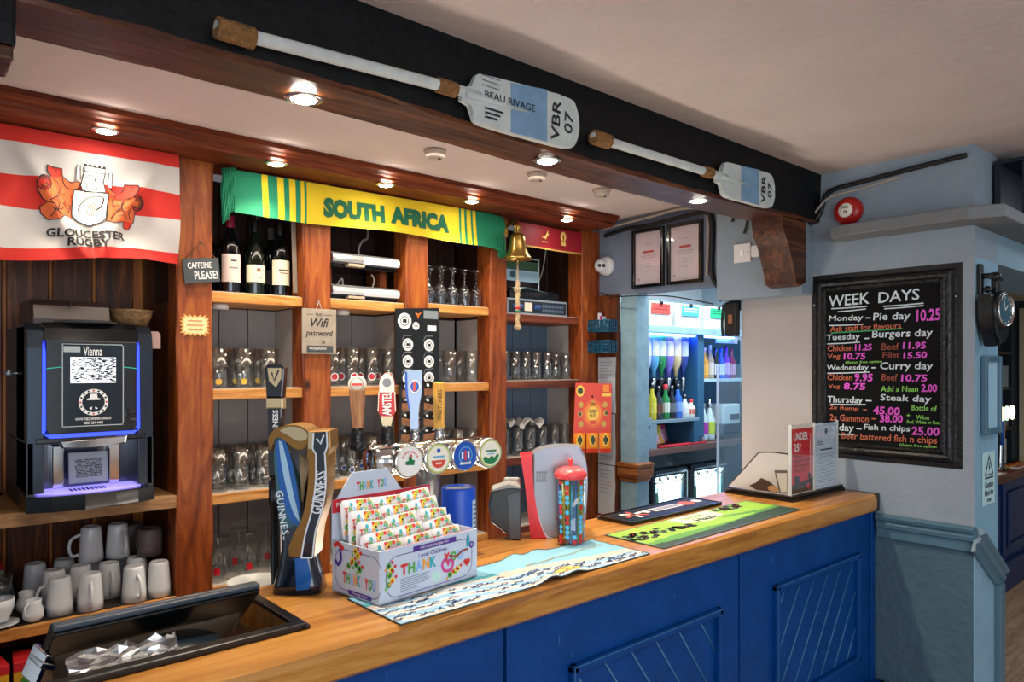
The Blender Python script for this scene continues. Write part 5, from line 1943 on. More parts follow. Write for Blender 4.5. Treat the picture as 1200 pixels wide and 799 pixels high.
oval = lambda x0, y0, x1, y1, r: [(x0 + r, y0)] + [(x1 - r + r * math.cos(a), y0 + r + r * math.sin(a)) for a in [-PI / 2 + PI / 2 * k_ / 6 for k_ in range(7)]] + [(x1 - r + r * math.cos(a), y1 - r + r * math.sin(a)) for a in [PI / 2 * k_ / 6 for k_ in range(7)]] + [(x0 + r + r * math.cos(a), y1 - r + r * math.sin(a)) for a in [PI / 2 + PI / 2 * k_ / 6 for k_ in range(7)]] + [(x0 + r + r * math.cos(a), y0 + r + r * math.sin(a)) for a in [PI + PI / 2 * k_ / 6 for k_ in range(7)]]
q.decal(stroke(oval(.018, .008, .274, .095, .03), .0016), F0(.0006), M_purple)
q.decal(rect(.092, .094, .222, .106), F0(.0008), M_purple)
q.decal(fit(text('FOR CHILDREN NEAR YOU', 1, .0), w=.085, h=.005, cx=.155, cy=.1), F0(.0012), M_white)
q.decal(fit(text('Local Children', 1, .01), w=.085, h=.010, cx=.15, cy=.084), F0(.0008), M_purple)
word('THANK YOU', .056, .245, .050, .074, F0(.0010))
for j in range(7):
    q.decal(rect(.056, .042 - j * .0042, .056 + (.085 if j < 5 else .05) - .004 * (j % 3), .0433 - j * .0042), F0(.0008), mat('print_grey', '#6f7688', .6))
q.decal(disc(.16, .027, .013, 16), F0(.0008), mat('print_mint', '#b5dcd4', .5))
flowers(F0(.0010), F0(.0014), F0(.0016), [(.024, .078), (.032, .068), (.026, .058), (.034, .046), (.024, .038), (.214, .026), (.202, .022), (.228, .03)], .007)
q.decal(stroke(c2([(.19, .062), (.178, .05), (.186, .034), (.205, .034), (.212, .048), (.2, .056), (.196, .044)]), .007), F0(.0012), M_pink)
q.decal(stroke(c2([(.2, .066), (.222, .06), (.24, .068), (.26, .07)]), .005), F0(.0013), mat('print_brown', '#8a3a22', .5))
for a in (.252, .262):
    q.decal(disc(a, .042, .0062, 10), F0(.0012), RAIN[0])
q.decal(polyshape([(.246, .041), (.268, .041), (.257, .030)]), F0(.0012), RAIN[0])
q.decal(polyshape([(.255, .075), (.268, .078), (.264, .105), (.256, .098)]), F0(.0012), RAIN[4])
q.decal(ringshape(.272, .078, .004, .008, 12), F0(.0014), M_purple)
# left side
S0 = lambda d: plane((-d, BD, 0), (0, -1, 0), (0, 0, 1))
q.decal(stroke(oval(.012, .010, .172, .098, .03), .0016), S0(.0006), M_purple)
q.decal(rect(.06, .004, .14, .014), S0(.0008), M_purple)
q.decal(fit(text('THANK YOU', 1, 0), w=.05, h=.004, cx=.10, cy=.009), S0(.0012), M_white)
word('THANK YOU', .04, .155, .026, .050, S0(.001))
flowers(S0(.0010), S0(.0014), S0(.0016), [(.062, .066), (.075, .078), (.088, .072), (.094, .092), (.1, .064), (.085, .1)], .008)
q.decal(stroke(c2([(.03, .098), (.034, .075), (.024, .062), (.012, .07)]), .008), S0(.0012), M_purple)
q.decal(stroke([(.008, .1), (.022, .108), (.044, .098)], .01), S0(.0013), RAIN[0])
q.build('print', None, cb, recalc=False)
# header board with a peak
q = MB()
hd = [(0, BH - .02), (BW, BH - .02), (BW, .20), (.20, .20), (.155, .255), (.055, .255), (.012, .20), (0, .20)]
q.prism(hd, 0, .003, M_box, T=lambda x, y, z: (x, BD + z, y))
HB = lambda d: plane((0, BD - d, 0), (1, 0, 0), (0, 0, 1))
q.decal(rect(.0, .17, BW, .2), HB(.0006), mat('print_banner_red', '#c22a3a', .5))
q.decal(fit(text("Please help support your local children's hospice", 1, .012), w=.27, h=.013, cx=BW / 2, cy=.186), HB(.0010), M_white)
word('THANK YOU', .065, .155, .212, .232, HB(.0008))
q.decal(disc(.045, .145, .016, 14), HB(.0008), RAIN[0])
q.decal(disc(.065, .15, .013, 14), HB(.0009), RAIN[3])
q.decal(stroke(c2([(.07, .14), (.072, .115), (.058, .108), (.05, .118)]), .007), HB(.001), M_purple)
q.decal(stroke([(.06, .14), (.10, .14)], .006), HB(.001), RAIN[0])
q.decal(stroke([(.085, .14), (.082, .11)], .006), HB(.001), RAIN[0])
q.build('header_board', None, cb)
# sweet packets
M_pack = mat('packet_white', '#dcd9dc', .35)
random.seed(12)
pk = thing('sweet_packet', 'x', 'sweet packet', (0, 0, 0), 0, 'thank-you sweet packets')
PWd, PHt = .098, .085


def pkf(u, v, s=1):
    e = math.sin(PI * u) ** .6 * math.sin(PI * v) ** .6 if 0 < u < 1 and 0 < v < 1 else 0
    return Vector(((u - .5) * PWd, -s * (.0075 * e) + .002 * math.sin(u * 9 + v * 4), (v) * PHt))


q = MB()
q.grid(lambda u, v: pkf(u, v), 14, 12, M_pack)
q.grid(lambda u, v: pkf(u, v, -1), 14, 12, M_pack)
q.build('wrapper', None, pk)
q = MB()
PKT = lambda d: (lambda x, y: pkf(min(.97, max(.03, .5 + x / PWd)), min(.97, max(.03, y / PHt))) + Vector((0, -d, 0)))
for i, ch in enumerate('THANKYOU'):
    q.decal(move(fit(text(ch, 1, .04), w=.009, h=.012), -.038 + i * .0108, .062 + .003 * math.sin(i), random.uniform(-.2, .2)), PKT(.0016), RAIN[i % 6])
q.decal(stroke(c2([(.028, .05), (.03, .032), (.02, .02), (.008, .026), (.012, .034)]), .007), PKT(.0016), M_purple)
q.decal(stroke([(.018, .05), (.044, .053)], .006), PKT(.0018), RAIN[0])
q.decal(stroke(c2([(.04, .052), (.04, .035), (.034, .02)]), .006), PKT(.0017), RAIN[0])
for x, y, i in ((-.034, .04, 0), (-.026, .032, 1), (-.038, .026, 2), (-.022, .045, 3), (-.016, .03, 0), (-.03, .018, 1), (-.01, .042, 4), (-.012, .016, 5), (-.04, .012, 3), (0, .072, 0)):
    q.decal(disc(x, y, .0065, 9), PKT(.0015), [M_sun, RAIN[0], RAIN[1], RAIN[3], RAIN[2], RAIN[5]][i])
    q.decal(disc(x + .002, y - .001, .0028, 8), PKT(.0022), M_ink if i in (0, 1) else M_white)
for i in range(26):
    q.decal(disc(random.uniform(-.042, .042), random.choice((.006, .012, .05, .074, .079)), .0048, 8), PKT(.0016), RAIN[i % 6])
q.build('print', None, pk, recalc=False)
cbm = Matrix.Translation(cb.location) @ Euler((0, 0, cb.rotation_euler.z)).to_matrix().to_4x4()
first = True
places = ['front', 'second', 'third', 'fourth', 'rear']
for r in range(5):
    for c in range(3):
        x = .056 + .087 * c + random.uniform(-.002, .002)
        y = .030 + .0255 * r
        z = .035 + .019 * r + random.uniform(-.003, .003)
        p_ = cbm @ Vector((x, y, z))
        rot = (-.22 + random.uniform(-.02, .02), random.uniform(-.10, .10), cb.rotation_euler.z + random.uniform(-.03, .03))
        lb = 'white sweet packet in the %s row of the charity box, %s' % (places[r], ['left one', 'middle one', 'right one'][c])
        if first:
            pk.location, pk.rotation_euler = p_, rot
            pk['label'] = lb
            first = False
        else:
            dup(pk, p_, 0, lb, rot=rot)

# ================================================================== mats on the counter
t = thing('bar_runner', 'pale blue and white wavy bar runner mat under the charity box', 'bar mat', (0, 0, 1.1003))
M_rsky = mat('runner_sky', '#79b0c6', .7, var=.08, vscale=12)
M_rteal = mat('runner_teal', '#3f96a4', .7)
M_rsand = mat('runner_sand', '#b9b0a6', .75, var=.08, vscale=18)
M_rnavy = mat('runner_navy', '#22406a', .7)
M_rfoam = mat('runner_foam', '#86adc8', .7)


def runp(x, y, off=0):
    z = .0022
    for cx_, s_, h_ in ((1.22, .03, .012), (1.30, .035, .010)):
        z += h_ * math.exp(-((x - cx_ - (y - 1.3) * .3) / s_) ** 2) * (.2 + .8 * abs((y - 1.3) / .11) ** 1.5)
    return Vector((x, y + .02 * (x - .77) * .9, z + off))


def runm(u, v):
    x, y = u, v
    s = .42 + .10 * math.sin(u * 4.5 + .4) - .22 * (u - .5)
    if v > s + .16:
        return M_rsky
    if v > s + .07:
        return M_rsand if u > .45 else M_rteal
    if v > s:
        return M_rsand
    w_ = math.sin(v * 30 + u * 16 + 2 * math.sin(u * 17))
    return M_rfoam if w_ > .1 else (mat('runner_white', '#c9d3da', .7) if w_ > -.75 else M_rsand)


q = MB()
q.grid(lambda u, v: runp(.768 + .79 * u, 1.195 + .205 * v), 110, 36, matfn=runm)
ed = []
q.build('printed_mat', None, t)
q = MB()
for a, c in (((.768, 1.193), (1.558, 1.193)), ((1.558, 1.193), (1.558, 1.402)), ((1.558, 1.402), (.768, 1.402)), ((.768, 1.402), (.768, 1.193))):
    pts = [runp(a[0] + (c[0] - a[0]) * i / 60, a[1] + (c[1] - a[1]) * i / 60) + Vector((0, 0, -.0004)) for i in range(61)]
    q.tube(pts, .0017, 5, mat('runner_edge', '#3c4a52', .7))
random.seed(31)
for i in range(130):
    u = random.random()
    s = .42 + .10 * math.sin(u * 4.5 + .4) - .22 * (u - .5)
    v = s * random.uniform(.08, .95)
    x, y = .768 + .79 * u, 1.195 + .205 * v
    L_ = random.uniform(.012, .04)
    q.decal(stroke([(x + L_ * (k_ / 5 - .5), y + .0035 * math.sin(k_ * 1.5 + i) + L_ * .12 * (k_ / 5)) for k_ in range(6)], random.uniform(.0022, .0055)), lambda x_, y_: runp(x_, y_, .0008), M_rnavy)
q.decal(polyshape([(1.275 + .045 * math.cos(a) * (1 + .2 * math.sin(3 * a)), 1.226 + .016 * math.sin(a) * (1 + .3 * math.cos(4 * a))) for a in [2 * PI * k_ / 26 for k_ in range(26)]]), lambda x_, y_: runp(x_, y_, .001), mat('runner_yellow', '#e0b24a', .7))
q.decal(stroke([(1.22 + .33 * k_ / 20, 1.318 + .03 * k_ / 20 + .003 * math.sin(k_)) for k_ in range(21)], .006), lambda x_, y_: runp(x_, y_, .0008), mat('runner_shore', '#8a8f7a', .7))
q.build('wave_print', None, t, recalc=False)
t = thing('bar_runner', 'green orchard bar runner mat at the right end of the counter', 'bar mat', (0, 0, 1.1003))
M_g1 = mat('orchard_lime', '#86b42c', .65, var=.12, vscale=10)
M_g2 = mat('orchard_dark', '#16382a', .7)
M_g3 = mat('orchard_mid', '#4f8a34', .7, var=.1, vscale=14)
M_g4 = mat('orchard_cream', '#dbe2b4', .7)


def orm(u, v):
    if v < .04 or u < .01 or u > .99 or v > .97:
        return mat('runner_edge', '#3c4a52', .7)
    h = .30 + .12 * math.sin(u * 3.4 - 1.0)
    if v < h - .14 * math.sin(u * 3):
        return M_g2
    if v < h + .1 * math.sin(u * 6 + 1):
        return M_g3
    if .38 < u < .66 and v > .52 + .9 * abs(u - .52):
        return M_g4
    if abs(v - .62 - .22 * math.sin(u * 4 + 1)) < .05:
        return M_g3 if u > .6 else M_g1
    return M_g1


ORP = lambda u, v, o=0: Vector((1.63 + .815 * u, 1.215 + .215 * v + .018 * u, .0022 + o))
q = MB()
q.grid(lambda u, v: ORP(u, v), 100, 40, matfn=orm)
q.grid(lambda u, v: ORP(u, v, -.002), 4, 4, M_g2)
q.build('printed_mat', None, t)
q = MB()
random.seed(8)
for cx_, cy_, n_, rx, ry in ((.17, .60, 46, .16, .16), (.31, .56, 16, .07, .08), (.78, .84, 34, .10, .09)):
    for i in range(n_):
        u, v = cx_ + rx * random.uniform(-1, 1), cy_ + ry * random.uniform(-1, 1)
        if v > .95:
            continue
        q.decal([(lambda d_: (d_[0], d_[1]))(disc(u, v, .016, 8, ry=.045))][0], lambda x, y: ORP(x, min(.965, y), .0006), M_g2)
        if i % 3 == 0:
            q.decal(disc(u, v, .004, 6, ry=.014), lambda x, y: ORP(x, min(.965, y), .0012), mat('orchard_apple', '#a8402a', .6))
q.decal(fit(text('THATCHERS', 1, .01), w=.15, h=.10, cx=.50, cy=.83), lambda x, y: ORP(x, y, .0008), M_g3)
q.decal(fit(text('Haze', 1, .03), w=.15, h=.16, cx=.53, cy=.66), lambda x, y: ORP(x, y, .0008), M_g2)
q.build('print', None, t, recalc=False)
t = thing('rubber_bar_mat', 'black ribbed rubber drip mat lying behind the green bar mat', 'bar mat', (1.79, 1.455, 1.1003), .01)
q = MB()
q.box((0, 0, 0), (.515, .145, .008), M_mblack, .002)
q.box((.0, .0, .008), (.515, .006, .013), M_mblack)
q.box((.0, .139, .008), (.515, .145, .013), M_mblack)
q.box((.0, .006, .008), (.006, .139, .013), M_mblack)
q.box((.509, .006, .008), (.515, .139, .013), M_mblack)
for i in range(38):
    q.box((.012 + i * .013, .012, .008), (.018 + i * .013, .133, .0115), M_mdark)
q.build('rubber_body', None, t)
q = MB()
MP = lambda x, y: Vector((x, y, .0125))
q.decal(rect(.20, .055, .36, .095), MP, mat('mat_white', '#cfcac4', .6))
for i in range(9):
    q.decal(rect(.21 + i * .016, .062, .22 + i * .016, .088), lambda x, y: Vector((x, y, .0129)), M_mdark)
for a in range(6):
    t_ = a * PI / 3 + .3
    q.decal(stroke([(.10 + .012 * math.cos(t_), .072 + .012 * math.sin(t_)), (.10 + .055 * math.cos(t_), .072 + .045 * math.sin(t_))], .014), MP, mat('mat_red', '#b5402f', .6) if a % 2 else MATS['mat_white'])
q.decal(disc(.40, .075, .035, 12, ry=.03), MP, MATS['mat_red'])
q.decal(disc(.465, .075, .022, 12, ry=.02), MP, MATS['mat_white'])
q.decal(disc(.168, .075, .016, 12), MP, MATS['mat_white'])
q.build('print', None, t, recalc=False)

# ================================================================== things standing on the counter
M_drf = mat('dispenser_red', '#d6202e', .3)
M_dsil = mat('dispenser_silver', '#8f949e', .35, metal=.55)
t = thing('drink_dispenser', 'curved silver dispenser with a red side standing behind the straw jar', 'dispenser', (1.50, 1.558, 1.1003), -math.atan2(.6626, .749))
K2 = .00255
dc = lambda pts: [((590 + x / 4.486 - 644) * K2, (632 - (500 + y / 4.486)) * K2 * 1.0) for x, y in pts]
q = MB()
q.prism(dc([(185, 592)] + c2([(187, 160), (230, 138), (300, 124), (370, 122), (435, 126)], 3) + c2([(455, 165), (466, 230), (470, 330), (460, 480), (450, 592)], 3)), -.045, .045, M_dsil, T=HT, bev=.006)
q.build('silver_body', None, t)
q = MB()
q.prism(dc(c2([(125, 172), (150, 330), (165, 480), (178, 592)], 4) + c2([(262, 592), (235, 540), (205, 420), (190, 300), (186, 162)], 4)), -.05, .046, M_drf, T=HT, bev=.004)
q.build('red_side', None, t, 'red flared side')
q = MB()
q.decal(rect(-.02, .165, .012, .195), plane((0, -.0456, 0), (1, 0, 0), (0, 0, 1)), mat('dispenser_mark', '#747880', .4))
for i in range(4):
    q.decal(rect(-.016 + .008 * i, .17, -.012 + .008 * i, .19), plane((0, -.046, 0), (1, 0, 0), (0, 0, 1)), M_dsil)
q.decal(polyshape(dc(c2([(190, 300), (205, 420), (250, 560), (300, 592)], 4) + [(240, 592), (200, 480), (187, 330)])), plane((0, -.0456, 0), (1, 0, 0), (0, 0, 1)), mat('dispenser_light', '#c3cbd6', .35, metal=.4))
q.build('trim', None, t, recalc=False)
t = thing('straw_jar', 'clear spotted jar of coloured straws with a red lid', 'jar', (1.485, 1.428, 1.1003))
q = MB()
q.lathe([(.001, .004), (.036, 0), (.037, .004), (.042, .19), (.040, .19), (.035, .006), (.001, .006)], m=glass('jar_clear', '#e8f4fa', .08), n=28)
q.build('jar_body', None, t)
q = MB()
random.seed(17)
M_sred = mat('straw_red', '#c8242a', .4)
M_scy = mat('straw_cyan', '#4fb8e8', .4)
for r in range(13):
    z = .012 + r * .0138
    rr = .0378 + .0048 * z / .19
    for c in range(12):
        a = 2 * PI * c / 12
        if (c * 5 + r * 3) % 7 == 0:
            continue
        col_ = M_sred if (c + r // 2) % 3 == 0 or r == 0 else M_scy
        if c % 3 == 2 and r > 1:
            continue
        pr_ = disc(0, 0, .0064, 10)
        q.decal(pr_, lambda x, y: Vector((rr * math.cos(a + x / rr), rr * math.sin(a + x / rr), z + y)), col_)
q.build('spots', None, t, recalc=False)
q = MB()
for i in range(40):
    a = 2 * PI * i / 40
    r_ = .022 + .010 * (i % 2)
    q.tube([(r_ * math.cos(a), r_ * math.sin(a), .007), (r_ * 1.08 * math.cos(a + .1), r_ * 1.08 * math.sin(a + .1), .185)], .003, 6, (M_scy, M_syellow, mat('straw_blue', '#1f6fc0', .4), M_syellow, mat('straw_lime', '#6fb83a', .4))[i % 5])
q.lathe([(.001, .006), (.034, .006), (.035, .022), (.001, .024)], m=M_sred, n=24)
q.build('straws', None, t)
q = MB()
q.lathe([(.044, .186), (.046, .188), (.0465, .198), (.044, .203), (.038, .21), (.022, .217), (.008, .219), (.006, .222), (.0055, .23), (.0085, .236), (.006, .241), (.001, .242)], m=mat('lid_coral', '#e0444a', .3), n=32)
q.build('lid', None, t)
# grey wedge shaped printer
t = thing('receipt_printer', 'grey wedge shaped receipt printer at the back of the counter beside the red dispenser', 'printer', (1.398, 1.572, 1.1003), -math.atan2(.6626, .749))
M_pg = mat('printer_grey', '#909290', .4)
M_pd = mat('printer_dark', '#2b2e30', .35)
q = MB()
q.prism([(-.065, .05), (-.075, .10), (-.066, .14), (-.02, .155), (.018, .150), (.022, .14), (.02, .0), (.005, .0)], -.01, .06, M_pd, T=HT, bev=.006)
q.prism([(-.066, .139), (-.02, .153), (.02, .148), (.018, .155), (-.015, .163), (-.062, .148)], -.012, .062, M_pg, T=HT, bev=.003)
q.build('case', None, t)
q = MB()
q.prism([(-.012, .004), (.018, .004), (.018, .14), (-.02, .13)], -.0125, -.009, mat('printer_panel', '#4d5358', .3), T=HT, bev=.002)
q.build('front_panel', None, t)
q = MB()
q.box((-.03, .062, 0), (.02, .075, .17), M_pg, .008)
q.build('paper_cover', None, t)
# blue paper roll packet
t = thing('blue_packet', 'bright blue round packet with a white label behind the charity box', 'packet', (1.186, 1.558, 1.1003))
q = MB()
q.lathe([(.001, 0), (.05, 0), (.05, .012), (.046, .02), (.046, .172), (.044, .178), (.041, .178), (.039, .170), (.001, .170)], m=mat('packet_blue', '#0e4fc8', .35), n=32)
q.build('wrapper', None, t)
q = MB()
LB = lambda d: (lambda x, y: Vector(((.0466 + d) * math.sin(x / .0466), -(.0466 + d) * math.cos(x / .0466), y)))
q.decal(rect(.012, .06, .045, .145), LB(0), mat('label_pale', '#b5d2ea', .4), sub=.01)
for j in range(6):
    q.decal(rect(.015, .07 + j * .012, .04 - .004 * (j % 2), .074 + j * .012), LB(.0006), mat('label_ink', '#2a4a7a', .4), sub=.01)
q.build('paper_label', None, t, recalc=False)
q = MB()
q.lathe([(.001, .172), (.038, .172)], m=mat('roll_grey', '#8f98a0', .6), n=24)
q.build('roll_end', None, t)

# ================================================================== display stand at the right end of the counter
t = thing('display_stand', 'black based acrylic display case with two notices at the counter end', 'display case', (0, 0, 1.1003))
q = MB()
q.prism([(2.545, 1.315), (2.975, 1.315), (2.975, 1.345), (2.575, 1.345), (2.575, 1.60), (2.545, 1.60)], 0, .010, M_blackplastic)
q.prism([(2.55, 1.32), (2.97, 1.32), (2.97, 1.34), (2.57, 1.34), (2.57, 1.597), (2.55, 1.597)], .010, .022, M_blackplastic, bev=.003)
q.build('base', None, t)
q = MB()
q.box((2.575, 1.345, 0.0), (2.97, 1.597, .006), mat('case_floor', '#8c8a88', .4))
q.build('case_floor', None, t)
M_acry = glass('acrylic', '#ffffff', .0, .05)
q = MB()
q.prism([(1.335, .02), (1.335, .175), (1.40, .178), (1.46, .172), (1.52, .105), (1.597, .025)], 2.558, 2.561, mat('case_side', '#a9a7a6', .3, var=.1, vscale=6), T=lambda x, y, z: (z, x, y))
q.build('side_panel', None, t, 'pale side panel of the case')
q = MB()
pts = [(1.597, .022), (1.52, .105), (1.46, .172), (1.40, .178), (1.335, .175)]
q.tube([(2.5595, y, z) for y, z in pts], .0028, 6, M_blackplastic)
q.build('edge_strip', None, t)
q = MB()
q.decal(polyshape([(-1.50, .04), (-1.47, .055), (-1.45, .075), (-1.43, .07), (-1.41, .062), (-1.385, .045), (-1.38, .028), (-1.47, .026)]), plane((2.5574, 0, 0), (0, -1, 0), (0, 0, 1)), mat('case_print_brown', '#3a2a22', .5))
q.decal(disc(-1.40, .04, .022, 14, ry=.012), plane((2.557, 0, 0), (0, -1, 0), (0, 0, 1)), mat('case_print_tan', '#9a7450', .5))
q.decal(polyshape([(-1.395, .11), (-1.345, .115), (-1.345, .03), (-1.375, .026)]), plane((2.5566, 0, 0), (0, -1, 0), (0, 0, 1)), mat('case_print_dark', '#4a4744', .5))
q.decal(polyshape([(-1.388, .10), (-1.345, .105), (-1.345, .035), (-1.368, .03)]), plane((2.5562, 0, 0), (0, -1, 0), (0, 0, 1)), mat('case_print_pale', '#b0aaa4', .5))
q.build('print', None, t, recalc=False)
q = MB()
q.box((2.553, 1.326, .022), (2.935, 1.3275, .285), M_acry)
for x in (2.553, 2.738, 2.934):
    q.box((x, 1.325, .022), (x + .002, 1.337, .285), mat('edge_clear', '#b8c0c4', .2))
q.build('acrylic_holder', None, t)
q = MB()
NP = lambda d: plane((0, 1.3245 - d, 0), (1, 0, 0), (0, 0, 1))
q.box((2.556, 1.329, .024), (2.734, 1.330, .272), M_white)
M_cardred = mat('notice_red', '#d8303a', .5)
NP0 = lambda d: plane((0, 1.3288 - d, 0), (1, 0, 0), (0, 0, 1))
q.decal(rect(2.562, .026, 2.728, .268), NP0(0), M_cardred)
q.decal(polyshape([(2.562, .026), (2.728, .026), (2.728, .078), (2.66, .068), (2.562, .058)]), NP0(.0003), M_ink)
q.decal(fit(text('UNDER', 1, .03), w=.11, h=.03, cx=2.632, cy=.238), NP0(.0004), M_white)
q.decal(fit(text('25?', 1, .03), w=.055, h=.03, cx=2.604, cy=.198), NP0(.0004), M_white)
for j, s_ in enumerate(('Please be', 'prepared to show', 'proof of age when', 'buying alcohol')):
    sh_ = text(s_, .017, .012, 'LEFT')
    q.decal(move(sh_, 2.575, .165 - j * .018), NP0(.0004), mat('notice_ink', '#4a1014', .6))
q.decal(rect(2.705, .09, 2.709, .24), NP0(.0004), M_white)
q.decal(disc(2.70, .085, .011, 14), NP0(.0004), M_ink)
q.decal(disc(2.69, .047, .012, 14), NP0(.0006), M_cardred)
q.decal(rect(2.583, .055, 2.62, .09), NP0(.0006), mat('notice_navy', '#22303c', .5))
q.build('red_notice', None, t, 'red UNDER 25 notice', recalc=False)
q = MB()
q.box((2.742, 1.329, .024), (2.932, 1.330, .278), mat('notice_pale', '#cfe2f2', .5))
q.decal(stroke([(2.752, .034), (2.922, .034), (2.922, .268), (2.752, .268), (2.752, .034)], .0015), NP0(.0003), mat('notice_line', '#5a7086', .5))
q.decal(disc(2.837, .246, .011, 14), NP0(.0003), MATS['notice_line'])
for j, (a, w_) in enumerate(((2.762, .04), (2.762, .05), (2.762, .055))):
    q.decal(rect(a, .212 - j * .008, a + w_, .215 - j * .008), NP0(.0003), M_ink)
q.decal(rect(2.79, .172, 2.89, .177), NP0(.0003), M_ink)
for j in range(13):
    q.decal(rect(2.77, .155 - j * .009, 2.905 - .02 * (j % 4 == 3), .1568 - j * .009), NP0(.0003), MATS['notice_line'])
q.build('white_notice', None, t, 'pale printed letter notice', recalc=False)
# ================================================================== chalkboard on the right wall
M_bframe = mat('board_frame_black', '#0d0f12', .35, bump=.5, bscale=60)
M_board = mat('chalkboard', '#07080b', .85, spec=.2, var=.15, vscale=8)
CW = {'w': mat('chalk_pale_blue', '#c3d3dc', .8), 'm': mat('chalk_magenta', '#d052c4', .8), 'o': mat('chalk_orange', '#b8644a', .8), 'd': mat('chalk_rust', '#8a4638', .8), 'g': mat('chalk_green', '#7fc25a', .8)}
M_cgreen = mat('chalk_dark_green', '#2a9a5a', .8)
LINES = [('WEEK', 1.301, 1.873, 0.167, 0.051, 'w'), ('DAYS', 1.111, 1.875, 0.155, 0.048, 'w'), ('Monday', 1.313, 1.797, 0.143, 0.039, 'w'), ('-', 1.224, 1.796, 0.019, 0.007, 'w'), ('Pie day', 1.136, 1.794, 0.142, 0.049, 'w'), ('10.25', 1.005, 1.796, 0.086, 0.051, 'm'), ('Ask staff for flavours', 1.239, 1.759, 0.285, 0.028, 'o'), ('Tuesday', 1.323, 1.72, 0.141, 0.039, 'w'), ('-', 1.23, 1.714, 0.019, 0.006, 'w'), ('Burgers day', 1.099, 1.726, 0.227, 0.049, 'w'), ('Chicken', 1.336, 1.678, 0.106, 0.028, 'o'), ('11.25', 1.243, 1.679, 0.068, 0.029, 'm'), ('Beef', 1.14, 1.68, 0.068, 0.03, 'd'), ('11.95', 1.054, 1.682, 0.085, 0.03, 'm'), ('Veg', 1.361, 1.642, 0.055, 0.034, 'o'), ('10.75', 1.278, 1.644, 0.09, 0.031, 'm'), ('Fillet', 1.138, 1.647, 0.064, 0.027, 'd'), ('15.50', 1.051, 1.645, 0.087, 0.029, 'm'), ('Gluten free option', 1.243, 1.619, 0.148, 0.017, 'g'), ('Wednesday', 1.306, 1.595, 0.173, 0.037, 'w'), ('-', 1.203, 1.597, 0.016, 0.005, 'w'), ('Curry day', 1.083, 1.601, 0.196, 0.047, 'w'), ('Chicken', 1.337, 1.558, 0.104, 0.027, 'o'), ('9.95', 1.242, 1.558, 0.073, 0.036, 'm'), ('Beef', 1.143, 1.56, 0.061, 0.03, 'd'), ('10.75', 1.055, 1.558, 0.095, 0.031, 'm'), ('Veg', 1.36, 1.519, 0.05, 0.026, 'o'), ('8.75', 1.278, 1.522, 0.09, 0.031, 'm'), ('Add a Naan', 1.108, 1.516, 0.14, 0.025, 'g'), ('2.00', 1.002, 1.521, 0.057, 0.034, 'm'), ('Thursday', 1.316, 1.463, 0.147, 0.046, 'w'), ('-', 1.222, 1.466, 0.022, 0.006, 'w'), ('Steak day', 1.086, 1.477, 0.19, 0.042, 'w'), ('2x Rump', 1.32, 1.431, 0.122, 0.026, 'o'), ('-', 1.236, 1.429, 0.015, 0.005, 'o'), ('45.00', 1.155, 1.429, 0.104, 0.036, 'm'), ('Bottle of', 1.019, 1.445, 0.091, 0.023, 'g'), ('2x Gammon', 1.3, 1.393, 0.161, 0.03, 'o'), ('-', 1.203, 1.395, 0.016, 0.005, 'o'), ('38.00', 1.137, 1.399, 0.088, 0.034, 'm'), ('+', 1.075, 1.415, 0.013, 0.013, 'g'), ('Wine', 1.024, 1.41, 0.047, 0.019, 'g'), ('Red, White or Rose', 1.02, 1.391, 0.123, 0.017, 'g'), ('Friday', 1.333, 1.349, 0.111, 0.048, 'w'), ('-', 1.26, 1.352, 0.021, 0.005, 'w'), ('Fish n chips', 1.155, 1.359, 0.177, 0.038, 'w'), ('25.00', 1.015, 1.358, 0.1, 0.036, 'm'), ('2x Beer battered fish n chips', 1.175, 1.319, 0.413, 0.044, 'o'), ('Gluten free option', 1.042, 1.3, 0.135, 0.017, 'g')]
UNDER = [(1.372, 1.841, 1.229, 1.842), (1.345, 1.827, 1.233, 1.832), (1.167, 1.838, 1.021, 1.841), (1.163, 1.828, 1.021, 1.832), (1.381, 1.772, 1.241, 1.771), (1.372, 1.741, 1.096, 1.748), (1.389, 1.696, 1.256, 1.70), (1.389, 1.574, 1.22, 1.580), (1.376, 1.446, 1.233, 1.45), (1.345, 1.324, 1.278, 1.328)]
t = thing('menu_chalkboard', 'big black framed chalkboard headed WEEK DAYS with coloured menu writing', 'chalkboard')
q = MB()
q.box((2.978, .96, 1.285), (2.996, 1.41, 1.925), M_board)
o = q.build('slate_panel', None, t)
q = MB()
Y0, Y1, Z0, Z1 = .897, 1.466, 1.224, 1.985
fr = [(0, -.001), (.018, -.001), (.024, .006), (.030, .018), (.040, .022), (.050, .018), (.056, .024), (.066, .026), (.072, .018), (.072, -.001)]
for a, c, inn in (((Y0, Z0), (Y1, Z0), (0, 1)), ((Y0, Z1), (Y1, Z1), (0, -1)), ((Y0, Z0), (Y0, Z1), (1, 0)), ((Y1, Z0), (Y1, Z1), (-1, 0))):
    # mitred moulding: outer edge to inner edge
    V = []
    for end, sg in ((a, 1), (c, -1)):
        row = []
        for d_, h in fr:
            y = end[0] + inn[0] * d_ + (sg * d_ if inn[0] == 0 else 0)
            z = end[1] + inn[1] * d_ + (sg * d_ if inn[1] == 0 else 0)
            row.append(q.bm.verts.new((2.9975 - h, y, z)))
        V.append(row)
    for k_ in range(len(fr) - 1):
        q._f([V[0][k_], V[0][k_ + 1], V[1][k_ + 1], V[1][k_]], M_bframe)
q.build('frame', M_bframe, t)
q = MB()
d_ = .061
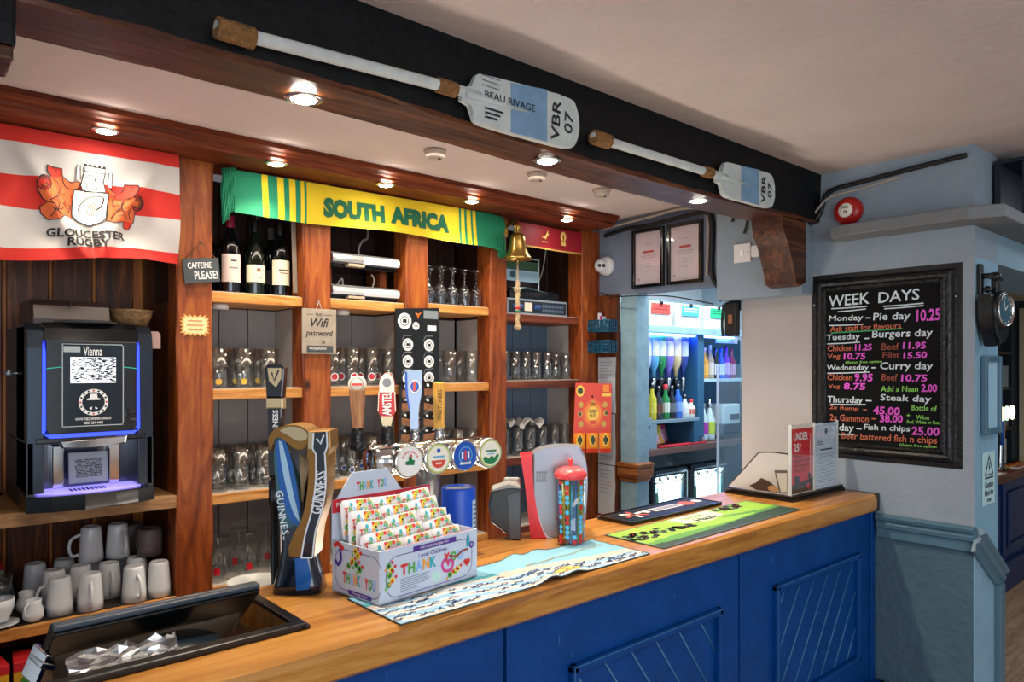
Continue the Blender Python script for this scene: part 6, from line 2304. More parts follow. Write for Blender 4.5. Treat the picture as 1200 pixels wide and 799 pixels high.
for a, c in (((Y0 + d_, Z0 + d_), (Y1 - d_, Z0 + d_)), ((Y0 + d_, Z1 - d_), (Y1 - d_, Z1 - d_)), ((Y0 + d_, Z0 + d_), (Y0 + d_, Z1 - d_)), ((Y1 - d_, Z0 + d_), (Y1 - d_, Z1 - d_))):
    L_ = math.hypot(c[0] - a[0], c[1] - a[1])
    n_ = int(L_ / .0125)
    for i in range(n_ + 1):
        q.sphere((2.973, a[0] + (c[0] - a[0]) * i / n_, a[1] + (c[1] - a[1]) * i / n_), .0048, M_bframe, 4)
q.build('beading', None, t, 'beaded inner edge of the frame')
q = MB()
CP = plane((2.9768, 0, 0), (0, -1, 0), (0, 0, 1))
random.seed(2)
for s, y, z, w_, h_, c in LINES:
    if s == '-':
        q.decal(rect(-y - w_ / 2, z - .0025, -y + w_ / 2, z + .0025), CP, CW[c])
        continue
    hh = h_ * (.78 if any(ch in 'gyjp' for ch in s) else .9)
    sh_ = move(fit(text(s, 1, {'w': .012, 'm': .028, 'o': .008, 'd': .008, 'g': .012}[c], shear=.06), w=w_ * .97, h=hh), -y, z, random.uniform(-.015, .03))
    q.decal(sh_, CP, CW[c])
for i, (a, b_, c, e_) in enumerate(UNDER):
    q.decal(stroke([(-a, b_), (-(a + c) / 2, (b_ + e_) / 2 - .001), (-c, e_)], .0045), CP, M_cgreen if i == 5 else CW['w'])
q.build('chalk_writing', None, o, recalc=False)
q = MB()
for y, z in ((.915, 1.86), (1.448, 1.86)):
    q.sphere((2.985, y, z), .005, M_brushed, 5)
    q.build('screw', None, t)
    q = MB()
q.bm.free()

# ================================================================== end of the wall: clock, panel, caution sign
M_clk = mat('clock_black', '#0b1116', .35)
t = thing('hanging_clock', 'black double sided bracket clock hung on the end of the wall', 'clock', (3.075, .853, 1.805))
q = MB()
q.box((-.06, -.012, .06), (-.03, .006, .17), M_clk, .004)
q.tube([(-.045, -.004, .125), (-.045, -.05, .125)], .010, 8, M_clk)
q.box((-.07, -.05, .112), (.06, -.03, .13), M_clk, .004)
q.sphere((-.05, -.055, .12), .016, M_clk, 7)
q.sphere((-.055, -.03, .075), .013, M_clk, 7)
q.box((-.02, -.05, .05), (.02, -.03, .14), M_clk, .003)
q.build('bracket', None, t)
q = MB()
cl = c2([(-.10, .055), (-.105, .0), (-.085, -.06), (-.045, -.115), (-.03, -.13)], 4) + c2([(.0, -.125), (-.03, -.09), (-.055, -.04), (-.065, .01), (-.06, .055)], 4)
q.prism([(x + .01, y) for x, y in cl], -.05, -.01, M_clk, T=HT, bev=.006)
q.build('side_arm', None, t)
q = MB()
NR = Vector((-.16, -.985, 0)).normalized()
SR = Vector((.985, -.16, 0))
Rc = Matrix([[SR.x, 0, NR.x], [SR.y, 0, NR.y], [0, 1, 0]])
C0 = Vector((.0, -.045, .0))
q.lathe([(.001, -.03), (.055, -.03), (.068, -.02), (.07, .02), (.062, .03), (.056, .024)], C0, 32, M_clk, R=Rc)
q.prism([(-.062, -.03), (.062, -.03), (.045, -.085), (.012, -.118), (-.012, -.118), (-.045, -.085)], -.02, .02, M_clk, T=lambda x, y, z: C0 + SR * x + NR * z + Vector((0, 0, y)), bev=.005)
q.build('case', None, t)
q = MB()
q.lathe([(.058, .024), (.060, .032), (.056, .034), (.053, .026)], C0, 32, M_chrome, R=Rc)
q.build('bezel', None, t)
q = MB()
q.lathe([(.001, .026), (.055, .026)], C0, 28, mat('clock_face', '#3a5f70', .3), R=Rc)
DF = plane(C0 + NR * .027, SR, (0, 0, 1))
for i in range(12):
    a = PI / 6 * i
    q.decal(stroke([(.042 * math.cos(a), .042 * math.sin(a)), (.051 * math.cos(a), .051 * math.sin(a))], .003), DF, M_white)
q.decal(stroke([(0, 0), (.02, .018)], .004), DF, M_white)
q.decal(stroke([(0, 0), (-.01, .04)], .003), DF, M_white)
q.build('dial', None, t, recalc=False)
t = thing('narrow_notice_case', 'narrow pale blue framed panel on the end of the wall under the clock', 'panel', (3.155, .8565, 1.495))
q = MB()
for a, c in (((-.095, -.147), (-.072, .147)), ((.075, -.147), (.098, .147)), ((-.072, .124), (.075, .147)), ((-.072, -.147), (.075, -.124))):
    q.box((a[0], -.02, a[1]), (c[0], 0, c[1]), M_dado, .004)
q.build('frame', None, t)
q = MB()
q.box((-.072, -.008, -.124), (.075, -.001, .124), mat('panel_pale', '#a6cfe6', .25))
q.build('pane', None, t)
t = thing('caution_sign', 'small pale caution sign with a warning triangle on the wall end', 'sign', (3.15, .8565, 1.182))
q = MB()
q.box((-.072, -.003, -.098), (.068, 0, .10), mat('caution_pale', '#b5d8dc', .5), .001)
SG = lambda d: plane((0, -.0032 - d, 0), (1, 0, 0), (0, 0, 1))
tri = [(-.055, .012), (.052, .012), (-.001, .092)]
q.decal(polyshape(tri), SG(0), M_ink)
q.decal(polyshape([(x * .72 - .0005, (y - .036) * .72 + .034) for x, y in tri]), SG(.0004), MATS['caution_pale'])
q.decal(polyshape([(-.004, .06), (.008, .06), (.002, .045), (.012, .045), (-.006, .022), (-.001, .038), (-.01, .038)]), SG(.0008), M_ink)
q.decal(rect(-.05, -.0, .048, .006), SG(.0004), M_ink)
for j, (s, w_, h_) in enumerate((('Caution', .1, .026), ('Mind the', .1, .022), ('step', .05, .018))):
    q.decal(fit(text(s, 1, .02), w=w_, h=h_, cx=-.002, cy=-.022 - .03 * j), SG(.0004), M_ink)
q.build('plate', None, t)

# red fire bell and the high ledge
t = thing('fire_bell', 'red round fire alarm bell with a cream centre high on the right wall', 'alarm bell', (2.999, 1.306, 2.235))
q = MB()
Rx = Matrix([[0, 0, -1], [-1, 0, 0], [0, 1, 0]])
q.lathe([(.001, 0), (.05, 0), (.058, .008), (.056, .022), (.046, .036), (.03, .042), (.001, .042)], (0, 0, 0), 32, mat('bell_red', '#b01a12', .35), R=Rx)
q.build('gong', None, t)
q = MB()
q.lathe([(.001, .044), (.028, .044), (.032, .036)], (0, 0, 0), 24, M_cream, R=Rx)
FB = plane((-.0445, 0, 0), (0, -1, 0), (0, 0, 1))
q.decal(fit(text('FIRE', 1, .02), w=.028, h=.010, cx=0, cy=.012), FB, M_ink)
q.decal(ringshape(0, -.008, .003, .007, 12), FB, M_ink)
q.build('label_disc', None, t, recalc=False)
M_ledge = mat('ledge_grey', '#6f7478', .6)
q = MB()
q.prism([(3.0 - .0, 1.36), (2.88, 1.33), (2.86, 1.25), (2.86, .84), (2.9, .74), (4.6, .74), (4.6, .858), (2.999, .858)], 2.115, 2.16, M_ledge, bev=.004)
struct(q.build('trim_high_ledge'))
t = thing('display_cabinet', 'dark blue cabinet with upright rails on the high ledge at the right edge', 'cabinet', (3.2, .75, 2.162))
M_dkb = mat('cabinet_dark_blue', '#14232e', .45)
q = MB()
q.box((0, 0, 0), (1.2, .015, .012), M_dkb)
q.box((0, 0, .205), (1.2, .1, .22), M_dkb, .003)
q.box((0, .08, .0), (1.2, .1, .205), M_dkb)
q.box((0, 0, .0), (1.2, .08, .012), M_dkb)
q.build('carcass', None, t)
for x in (.0, .10, .20, .30, .345, .44, .62, .80, 1.18):
    q = MB()
    q.box((x, 0, .012), (x + .016, .012, .205), M_dkb, .002)
    q.build('rail', None, t)
q = MB()
q.box((.37, .03, .013), (.58, .05, .17), M_ink, .003)
q.decal(polyshape([(.38, .08), (.44, .12), (.5, .1), (.56, .13), (.56, .10), (.5, .07), (.44, .085)]), front(0, .0292, 0), M_white)
q.decal(polyshape([(.38, .03), (.56, .05), (.56, .075), (.38, .05)]), front(0, .0292, 0), mat('card_grey', '#7d868c', .5))
tag(q.build('dark_picture'), 'black picture with pale streaks behind the rails of the dark blue cabinet', 'picture', loc=(3.2, .75, 2.162))

# ================================================================== wall over the opening
t = None


def certificate(y0, y1, lb):
    zc0, zc1 = 2.022, 2.333
    t = thing('framed_certificate', lb, 'framed certificate', (3.099, (y0 + y1) / 2, (zc0 + zc1) / 2), 0, 'black framed certificates')
    h, w_ = (zc1 - zc0) / 2, (y1 - y0) / 2
    q = MB()
    for a, c in (((-w_, -h), (-w_ + .018, h)), ((w_ - .018, -h), (w_, h)), ((-w_ + .018, h - .018), (w_ - .018, h)), ((-w_ + .018, -h), (w_ - .018, -h + .018))):
        q.box((-.022, a[0], a[1]), (0, c[0], c[1]), M_mblack, .003)
    q.build('frame', None, t)
    q = MB()
    q.box((-.008, -w_ + .018, -h + .018), (-.002, w_ - .018, h - .018), mat('certificate_pink', '#ddd0d8', .5))
    PC_ = plane((-.0086, 0, 0), (0, -1, 0), (0, 0, 1))
    q.decal(stroke([(-w_ + .026, -h + .028), (w_ - .026, -h + .028), (w_ - .026, h - .026), (-w_ + .026, h - .026), (-w_ + .026, -h + .028)], .0012), PC_, mat('certificate_line', '#a89aa8', .5))
    q.decal(rect(-.035, .028, .035, .040), PC_, mat('certificate_red', '#c04a52', .5))
    for y_, ww in ((.075, .02), (.012, .05), (.0, .045), (-.03, .012), (-.045, .012), (-.07, .015)):
        q.decal(rect(-ww, y_, ww, y_ + .003), PC_, MATS['certificate_line'])
    q.decal(disc(-w_ + .04, -h + .045, .007, 10), PC_, MATS['certificate_line'])
    q.build('paper', None, t, recalc=False)
    q = MB()
    q.box((-.0125, -w_ + .017, -h + .017), (-.0115, w_ - .017, h - .017), glass('picture_glass', '#ffffff', .02, .05))
    q.build('glass', None, t)


certificate(2.30, 2.506, 'black framed certificate with red heading, nearer the white camera')
certificate(2.065, 2.276, 'black framed certificate with red heading, nearer the cables')
t = thing('security_camera', 'white dome security camera in the corner above the opening', 'security camera', (3.099, 2.69, 2.165))
q = MB()
Rx2 = Matrix([[0, 0, -1], [-1, 0, 0], [0, 1, 0]])
M_cam = mat('camera_white', '#cfd0d4', .35)
q.lathe([(.001, 0), (.052, 0), (.054, .012), (.05, .03), (.04, .036), (.001, .036)], (0, 0, 0), 30, M_cam, R=Rx2)
q.build('base', None, t)
q = MB()
q.sphere((-.045, .012, 0), .038, M_cam, 12)
vd = Vector((-.7, -.71, -.1)).normalized()
sd = Vector((.71, -.7, 0)).normalized()
c0 = Vector((-.045, .012, 0)) + vd * .034
Rv = Matrix([[sd.x, 0, vd.x], [sd.y, 0, vd.y], [0, 1, vd.z]])
for s in (-.011, .011):
    q.lathe([(.001, .006), (.009, .006), (.010, .0)], c0 + sd * s, 14, M_mblack, R=Rv)
    q.lathe([(.001, .0065), (.003, .0065)], c0 + sd * s, 10, M_chrome, R=Rv)
q.build('eye_ball', None, t)
t = thing('light_switch', 'white square switch plate beside the wooden bracket', 'switch', (2.899, 1.73, 2.105))
q = MB()
q.box((-.01, -.042, -.042), (0, .042, .042), M_cam, .004)
q.box((-.013, -.008, -.014), (-.01, .008, .014), M_white, .001)
q.build('plate', None, t)
q = MB()
for s in (-.03, .03):
    q.lathe([(.001, .011), (.004, .011), (.004, .009)], (0, s, 0), 8, M_brushed, R=Rx2)
    q.build('screw', None, t)
    q = MB()
q.bm.free()
q = MB()
q.box((-.03, -.02, -.02), (0, .02, .03), M_cam, .004)
tag(q.build('junction_box'), 'small white box tucked between the switch and the wooden bracket', 'box', loc=(2.899, 1.655, 2.098))
# cables
M_cblk = mat('cable_black', '#101114', .5)
M_cgry = mat('cable_cream', '#a59c92', .5)


def cable(name, pts, r, m, lb):
    q = MB()
    q.tube(catmull(pts, 6), r, 7, m)
    tag(q.build(name), lb, 'cable')


cable('black_cable', [(3.085, 2.70, 2.335), (3.075, 2.52, 2.352), (3.07, 2.42, 2.345), (3.065, 2.25, 2.352), (3.07, 2.05, 2.362), (3.08, 2.01, 2.32), (3.085, 2.008, 2.2), (3.085, 2.01, 2.05), (3.07, 1.96, 1.975), (2.985, 1.90, 1.915)], .011, M_cblk, 'thick black cable looping over the framed certificates and down beside them')
cable('pale_cable', [(3.065, 2.71, 2.368), (3.06, 2.55, 2.378), (3.06, 2.35, 2.388), (3.06, 2.2, 2.398), (3.06, 2.05, 2.385), (3.045, 1.97, 2.37), (2.99, 1.9, 2.39)], .0075, M_cgry, 'pale cable looping across the wall above the framed certificates')
cable('pale_cable', [(3.085, 2.035, 2.34), (3.085, 2.03, 2.28), (3.085, 2.035, 2.16), (3.085, 2.04, 2.05)], .007, M_cgry, 'pale cable hanging straight down right of the framed certificates')
cable('thin_cable', [(3.09, 2.73, 2.02), (3.04, 2.6, 1.985), (3.03, 2.4, 1.975), (3.03, 2.2, 1.955), (3.0, 1.95, 1.90)], .003, M_cblk, 'thin black wire strung under the lintel across the opening')
cable('black_cable', [(2.96, 1.455, 2.20), (2.975, 1.42, 2.24), (2.985, 1.40, 2.31), (2.985, 1.36, 2.335), (2.985, 1.25, 2.345), (2.985, 1.05, 2.36), (2.985, .88, 2.37)], .010, M_cblk, 'thick black cable running from the beam end along the right wall')
cable('grey_cable', [(2.955, 1.445, 2.225), (2.96, 1.42, 2.26), (2.962, 1.37, 2.30), (2.962, 1.25, 2.312), (2.962, 1.1, 2.33)], .005, M_cgry, 'grey cable beside the black one above the fire bell')
q = MB()
q.tube(catmull([(2.89, 1.72, 2.19), (2.88, 1.70, 2.25), (2.885, 1.75, 2.3), (2.89, 1.78, 2.25)], 6), .006, 6, M_cblk)
tag(q.build('cable_loop'), 'short black cable loop above the white switch', 'cable')
q = MB()
q.box((2.955, 1.80, 1.74), (2.995, 1.862, 1.90), M_cblk, .008)
q.box((2.945, 1.815, 1.80), (2.955, 1.835, 1.84), mat('plug_tan', '#8a5a40', .5), .002)
q.tube(catmull([(2.965, 1.87, 1.89), (2.96, 1.875, 1.8), (2.965, 1.872, 1.74)], 6), .007, 7, M_cblk)
q.box((2.98, 1.80, 1.86), (3.0, 1.85, 1.904), M_cblk)
tag(q.build('cable_bundle'), 'black bundle of cables and adaptors hanging at the pier edge by the opening', 'cable')

# post of the opening, baskets and pinned notes
M_tpost = mat('post_blue_grey', '#7f9fae', .55, var=.14, vscale=14, bump=.3, bscale=40)
q = MB()
q.box((3.10, 2.49, 0), (3.21, 2.60, 2.0), M_tpost, .004)
struct(q.build('trim_opening_post'))
q = MB()
q.sweep([(-.0, -.055), (.012, -.05), (.012, -.035), (.024, -.03), (.03, -.01), (.03, .01), (.022, .025), (.034, .03), (.036, .045), (.0, .05)], [(3.10, 2.60, 1.03), (3.10, 2.49, 1.03), (3.21, 2.49, 1.03)], wood('corbel_oak', '#4a2814', '#8a5228', '#a86e3a', axis='Y'), upv=(0, 0, 1))
tag(q.build('post_moulding'), 'oak moulding band round the blue grey post of the opening', 'moulding')
M_bask = mat('basket_blue', '#0d4a68', .5)


def basket(lb, z, h):
    t = thing('wire_basket', lb, 'basket', (3.064, 2.670, z), 0, 'blue baskets by the opening')
    q = MB()
    W_, D_ = .072, .07
    n_ = 9
    for r in range(4):
        zz = h * r / 3
        q.tube([(-D_, -W_, zz), (-D_, W_, zz), (0, W_, zz), (0, -W_, zz)], .0035, 5, M_bask, closed=True)
    for i in range(n_):
        y = -W_ + 2 * W_ * i / (n_ - 1)
        q.box((-D_ - .002, y - .005, 0), (-D_ + .002, y + .005, h), M_bask)
    for i in range(5):
        x = -D_ * i / 4
        q.box((x - .004, -W_ - .002, 0), (x + .004, -W_ + .002, h), M_bask)
    q.box((-D_, -W_, 0), (0, W_, .004), M_bask)
    q.build('wire_body', None, t)


basket('blue wire basket of pens and cards on the side board, upper one', 1.795, .062)
basket('blue wire basket on the side board, lower one above the pinned notes', 1.682, .062)
for i, (y, c, h, a, nm) in enumerate(((2.70, 'case_side', .085, .1, 'grey'), (2.675, 'packet_white', .1, -.15, 'white'), (2.655, 'print_pink', .085, -.3, 'pink'), (2.64, 'leaflet_blue', .08, -.25, 'pale blue'))):
    q = MB()
    q.box((-.012, -.002, 0), (.012, .004, h), MATS[c], .001)
    o = q.build('card_slip')
    tag(o, f'{nm} card standing in the upper blue wire basket', 'card')
    o.location, o.rotation_euler = (3.03, y, 1.801), (a, 0, 0)
M_note = mat('note_paper', '#b9c2cc', .6)
for i, (z0, z1, y0, y1, lb) in enumerate(((1.345, 1.655, 2.605, 2.735, 'white printed note pinned to the side board, top of three'), (1.06, 1.34, 2.607, 2.735, 'white printed note pinned to the side board, middle of three'), (.78, 1.055, 2.61, 2.735, 'white handwritten note pinned to the side board, lowest of three'))):
    q = MB()
    q.grid(lambda u, v: Vector((3.0675 - .006 * abs(math.sin(v * 3 + i)) * u, y1 + (y0 - y1) * u, z1 + (z0 - z1) * v)), 6, 8, M_note)
    for j in range(14 if i < 2 else 7):
        zz = z1 - .03 - j * (.017 if i < 2 else .02)
        q.decal(rect(0, 0, .09 - .03 * (j % 3 == 2), .0022), lambda x, y: Vector((3.0595, y1 - .018 - x, zz + y)), mat('certificate_red', '#c04a52', .5) if (i == 2 and j in (3, 4)) else MATS['print_grey'])
    tag(q.build('pinned_note'), lb, 'note', 'notes pinned to the side board')

# ================================================================== the store seen through the opening
M_steel = mat('store_steel', '#8ea2ae', .3, metal=.4)
M_bluelit = mat('blue_strip_glow', (.05, .12, 1.0), emit=30)
M_cntr = mat('store_counter_brown', '#6a4a44', .4)
t = thing('store_counter', 'dark topped store counter with fridges under it, behind the opening', 'counter', (3.48, 2.72, 0))
q = MB()
q.box((0, 0, 1.06), (1.5, .62, 1.10), M_cntr, .004)
q.build('worktop', None, t)
q = MB()
q.box((0.02, .03, .0), (1.5, .05, 1.06), M_mblack)
q.build('carcass', None, t)
q = MB()
q.box((.87, .012, .55), (1.2, .029, 1.05), mat('glitter_teal', '#1d3a44', .25, metal=.5, var=.8, vscale=90))
q.build('glitter_panel', None, t)
M_clearb = glass('fridge_bottle_clear', '#cfe8f2', .05)
M_fr = mat('fridge_light', (.62, .88, 1.0), emit=4.0)
for x0, x1, lb in ((3.515, 3.865, 'bottle fridge with a lit glass door under the store counter, left one'), (3.915, 4.315, 'bottle fridge with a lit glass door under the store counter, right one')):
    t = thing('bottle_fridge', lb, 'fridge', (x0, 2.70, .3), 0, 'lit bottle fridges')
    w_ = x1 - x0
    q = MB()
    for a, c in (((0, 0), (.035, .67)), ((w_ - .035, 0), (w_, .67)), ((.035, .63), (w_ - .035, .67)), ((.035, 0), (w_ - .035, .05))):
        q.box((a[0], 0, a[1]), (c[0], .03, c[1]), M_mblack, .002)
    q.build('door_frame', None, t)
    q = MB()
    q.box((.034, .02, .05), (w_ - .034, .026, .63), M_fr)
    q.build('lit_interior', None, t, 'bright bluish white lit interior')
    for i in range(5):
        q = MB()
        q.lathe([(.001, 0), (.016, 0), (.016, .09), (.007, .12), (.007, .15), (.001, .15)], (.06 + i * (w_ - .11) / 4, .012, .42 - .0), 10, M_clearb if i else mat('fridge_bottle_green', '#4f8a6a', .3), R=Matrix.Diagonal((1, .3, 1)))
        q.build('bottle', None, t)
    q = MB()
    q.tube([(.02, -.012, .60), (w_ - .02, -.012, .655 - .055)], .004, 6, M_chrome)
    q.box((.02, -.012, .645), (w_ - .02, .0, .655), M_chrome)
    for i in range(4):
        q.lathe([(.001, 0), (.012, 0), (.012, .02), (.001, .02)], (.06 + i * (w_ - .12) / 3, -.01, .61), 10, M_chrome)
    q.build('handle_rail', None, t)
# upper shelf with white bins
t = thing('store_shelf', 'blue grey shelf edge holding white bins in the store', 'shelf', (3.44, 2.72, 1.81))
q = MB()
q.box((0, 0, 0), (1.10, .3, .045), M_tpost, .003)
q.box((0, .3, 0.0), (1.10, .32, .25), M_steel)
q.build('board', None, t)
q = MB()
q.box((.01, .05, -.012), (1.09, .08, -.001), M_bluelit)
q.build('light_strip', None, t, 'glowing blue strip under the shelf')
M_bin = mat('bin_white', '#d3d6cf', .5)
for i, (x, c, lb) in enumerate(((3.49, '#c43a32', 'white bin with a red label on the store shelf'), (3.80, '#3a8ab0', 'white bin with a blue label on the store shelf'), (4.12, '#1fa070', 'white bin with a green label on the store shelf'))):
    t = thing('storage_bin', lb, 'bin', (x, 2.74, 1.856), 0, 'white bins on the store shelf')
    q = MB()
    b_, tp = [(0, 0), (.262, 0), (.262, .2), (0, .2)], [(-.008, -.012), (.285, -.012), (.285, .21), (-.008, .21)]
    V0 = [q.bm.verts.new((x_, y_, 0)) for x_, y_ in b_]
    V1 = [q.bm.verts.new((x_, y_, .145)) for x_, y_ in tp]
    q._f(V0, M_bin)
    for k_ in range(4):
        q._f([V0[k_], V0[(k_ + 1) % 4], V1[(k_ + 1) % 4], V1[k_]], M_bin)
    q.build('body', None, t)
    q = MB()
    q.box((.05, -.0125, .07), (.24, -.0095, .135), mat('bin_label' + c[1:], c, .5))
    for j in range(2):
        q.box((.07, -.0128, .095 + j * .017), (.22, -.012, .104 + j * .017), mat('bin_ink' + c[1:], {'#c43a32': '#7a1a1a', '#3a8ab0': '#b5d8e4', '#1fa070': '#0a6a4a'}[c], .5))
    q.build('label_card', None, t)
    q = MB()
    q.box((.135, -.02, .128), (.16, -.008, .148), M_mblack, .002)
    q.build('clip', None, t)
q = MB()
q.box((4.06, 2.75, 1.14), (4.13, 2.85, 1.81), mat('pillar_blue', '#2a5a7a', .4), .004)
q.box((4.06, 2.85, 1.101), (4.13, 2.88, 1.81), MATS['pillar_blue'])
struct(q.build('trim_store_pillar'))
# optics: bottles hung neck down on a rail
M_rail = mat('optic_rail', '#3a4a58', .3, metal=.5)
q = MB()
q.box((3.44, 2.86, 1.52), (4.06, 2.885, 1.80), mat('optic_backing', '#16457a', .4))
q.box((3.44, 2.84, 1.515), (4.06, 2.86, 1.53), M_rail)
tag(q.build('optics_rack'), 'blue lit rack holding the upside down spirit bottles', 'rack')


def glassy(name, c, rough=.1, e=0.0):
    return mat(name, c, rough, coat=.4, emit=e)


OPT = [('#3a66b8', '#c8d2dc', 'blue'), ('#a9b4e6', '#d5d9f0', 'pale lilac'), ('#5aa6d6', '#e0e6ea', 'sky blue'), ('#1f8a4a', '#dfe6e0', 'green'), ('#7a6ad0', '#e6dfe8', 'violet'), ('#c8b88a', '#e8e2cc', 'straw coloured'), ('#2a3f8a', '#b8c4e0', 'navy')]
for i, (c, lc, nm) in enumerate(OPT):
    x = 3.515 + .0775 * i
    t = thing('optic_bottle', f'{nm} spirit bottle hung neck down on the optics rack', 'bottle', (x, 2.812, 1.53), 0, 'spirit bottles on the optics rack')
    q = MB()
    m_ = glassy('optic_' + nm.replace(' ', '_'), c)
    q.lathe([(.001, .268), (.033, .265), (.035, .25), (.035, .12), (.03, .08), (.014, .05), (.013, .005), (.001, .005)], m=m_, n=18)
    q.build('glass_body', None, t)
    q = MB()
    q.lathe([(.0356, .14), (.0356, .235)], m=mat('optic_label_' + nm.replace(' ', '_'), lc, .5), n=12, arc=2.2, a0=-PI / 2 - 1.1)
    q.build('paper_label', None, t)
    q = MB()
    q.lathe([(.001, -.0), (.013, 0), (.017, -.014), (.012, -.05), (.012, -.075), (.003, -.08), (.001, -.09)], m=M_mblack if i % 2 else M_chrome, n=12)
    q.build('measure', None, t)
# small cabinet with bottles on it and crisps inside
t = thing('steel_hatch', 'grey steel hatch cabinet on the store counter with crisps inside', 'cabinet', (3.56, 2.74, 1.101))
q = MB()
q.box((0, 0, .15), (.50, .34, .172), M_steel, .003)
q.box((0, 0, 0), (.05, .34, .15), M_steel)
q.box((.44, 0, 0), (.50, .34, .15), MATS['pillar_blue'])
q.box((.05, .32, 0), (.44, .34, .15), mat('hatch_red', '#7a1420', .5))
q.build('body', None, t)
q = MB()
q.box((-.09, -.01, 0), (-.01, .2, .19), M_steel, .004)
q.decal(stroke([(-.08, .02), (-.04, .06), (-.07, .10), (-.03, .14)], .012), front(0, -.0106, 0), M_mdark)
o = q.build('steel_box')
tag(o, 'grey steel box with a dark scrawled pattern beside the hatch cabinet', 'box', loc=(3.56, 2.74, 1.101))
for i, (x, c, lb) in enumerate(((3.70, '#d8b23a', 'yellow'), (3.79, '#c2408a', 'magenta'), (3.90, '#d84a5a', 'coral'))):
    q = MB()
    q.grid(lambda u, v: Vector(((u - .5) * .14, -.022 * math.sin(PI * u) * math.sin(PI * v), v * .115)), 8, 8, None, matfn=lambda u, v: (mat('crisp' + c[1:], c, .35), mat('crisp_pale', '#e8c8d8', .35), mat('crisp_leaf', '#8aa03a', .35))[0 if (int(u * 6 + v * 3) % 3 or v > .75) else 1 + int(u * 5) % 2])
    q.grid(lambda u, v: Vector(((u - .5) * .14, .008 * math.sin(PI * u) * math.sin(PI * v), v * .115)), 8, 8, MATS['crisp' + c[1:]])
    o = q.build('crisp_packet')
    tag(o, f'{lb} crisp packet leaning inside the grey hatch cabinet', 'crisp packet', 'crisps in the hatch')
    o.location, o.rotation_euler = (x, 2.80 + .06 * i, 1.1045 + .01 * (i < 2)), (-.25, (-.12, .12, -.05)[i], 0)
q = MB()
q.box((3.63, 2.725, 1.102), (3.98, 2.77, 1.112), mat('mat_bright_red', '#b81a2a', .6), .002)
q.box((3.95, 2.722, 1.102), (4.12, 2.737, 1.112), MATS['mat_bright_red'], .001)
tag(q.build('red_bar_mat'), 'bright red bar mat on the store counter before the crisps', 'bar mat')
for i, (x, c, lc, nm, h) in enumerate(((3.60, '#b8b02a', '#d6cf4a', 'yellow', .22), (3.665, '#2a2f3a', '#6a3a2a', 'brown labelled', .2), (3.735, '#1f7a3a', '#d8dcd0', 'green', .21), (3.80, '#171a20', '#6a7480', 'black', .2), (3.865, '#2a62c0', '#8ab0e6', 'blue', .21), (3.94, '#c6d2d6', '#d8dcd8', 'clear', .14), (4.01, '#d8d6c0', '#c0342a', 'cream with red lid', .11))):
    t = thing('spirit_bottle', f'{nm} bottle standing on the grey hatch cabinet in the store', 'bottle', (x, 2.770, 1.2735), 0, 'bottles on the hatch cabinet')
    q = MB()
    q.lathe([(.001, 0), (.027, 0), (.028, .01), (.028, h * .6), (.012, h * .75), (.011, h), (.001, h)], m=glassy('spirit_' + nm.replace(' ', '_'), c), n=16)
    q.build('glass_body', None, t)
    q = MB()
    q.lathe([(.0286, h * .2), (.0286, h * .5)], m=mat('spirit_label_' + nm.replace(' ', '_'), lc, .5), n=12)
    q.build('paper_label', None, t)
    q = MB()
    q.lathe([(.013, h * .88), (.013, h + .008), (.001, h + .008)], m=MATS['carton_red'] if i in (2, 6) else M_mblack, n=12)
    q.build('cap', None, t)
# right hand shelf of bottles
q = MB()
q.box((4.135, 2.76, 1.50), (4.95, 2.98, 1.52), mat('shelf_pale', '#a9c4d4', .3), .002)
q.box((4.135, 2.98, 1.101), (4.95, 3.0, 1.805), mat('mirror_blue', '#1a4a6a', .1, metal=.6))
tag(q.build('mirror_shelf'), 'pale shelf with a mirrored back at the right of the store', 'shelf')
for i, (c, lc, nm) in enumerate((('#5a5ab8', '#c8c2e0', 'lilac'), ('#c88a2a', '#d8a24a', 'amber'), ('#9a8a6a', '#c8c0b0', 'amber long necked'), ('#12161c', '#d0d4d8', 'black white labelled'), ('#2450c0', '#dfe8f2', 'deep blue'), ('#5a2a9a', '#d0b0dc', 'purple'), ('#7a1a4a', '#c8a0c0', 'plum'))):
    x = 4.185 + .067 * i
    h = .21 + .02 * (i % 3 == 2)
    t = thing('liqueur_bottle', f'{nm} bottle on the pale mirrored shelf of the store', 'bottle', (x, 2.83, 1.521), 0, 'bottles on the mirrored shelf')
    q = MB()
    q.lathe([(.001, 0), (.028, 0), (.029, .01), (.029, h * .55), (.011, h * .75), (.011, h), (.001, h)], m=glassy('liqueur_' + nm.replace(' ', '_'), c), n=16)
    q.build('glass_body', None, t)
    q = MB()
    q.lathe([(.0296, h * .12), (.0296, h * .48)], m=mat('liq_label_' + nm.replace(' ', '_'), lc, .5), n=12)
    q.build('paper_label', None, t)
q = MB()
q.box((4.36, 2.80, 1.765), (4.62, 2.815, 1.808), mat('ticket_pale', '#a9bcd0', .4), .002)
tag(q.build('shelf_ticket'), 'pale strip sign hanging under the store shelf on the right', 'sign')
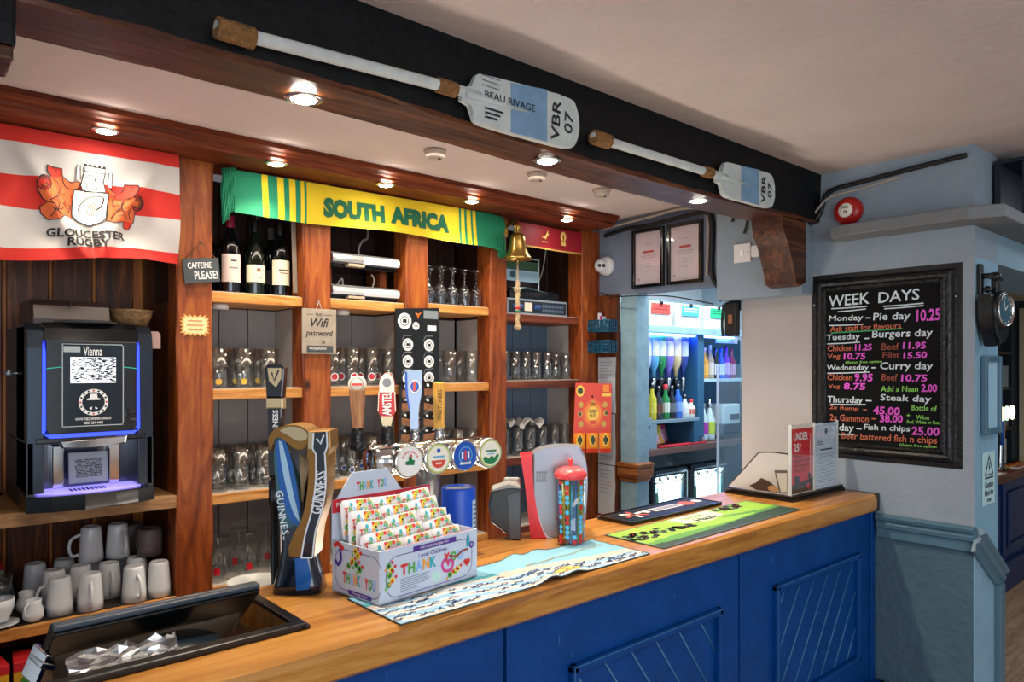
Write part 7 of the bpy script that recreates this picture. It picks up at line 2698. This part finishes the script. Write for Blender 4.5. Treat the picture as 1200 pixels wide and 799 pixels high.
for i, (x, c, nm) in enumerate(((4.19, '#a83aa0', 'magenta'), (4.27, '#b8cc4a', 'lime'))):
    t = thing('squash_bottle', f'clear squash bottle with a {nm} label on the store counter', 'bottle', (x, 2.80, 1.102), 0, 'squash bottles in the store')
    q = MB()
    q.lathe([(.001, 0), (.034, 0), (.036, .02), (.036, .14), (.016, .2), (.012, .23), (.001, .23)], m=mat('squash_clear', '#b9ccd0', .15), n=16)
    q.build('glass_body', None, t)
    q = MB()
    q.lathe([(.037, .05), (.037, .13)], m=mat('squash_' + nm, c, .5), n=14)
    q.build('paper_label', None, t)
    q = MB()
    q.lathe([(.014, .22), (.016, .245), (.006, .255), (.005, .28), (.001, .28)], m=M_chrome, n=12)
    q.build('pump', None, t)
t = thing('white_machine', 'white and grey appliance on the store counter at the right', 'appliance', (4.40, 2.78, 1.102))
q = MB()
q.box((0, 0, .1), (.22, .19, .24), mat('appliance_white', '#c8d8dc', .3), .01)
q.box((0, 0, 0), (.22, .19, .02), M_mdark, .004)
q.box((.02, .12, .02), (.2, .19, .1), M_steel)
q.box((.09, -.004, .13), (.2, 0, .17), M_mblack)
q.build('body', None, t)
q = MB()
q.box((3.985, 2.55, 0), (4.33, 2.556, 1.62), glass('screen_glass', '#f2fafc', .04))
q.box((3.98, 2.545, 0), (3.985, 2.561, 1.62), MATS['edge_clear'])
tag(q.build('glass_screen'), 'clear glass screen standing before the store counter', 'glass screen')

# ================================================================== the second room on the right
M_b2 = mat('second_bar_blue', '#0b2f66', .4)
t = thing('second_counter', 'second blue panelled counter with a dark red wood top in the far room', 'counter', (4.0, 1.54, 0))
q = MB()
q.prism([(0, .775), (-.015, .785), (-.015, .823), (0, .833), (.25, .833), (.25, .775)], 0, 3.03, wood('dark_red_top', '#2a0f0a', '#54221a', '#7a3a2c', axis='X', rough=.3), T=lambda x, y, z: (z, x, y))
q.build('top', None, t)
q = MB()
q.box((0, .03, 0), (3.03, .24, .775), M_b2)
for x0 in (.5, 1.3, 2.1):
    for a, c in (((x0 + .10, .28), (x0 + .68, .31)), ((x0 + .10, .66), (x0 + .68, .69)), ((x0 + .10, .31), (x0 + .13, .66)), ((x0 + .65, .31), (x0 + .68, .66))):
        q.box((a[0], .012, a[1]), (c[0], .03, c[1]), M_b2, .006)
    q.box((x0 - .03, .014, 0), (x0 + .03, .03, .775), M_b2, .004)
q.box((0, -.01, 0), (3.03, .03, .2), M_b2, .006)
q.build('panelled_front', None, t)
for i, (x, y, w_, d_, c, lb) in enumerate(((5.60, 1.545, .5, .05, 'case_side', 'grey bar mat at the front of the far room counter'), (5.72, 1.60, .45, .055, 'bell_red', 'red bar mat on the far room counter'), (6.45, 1.56, .5, .055, 'packet_white', 'white bar mat on the far room counter'), (5.85, 1.66, .4, .05, 'bell_red', 'red bar mat at the back of the far room counter'), (6.5, 1.63, .45, .05, 'carton_yellow', 'yellow bar mat on the far room counter'))):
    q = MB()
    q.box((0, 0, 0), (w_, d_, .008), MATS[c], .002)
    q.box((.04, .012, .008), (w_ - .04, d_ - .012, .009), (M_white, M_cream, MATS['bell_red'], M_white, MATS['bell_red'])[i])
    tag(q.build('bar_mat'), lb, 'bar mat', 'bar mats on the far counter', loc=(x, y, .8335))
t = thing('lager_font', 'chrome lager font with a coloured glowing lens on the far counter', 'beer tap', (6.33, 1.64, .836))
t.scale = (1.5, .75, 1.55)
q = MB()
q.tube(catmull([(0, 0, 0), (0.01, 0, .1), (.02, 0, .2), (.02, 0, .27)], 5), [.035] + [.026] * 14 + [.022], 16, M_chrome)
q.lathe([(.001, 0), (.05, 0), (.045, .012), (.001, .014)], m=M_chrome, n=20)
q.tube([(-.04, -.03, .12), (-.02, -.03, .24)], .012, 8, mat('badge_blue', '#1a52b8', .35))
q.build('column', None, t)
q = MB()
q.lathe([(.001, -.16), (.03, -.16), (.034, -.14), (.034, .16), (.03, .18), (.001, .18)], (.02, 0, .27), 18, M_chrome, R=rotm(0, PI / 2, 0))
q.build('cross_bar', None, t)
for i, (x, c) in enumerate(((-.06, (1.0, .8, .4)), (.03, (.5, 1, .7)), (.12, (1, .9, .5)))):
    q = MB()
    q.lathe([(.001, .05), (.034, .045), (.034, .03)], (x, 0, .27), 18, mat('lens_glow%d' % i, c, emit=2.2), R=rotm(PI / 2, 0, 0))
    q.build('lit_lens', None, t)
# far end of the second room
M_farw = mat('far_wall', '#39434a', .8)
struct(MB().box((7.1, -4, 0), (7.2, 4.2, 2.41), M_farw).build('wall_far'))
struct(MB().box((4.82, 1.16, 2.14), (7.1, 1.79, 2.18), mat('soffit_cream', '#c9bfae', .8)).build('ceiling_far_soffit'))
struct(MB().box((4.62, 1.16, 2.03), (4.82, 1.79, 2.40), mat('far_beam', '#1d2a33', .6)).build('beam_far'))
struct(MB().box((5.06, 1.80, 0), (7.1, 1.86, 2.41), M_farw).build('wall_far_side'))
t = struct(MB().box((7.04, 1.16, 0), (7.1, 1.695, 2.08), mat('door_cream', '#b5aa92', .5)).build('door_1'))
q = MB()
for z0, z1 in ((1.25, 1.95), (.25, 1.1)):
    for a, c in (((1.26, z0), (1.28, z1)), ((1.60, z0), (1.62, z1)), ((1.28, z0), (1.60, z0 + .02)), ((1.28, z1 - .02), (1.60, z1))):
        q.box((7.03, a[0], a[1]), (7.04, c[0], c[1]), mat('door_cream', '#b5aa92', .5), .003)
struct(q.build('trim_door_panels', None, t))
downlight(5.8, 1.47, 2.139, 'downlight in the cream ceiling of the far room', 14, None, 130)
t = thing('far_shelf_unit', 'dark shelf unit with grey boxes behind the far room counter', 'shelving', (6.0, 1.705, -.20))
q = MB()
for z in (1.30, 1.62, 1.9):
    q.box((0, 0, z), (.9, .08, z + .02), M_mdark)
q.box((0, 0, 1.034), (.02, .09, 2.2), M_mdark)
q.box((.88, 0, 1.034), (.9, .09, 2.2), M_mdark)
q.box((0, .08, 1.034), (.9, .09, 2.2), M_farw)
q.build('frame', None, t)
for i, (x, z, w_, h_, lb) in enumerate(((.4, 1.64, .4, .17, 'pale grey box on the far shelf unit, upper shelf'), (.55, 1.06, .2, .2, 'pale notice standing on the far shelf unit, lower shelf'), (.5, 1.32, .3, .16, 'dark box on the far shelf unit, middle shelf'))):
    q = MB()
    q.box((0, 0, 0), (w_, .05, h_), (M_steel, M_note, M_mblack)[i], .004)
    q.box((.02, -.002, h_ * .5), (w_ - .02, 0, h_ * .52), M_mdark)
    tag(q.build('grey_box'), lb, 'box', loc=(6.0 + x, 1.71, z - .199 if z > 1.1 else .8345))
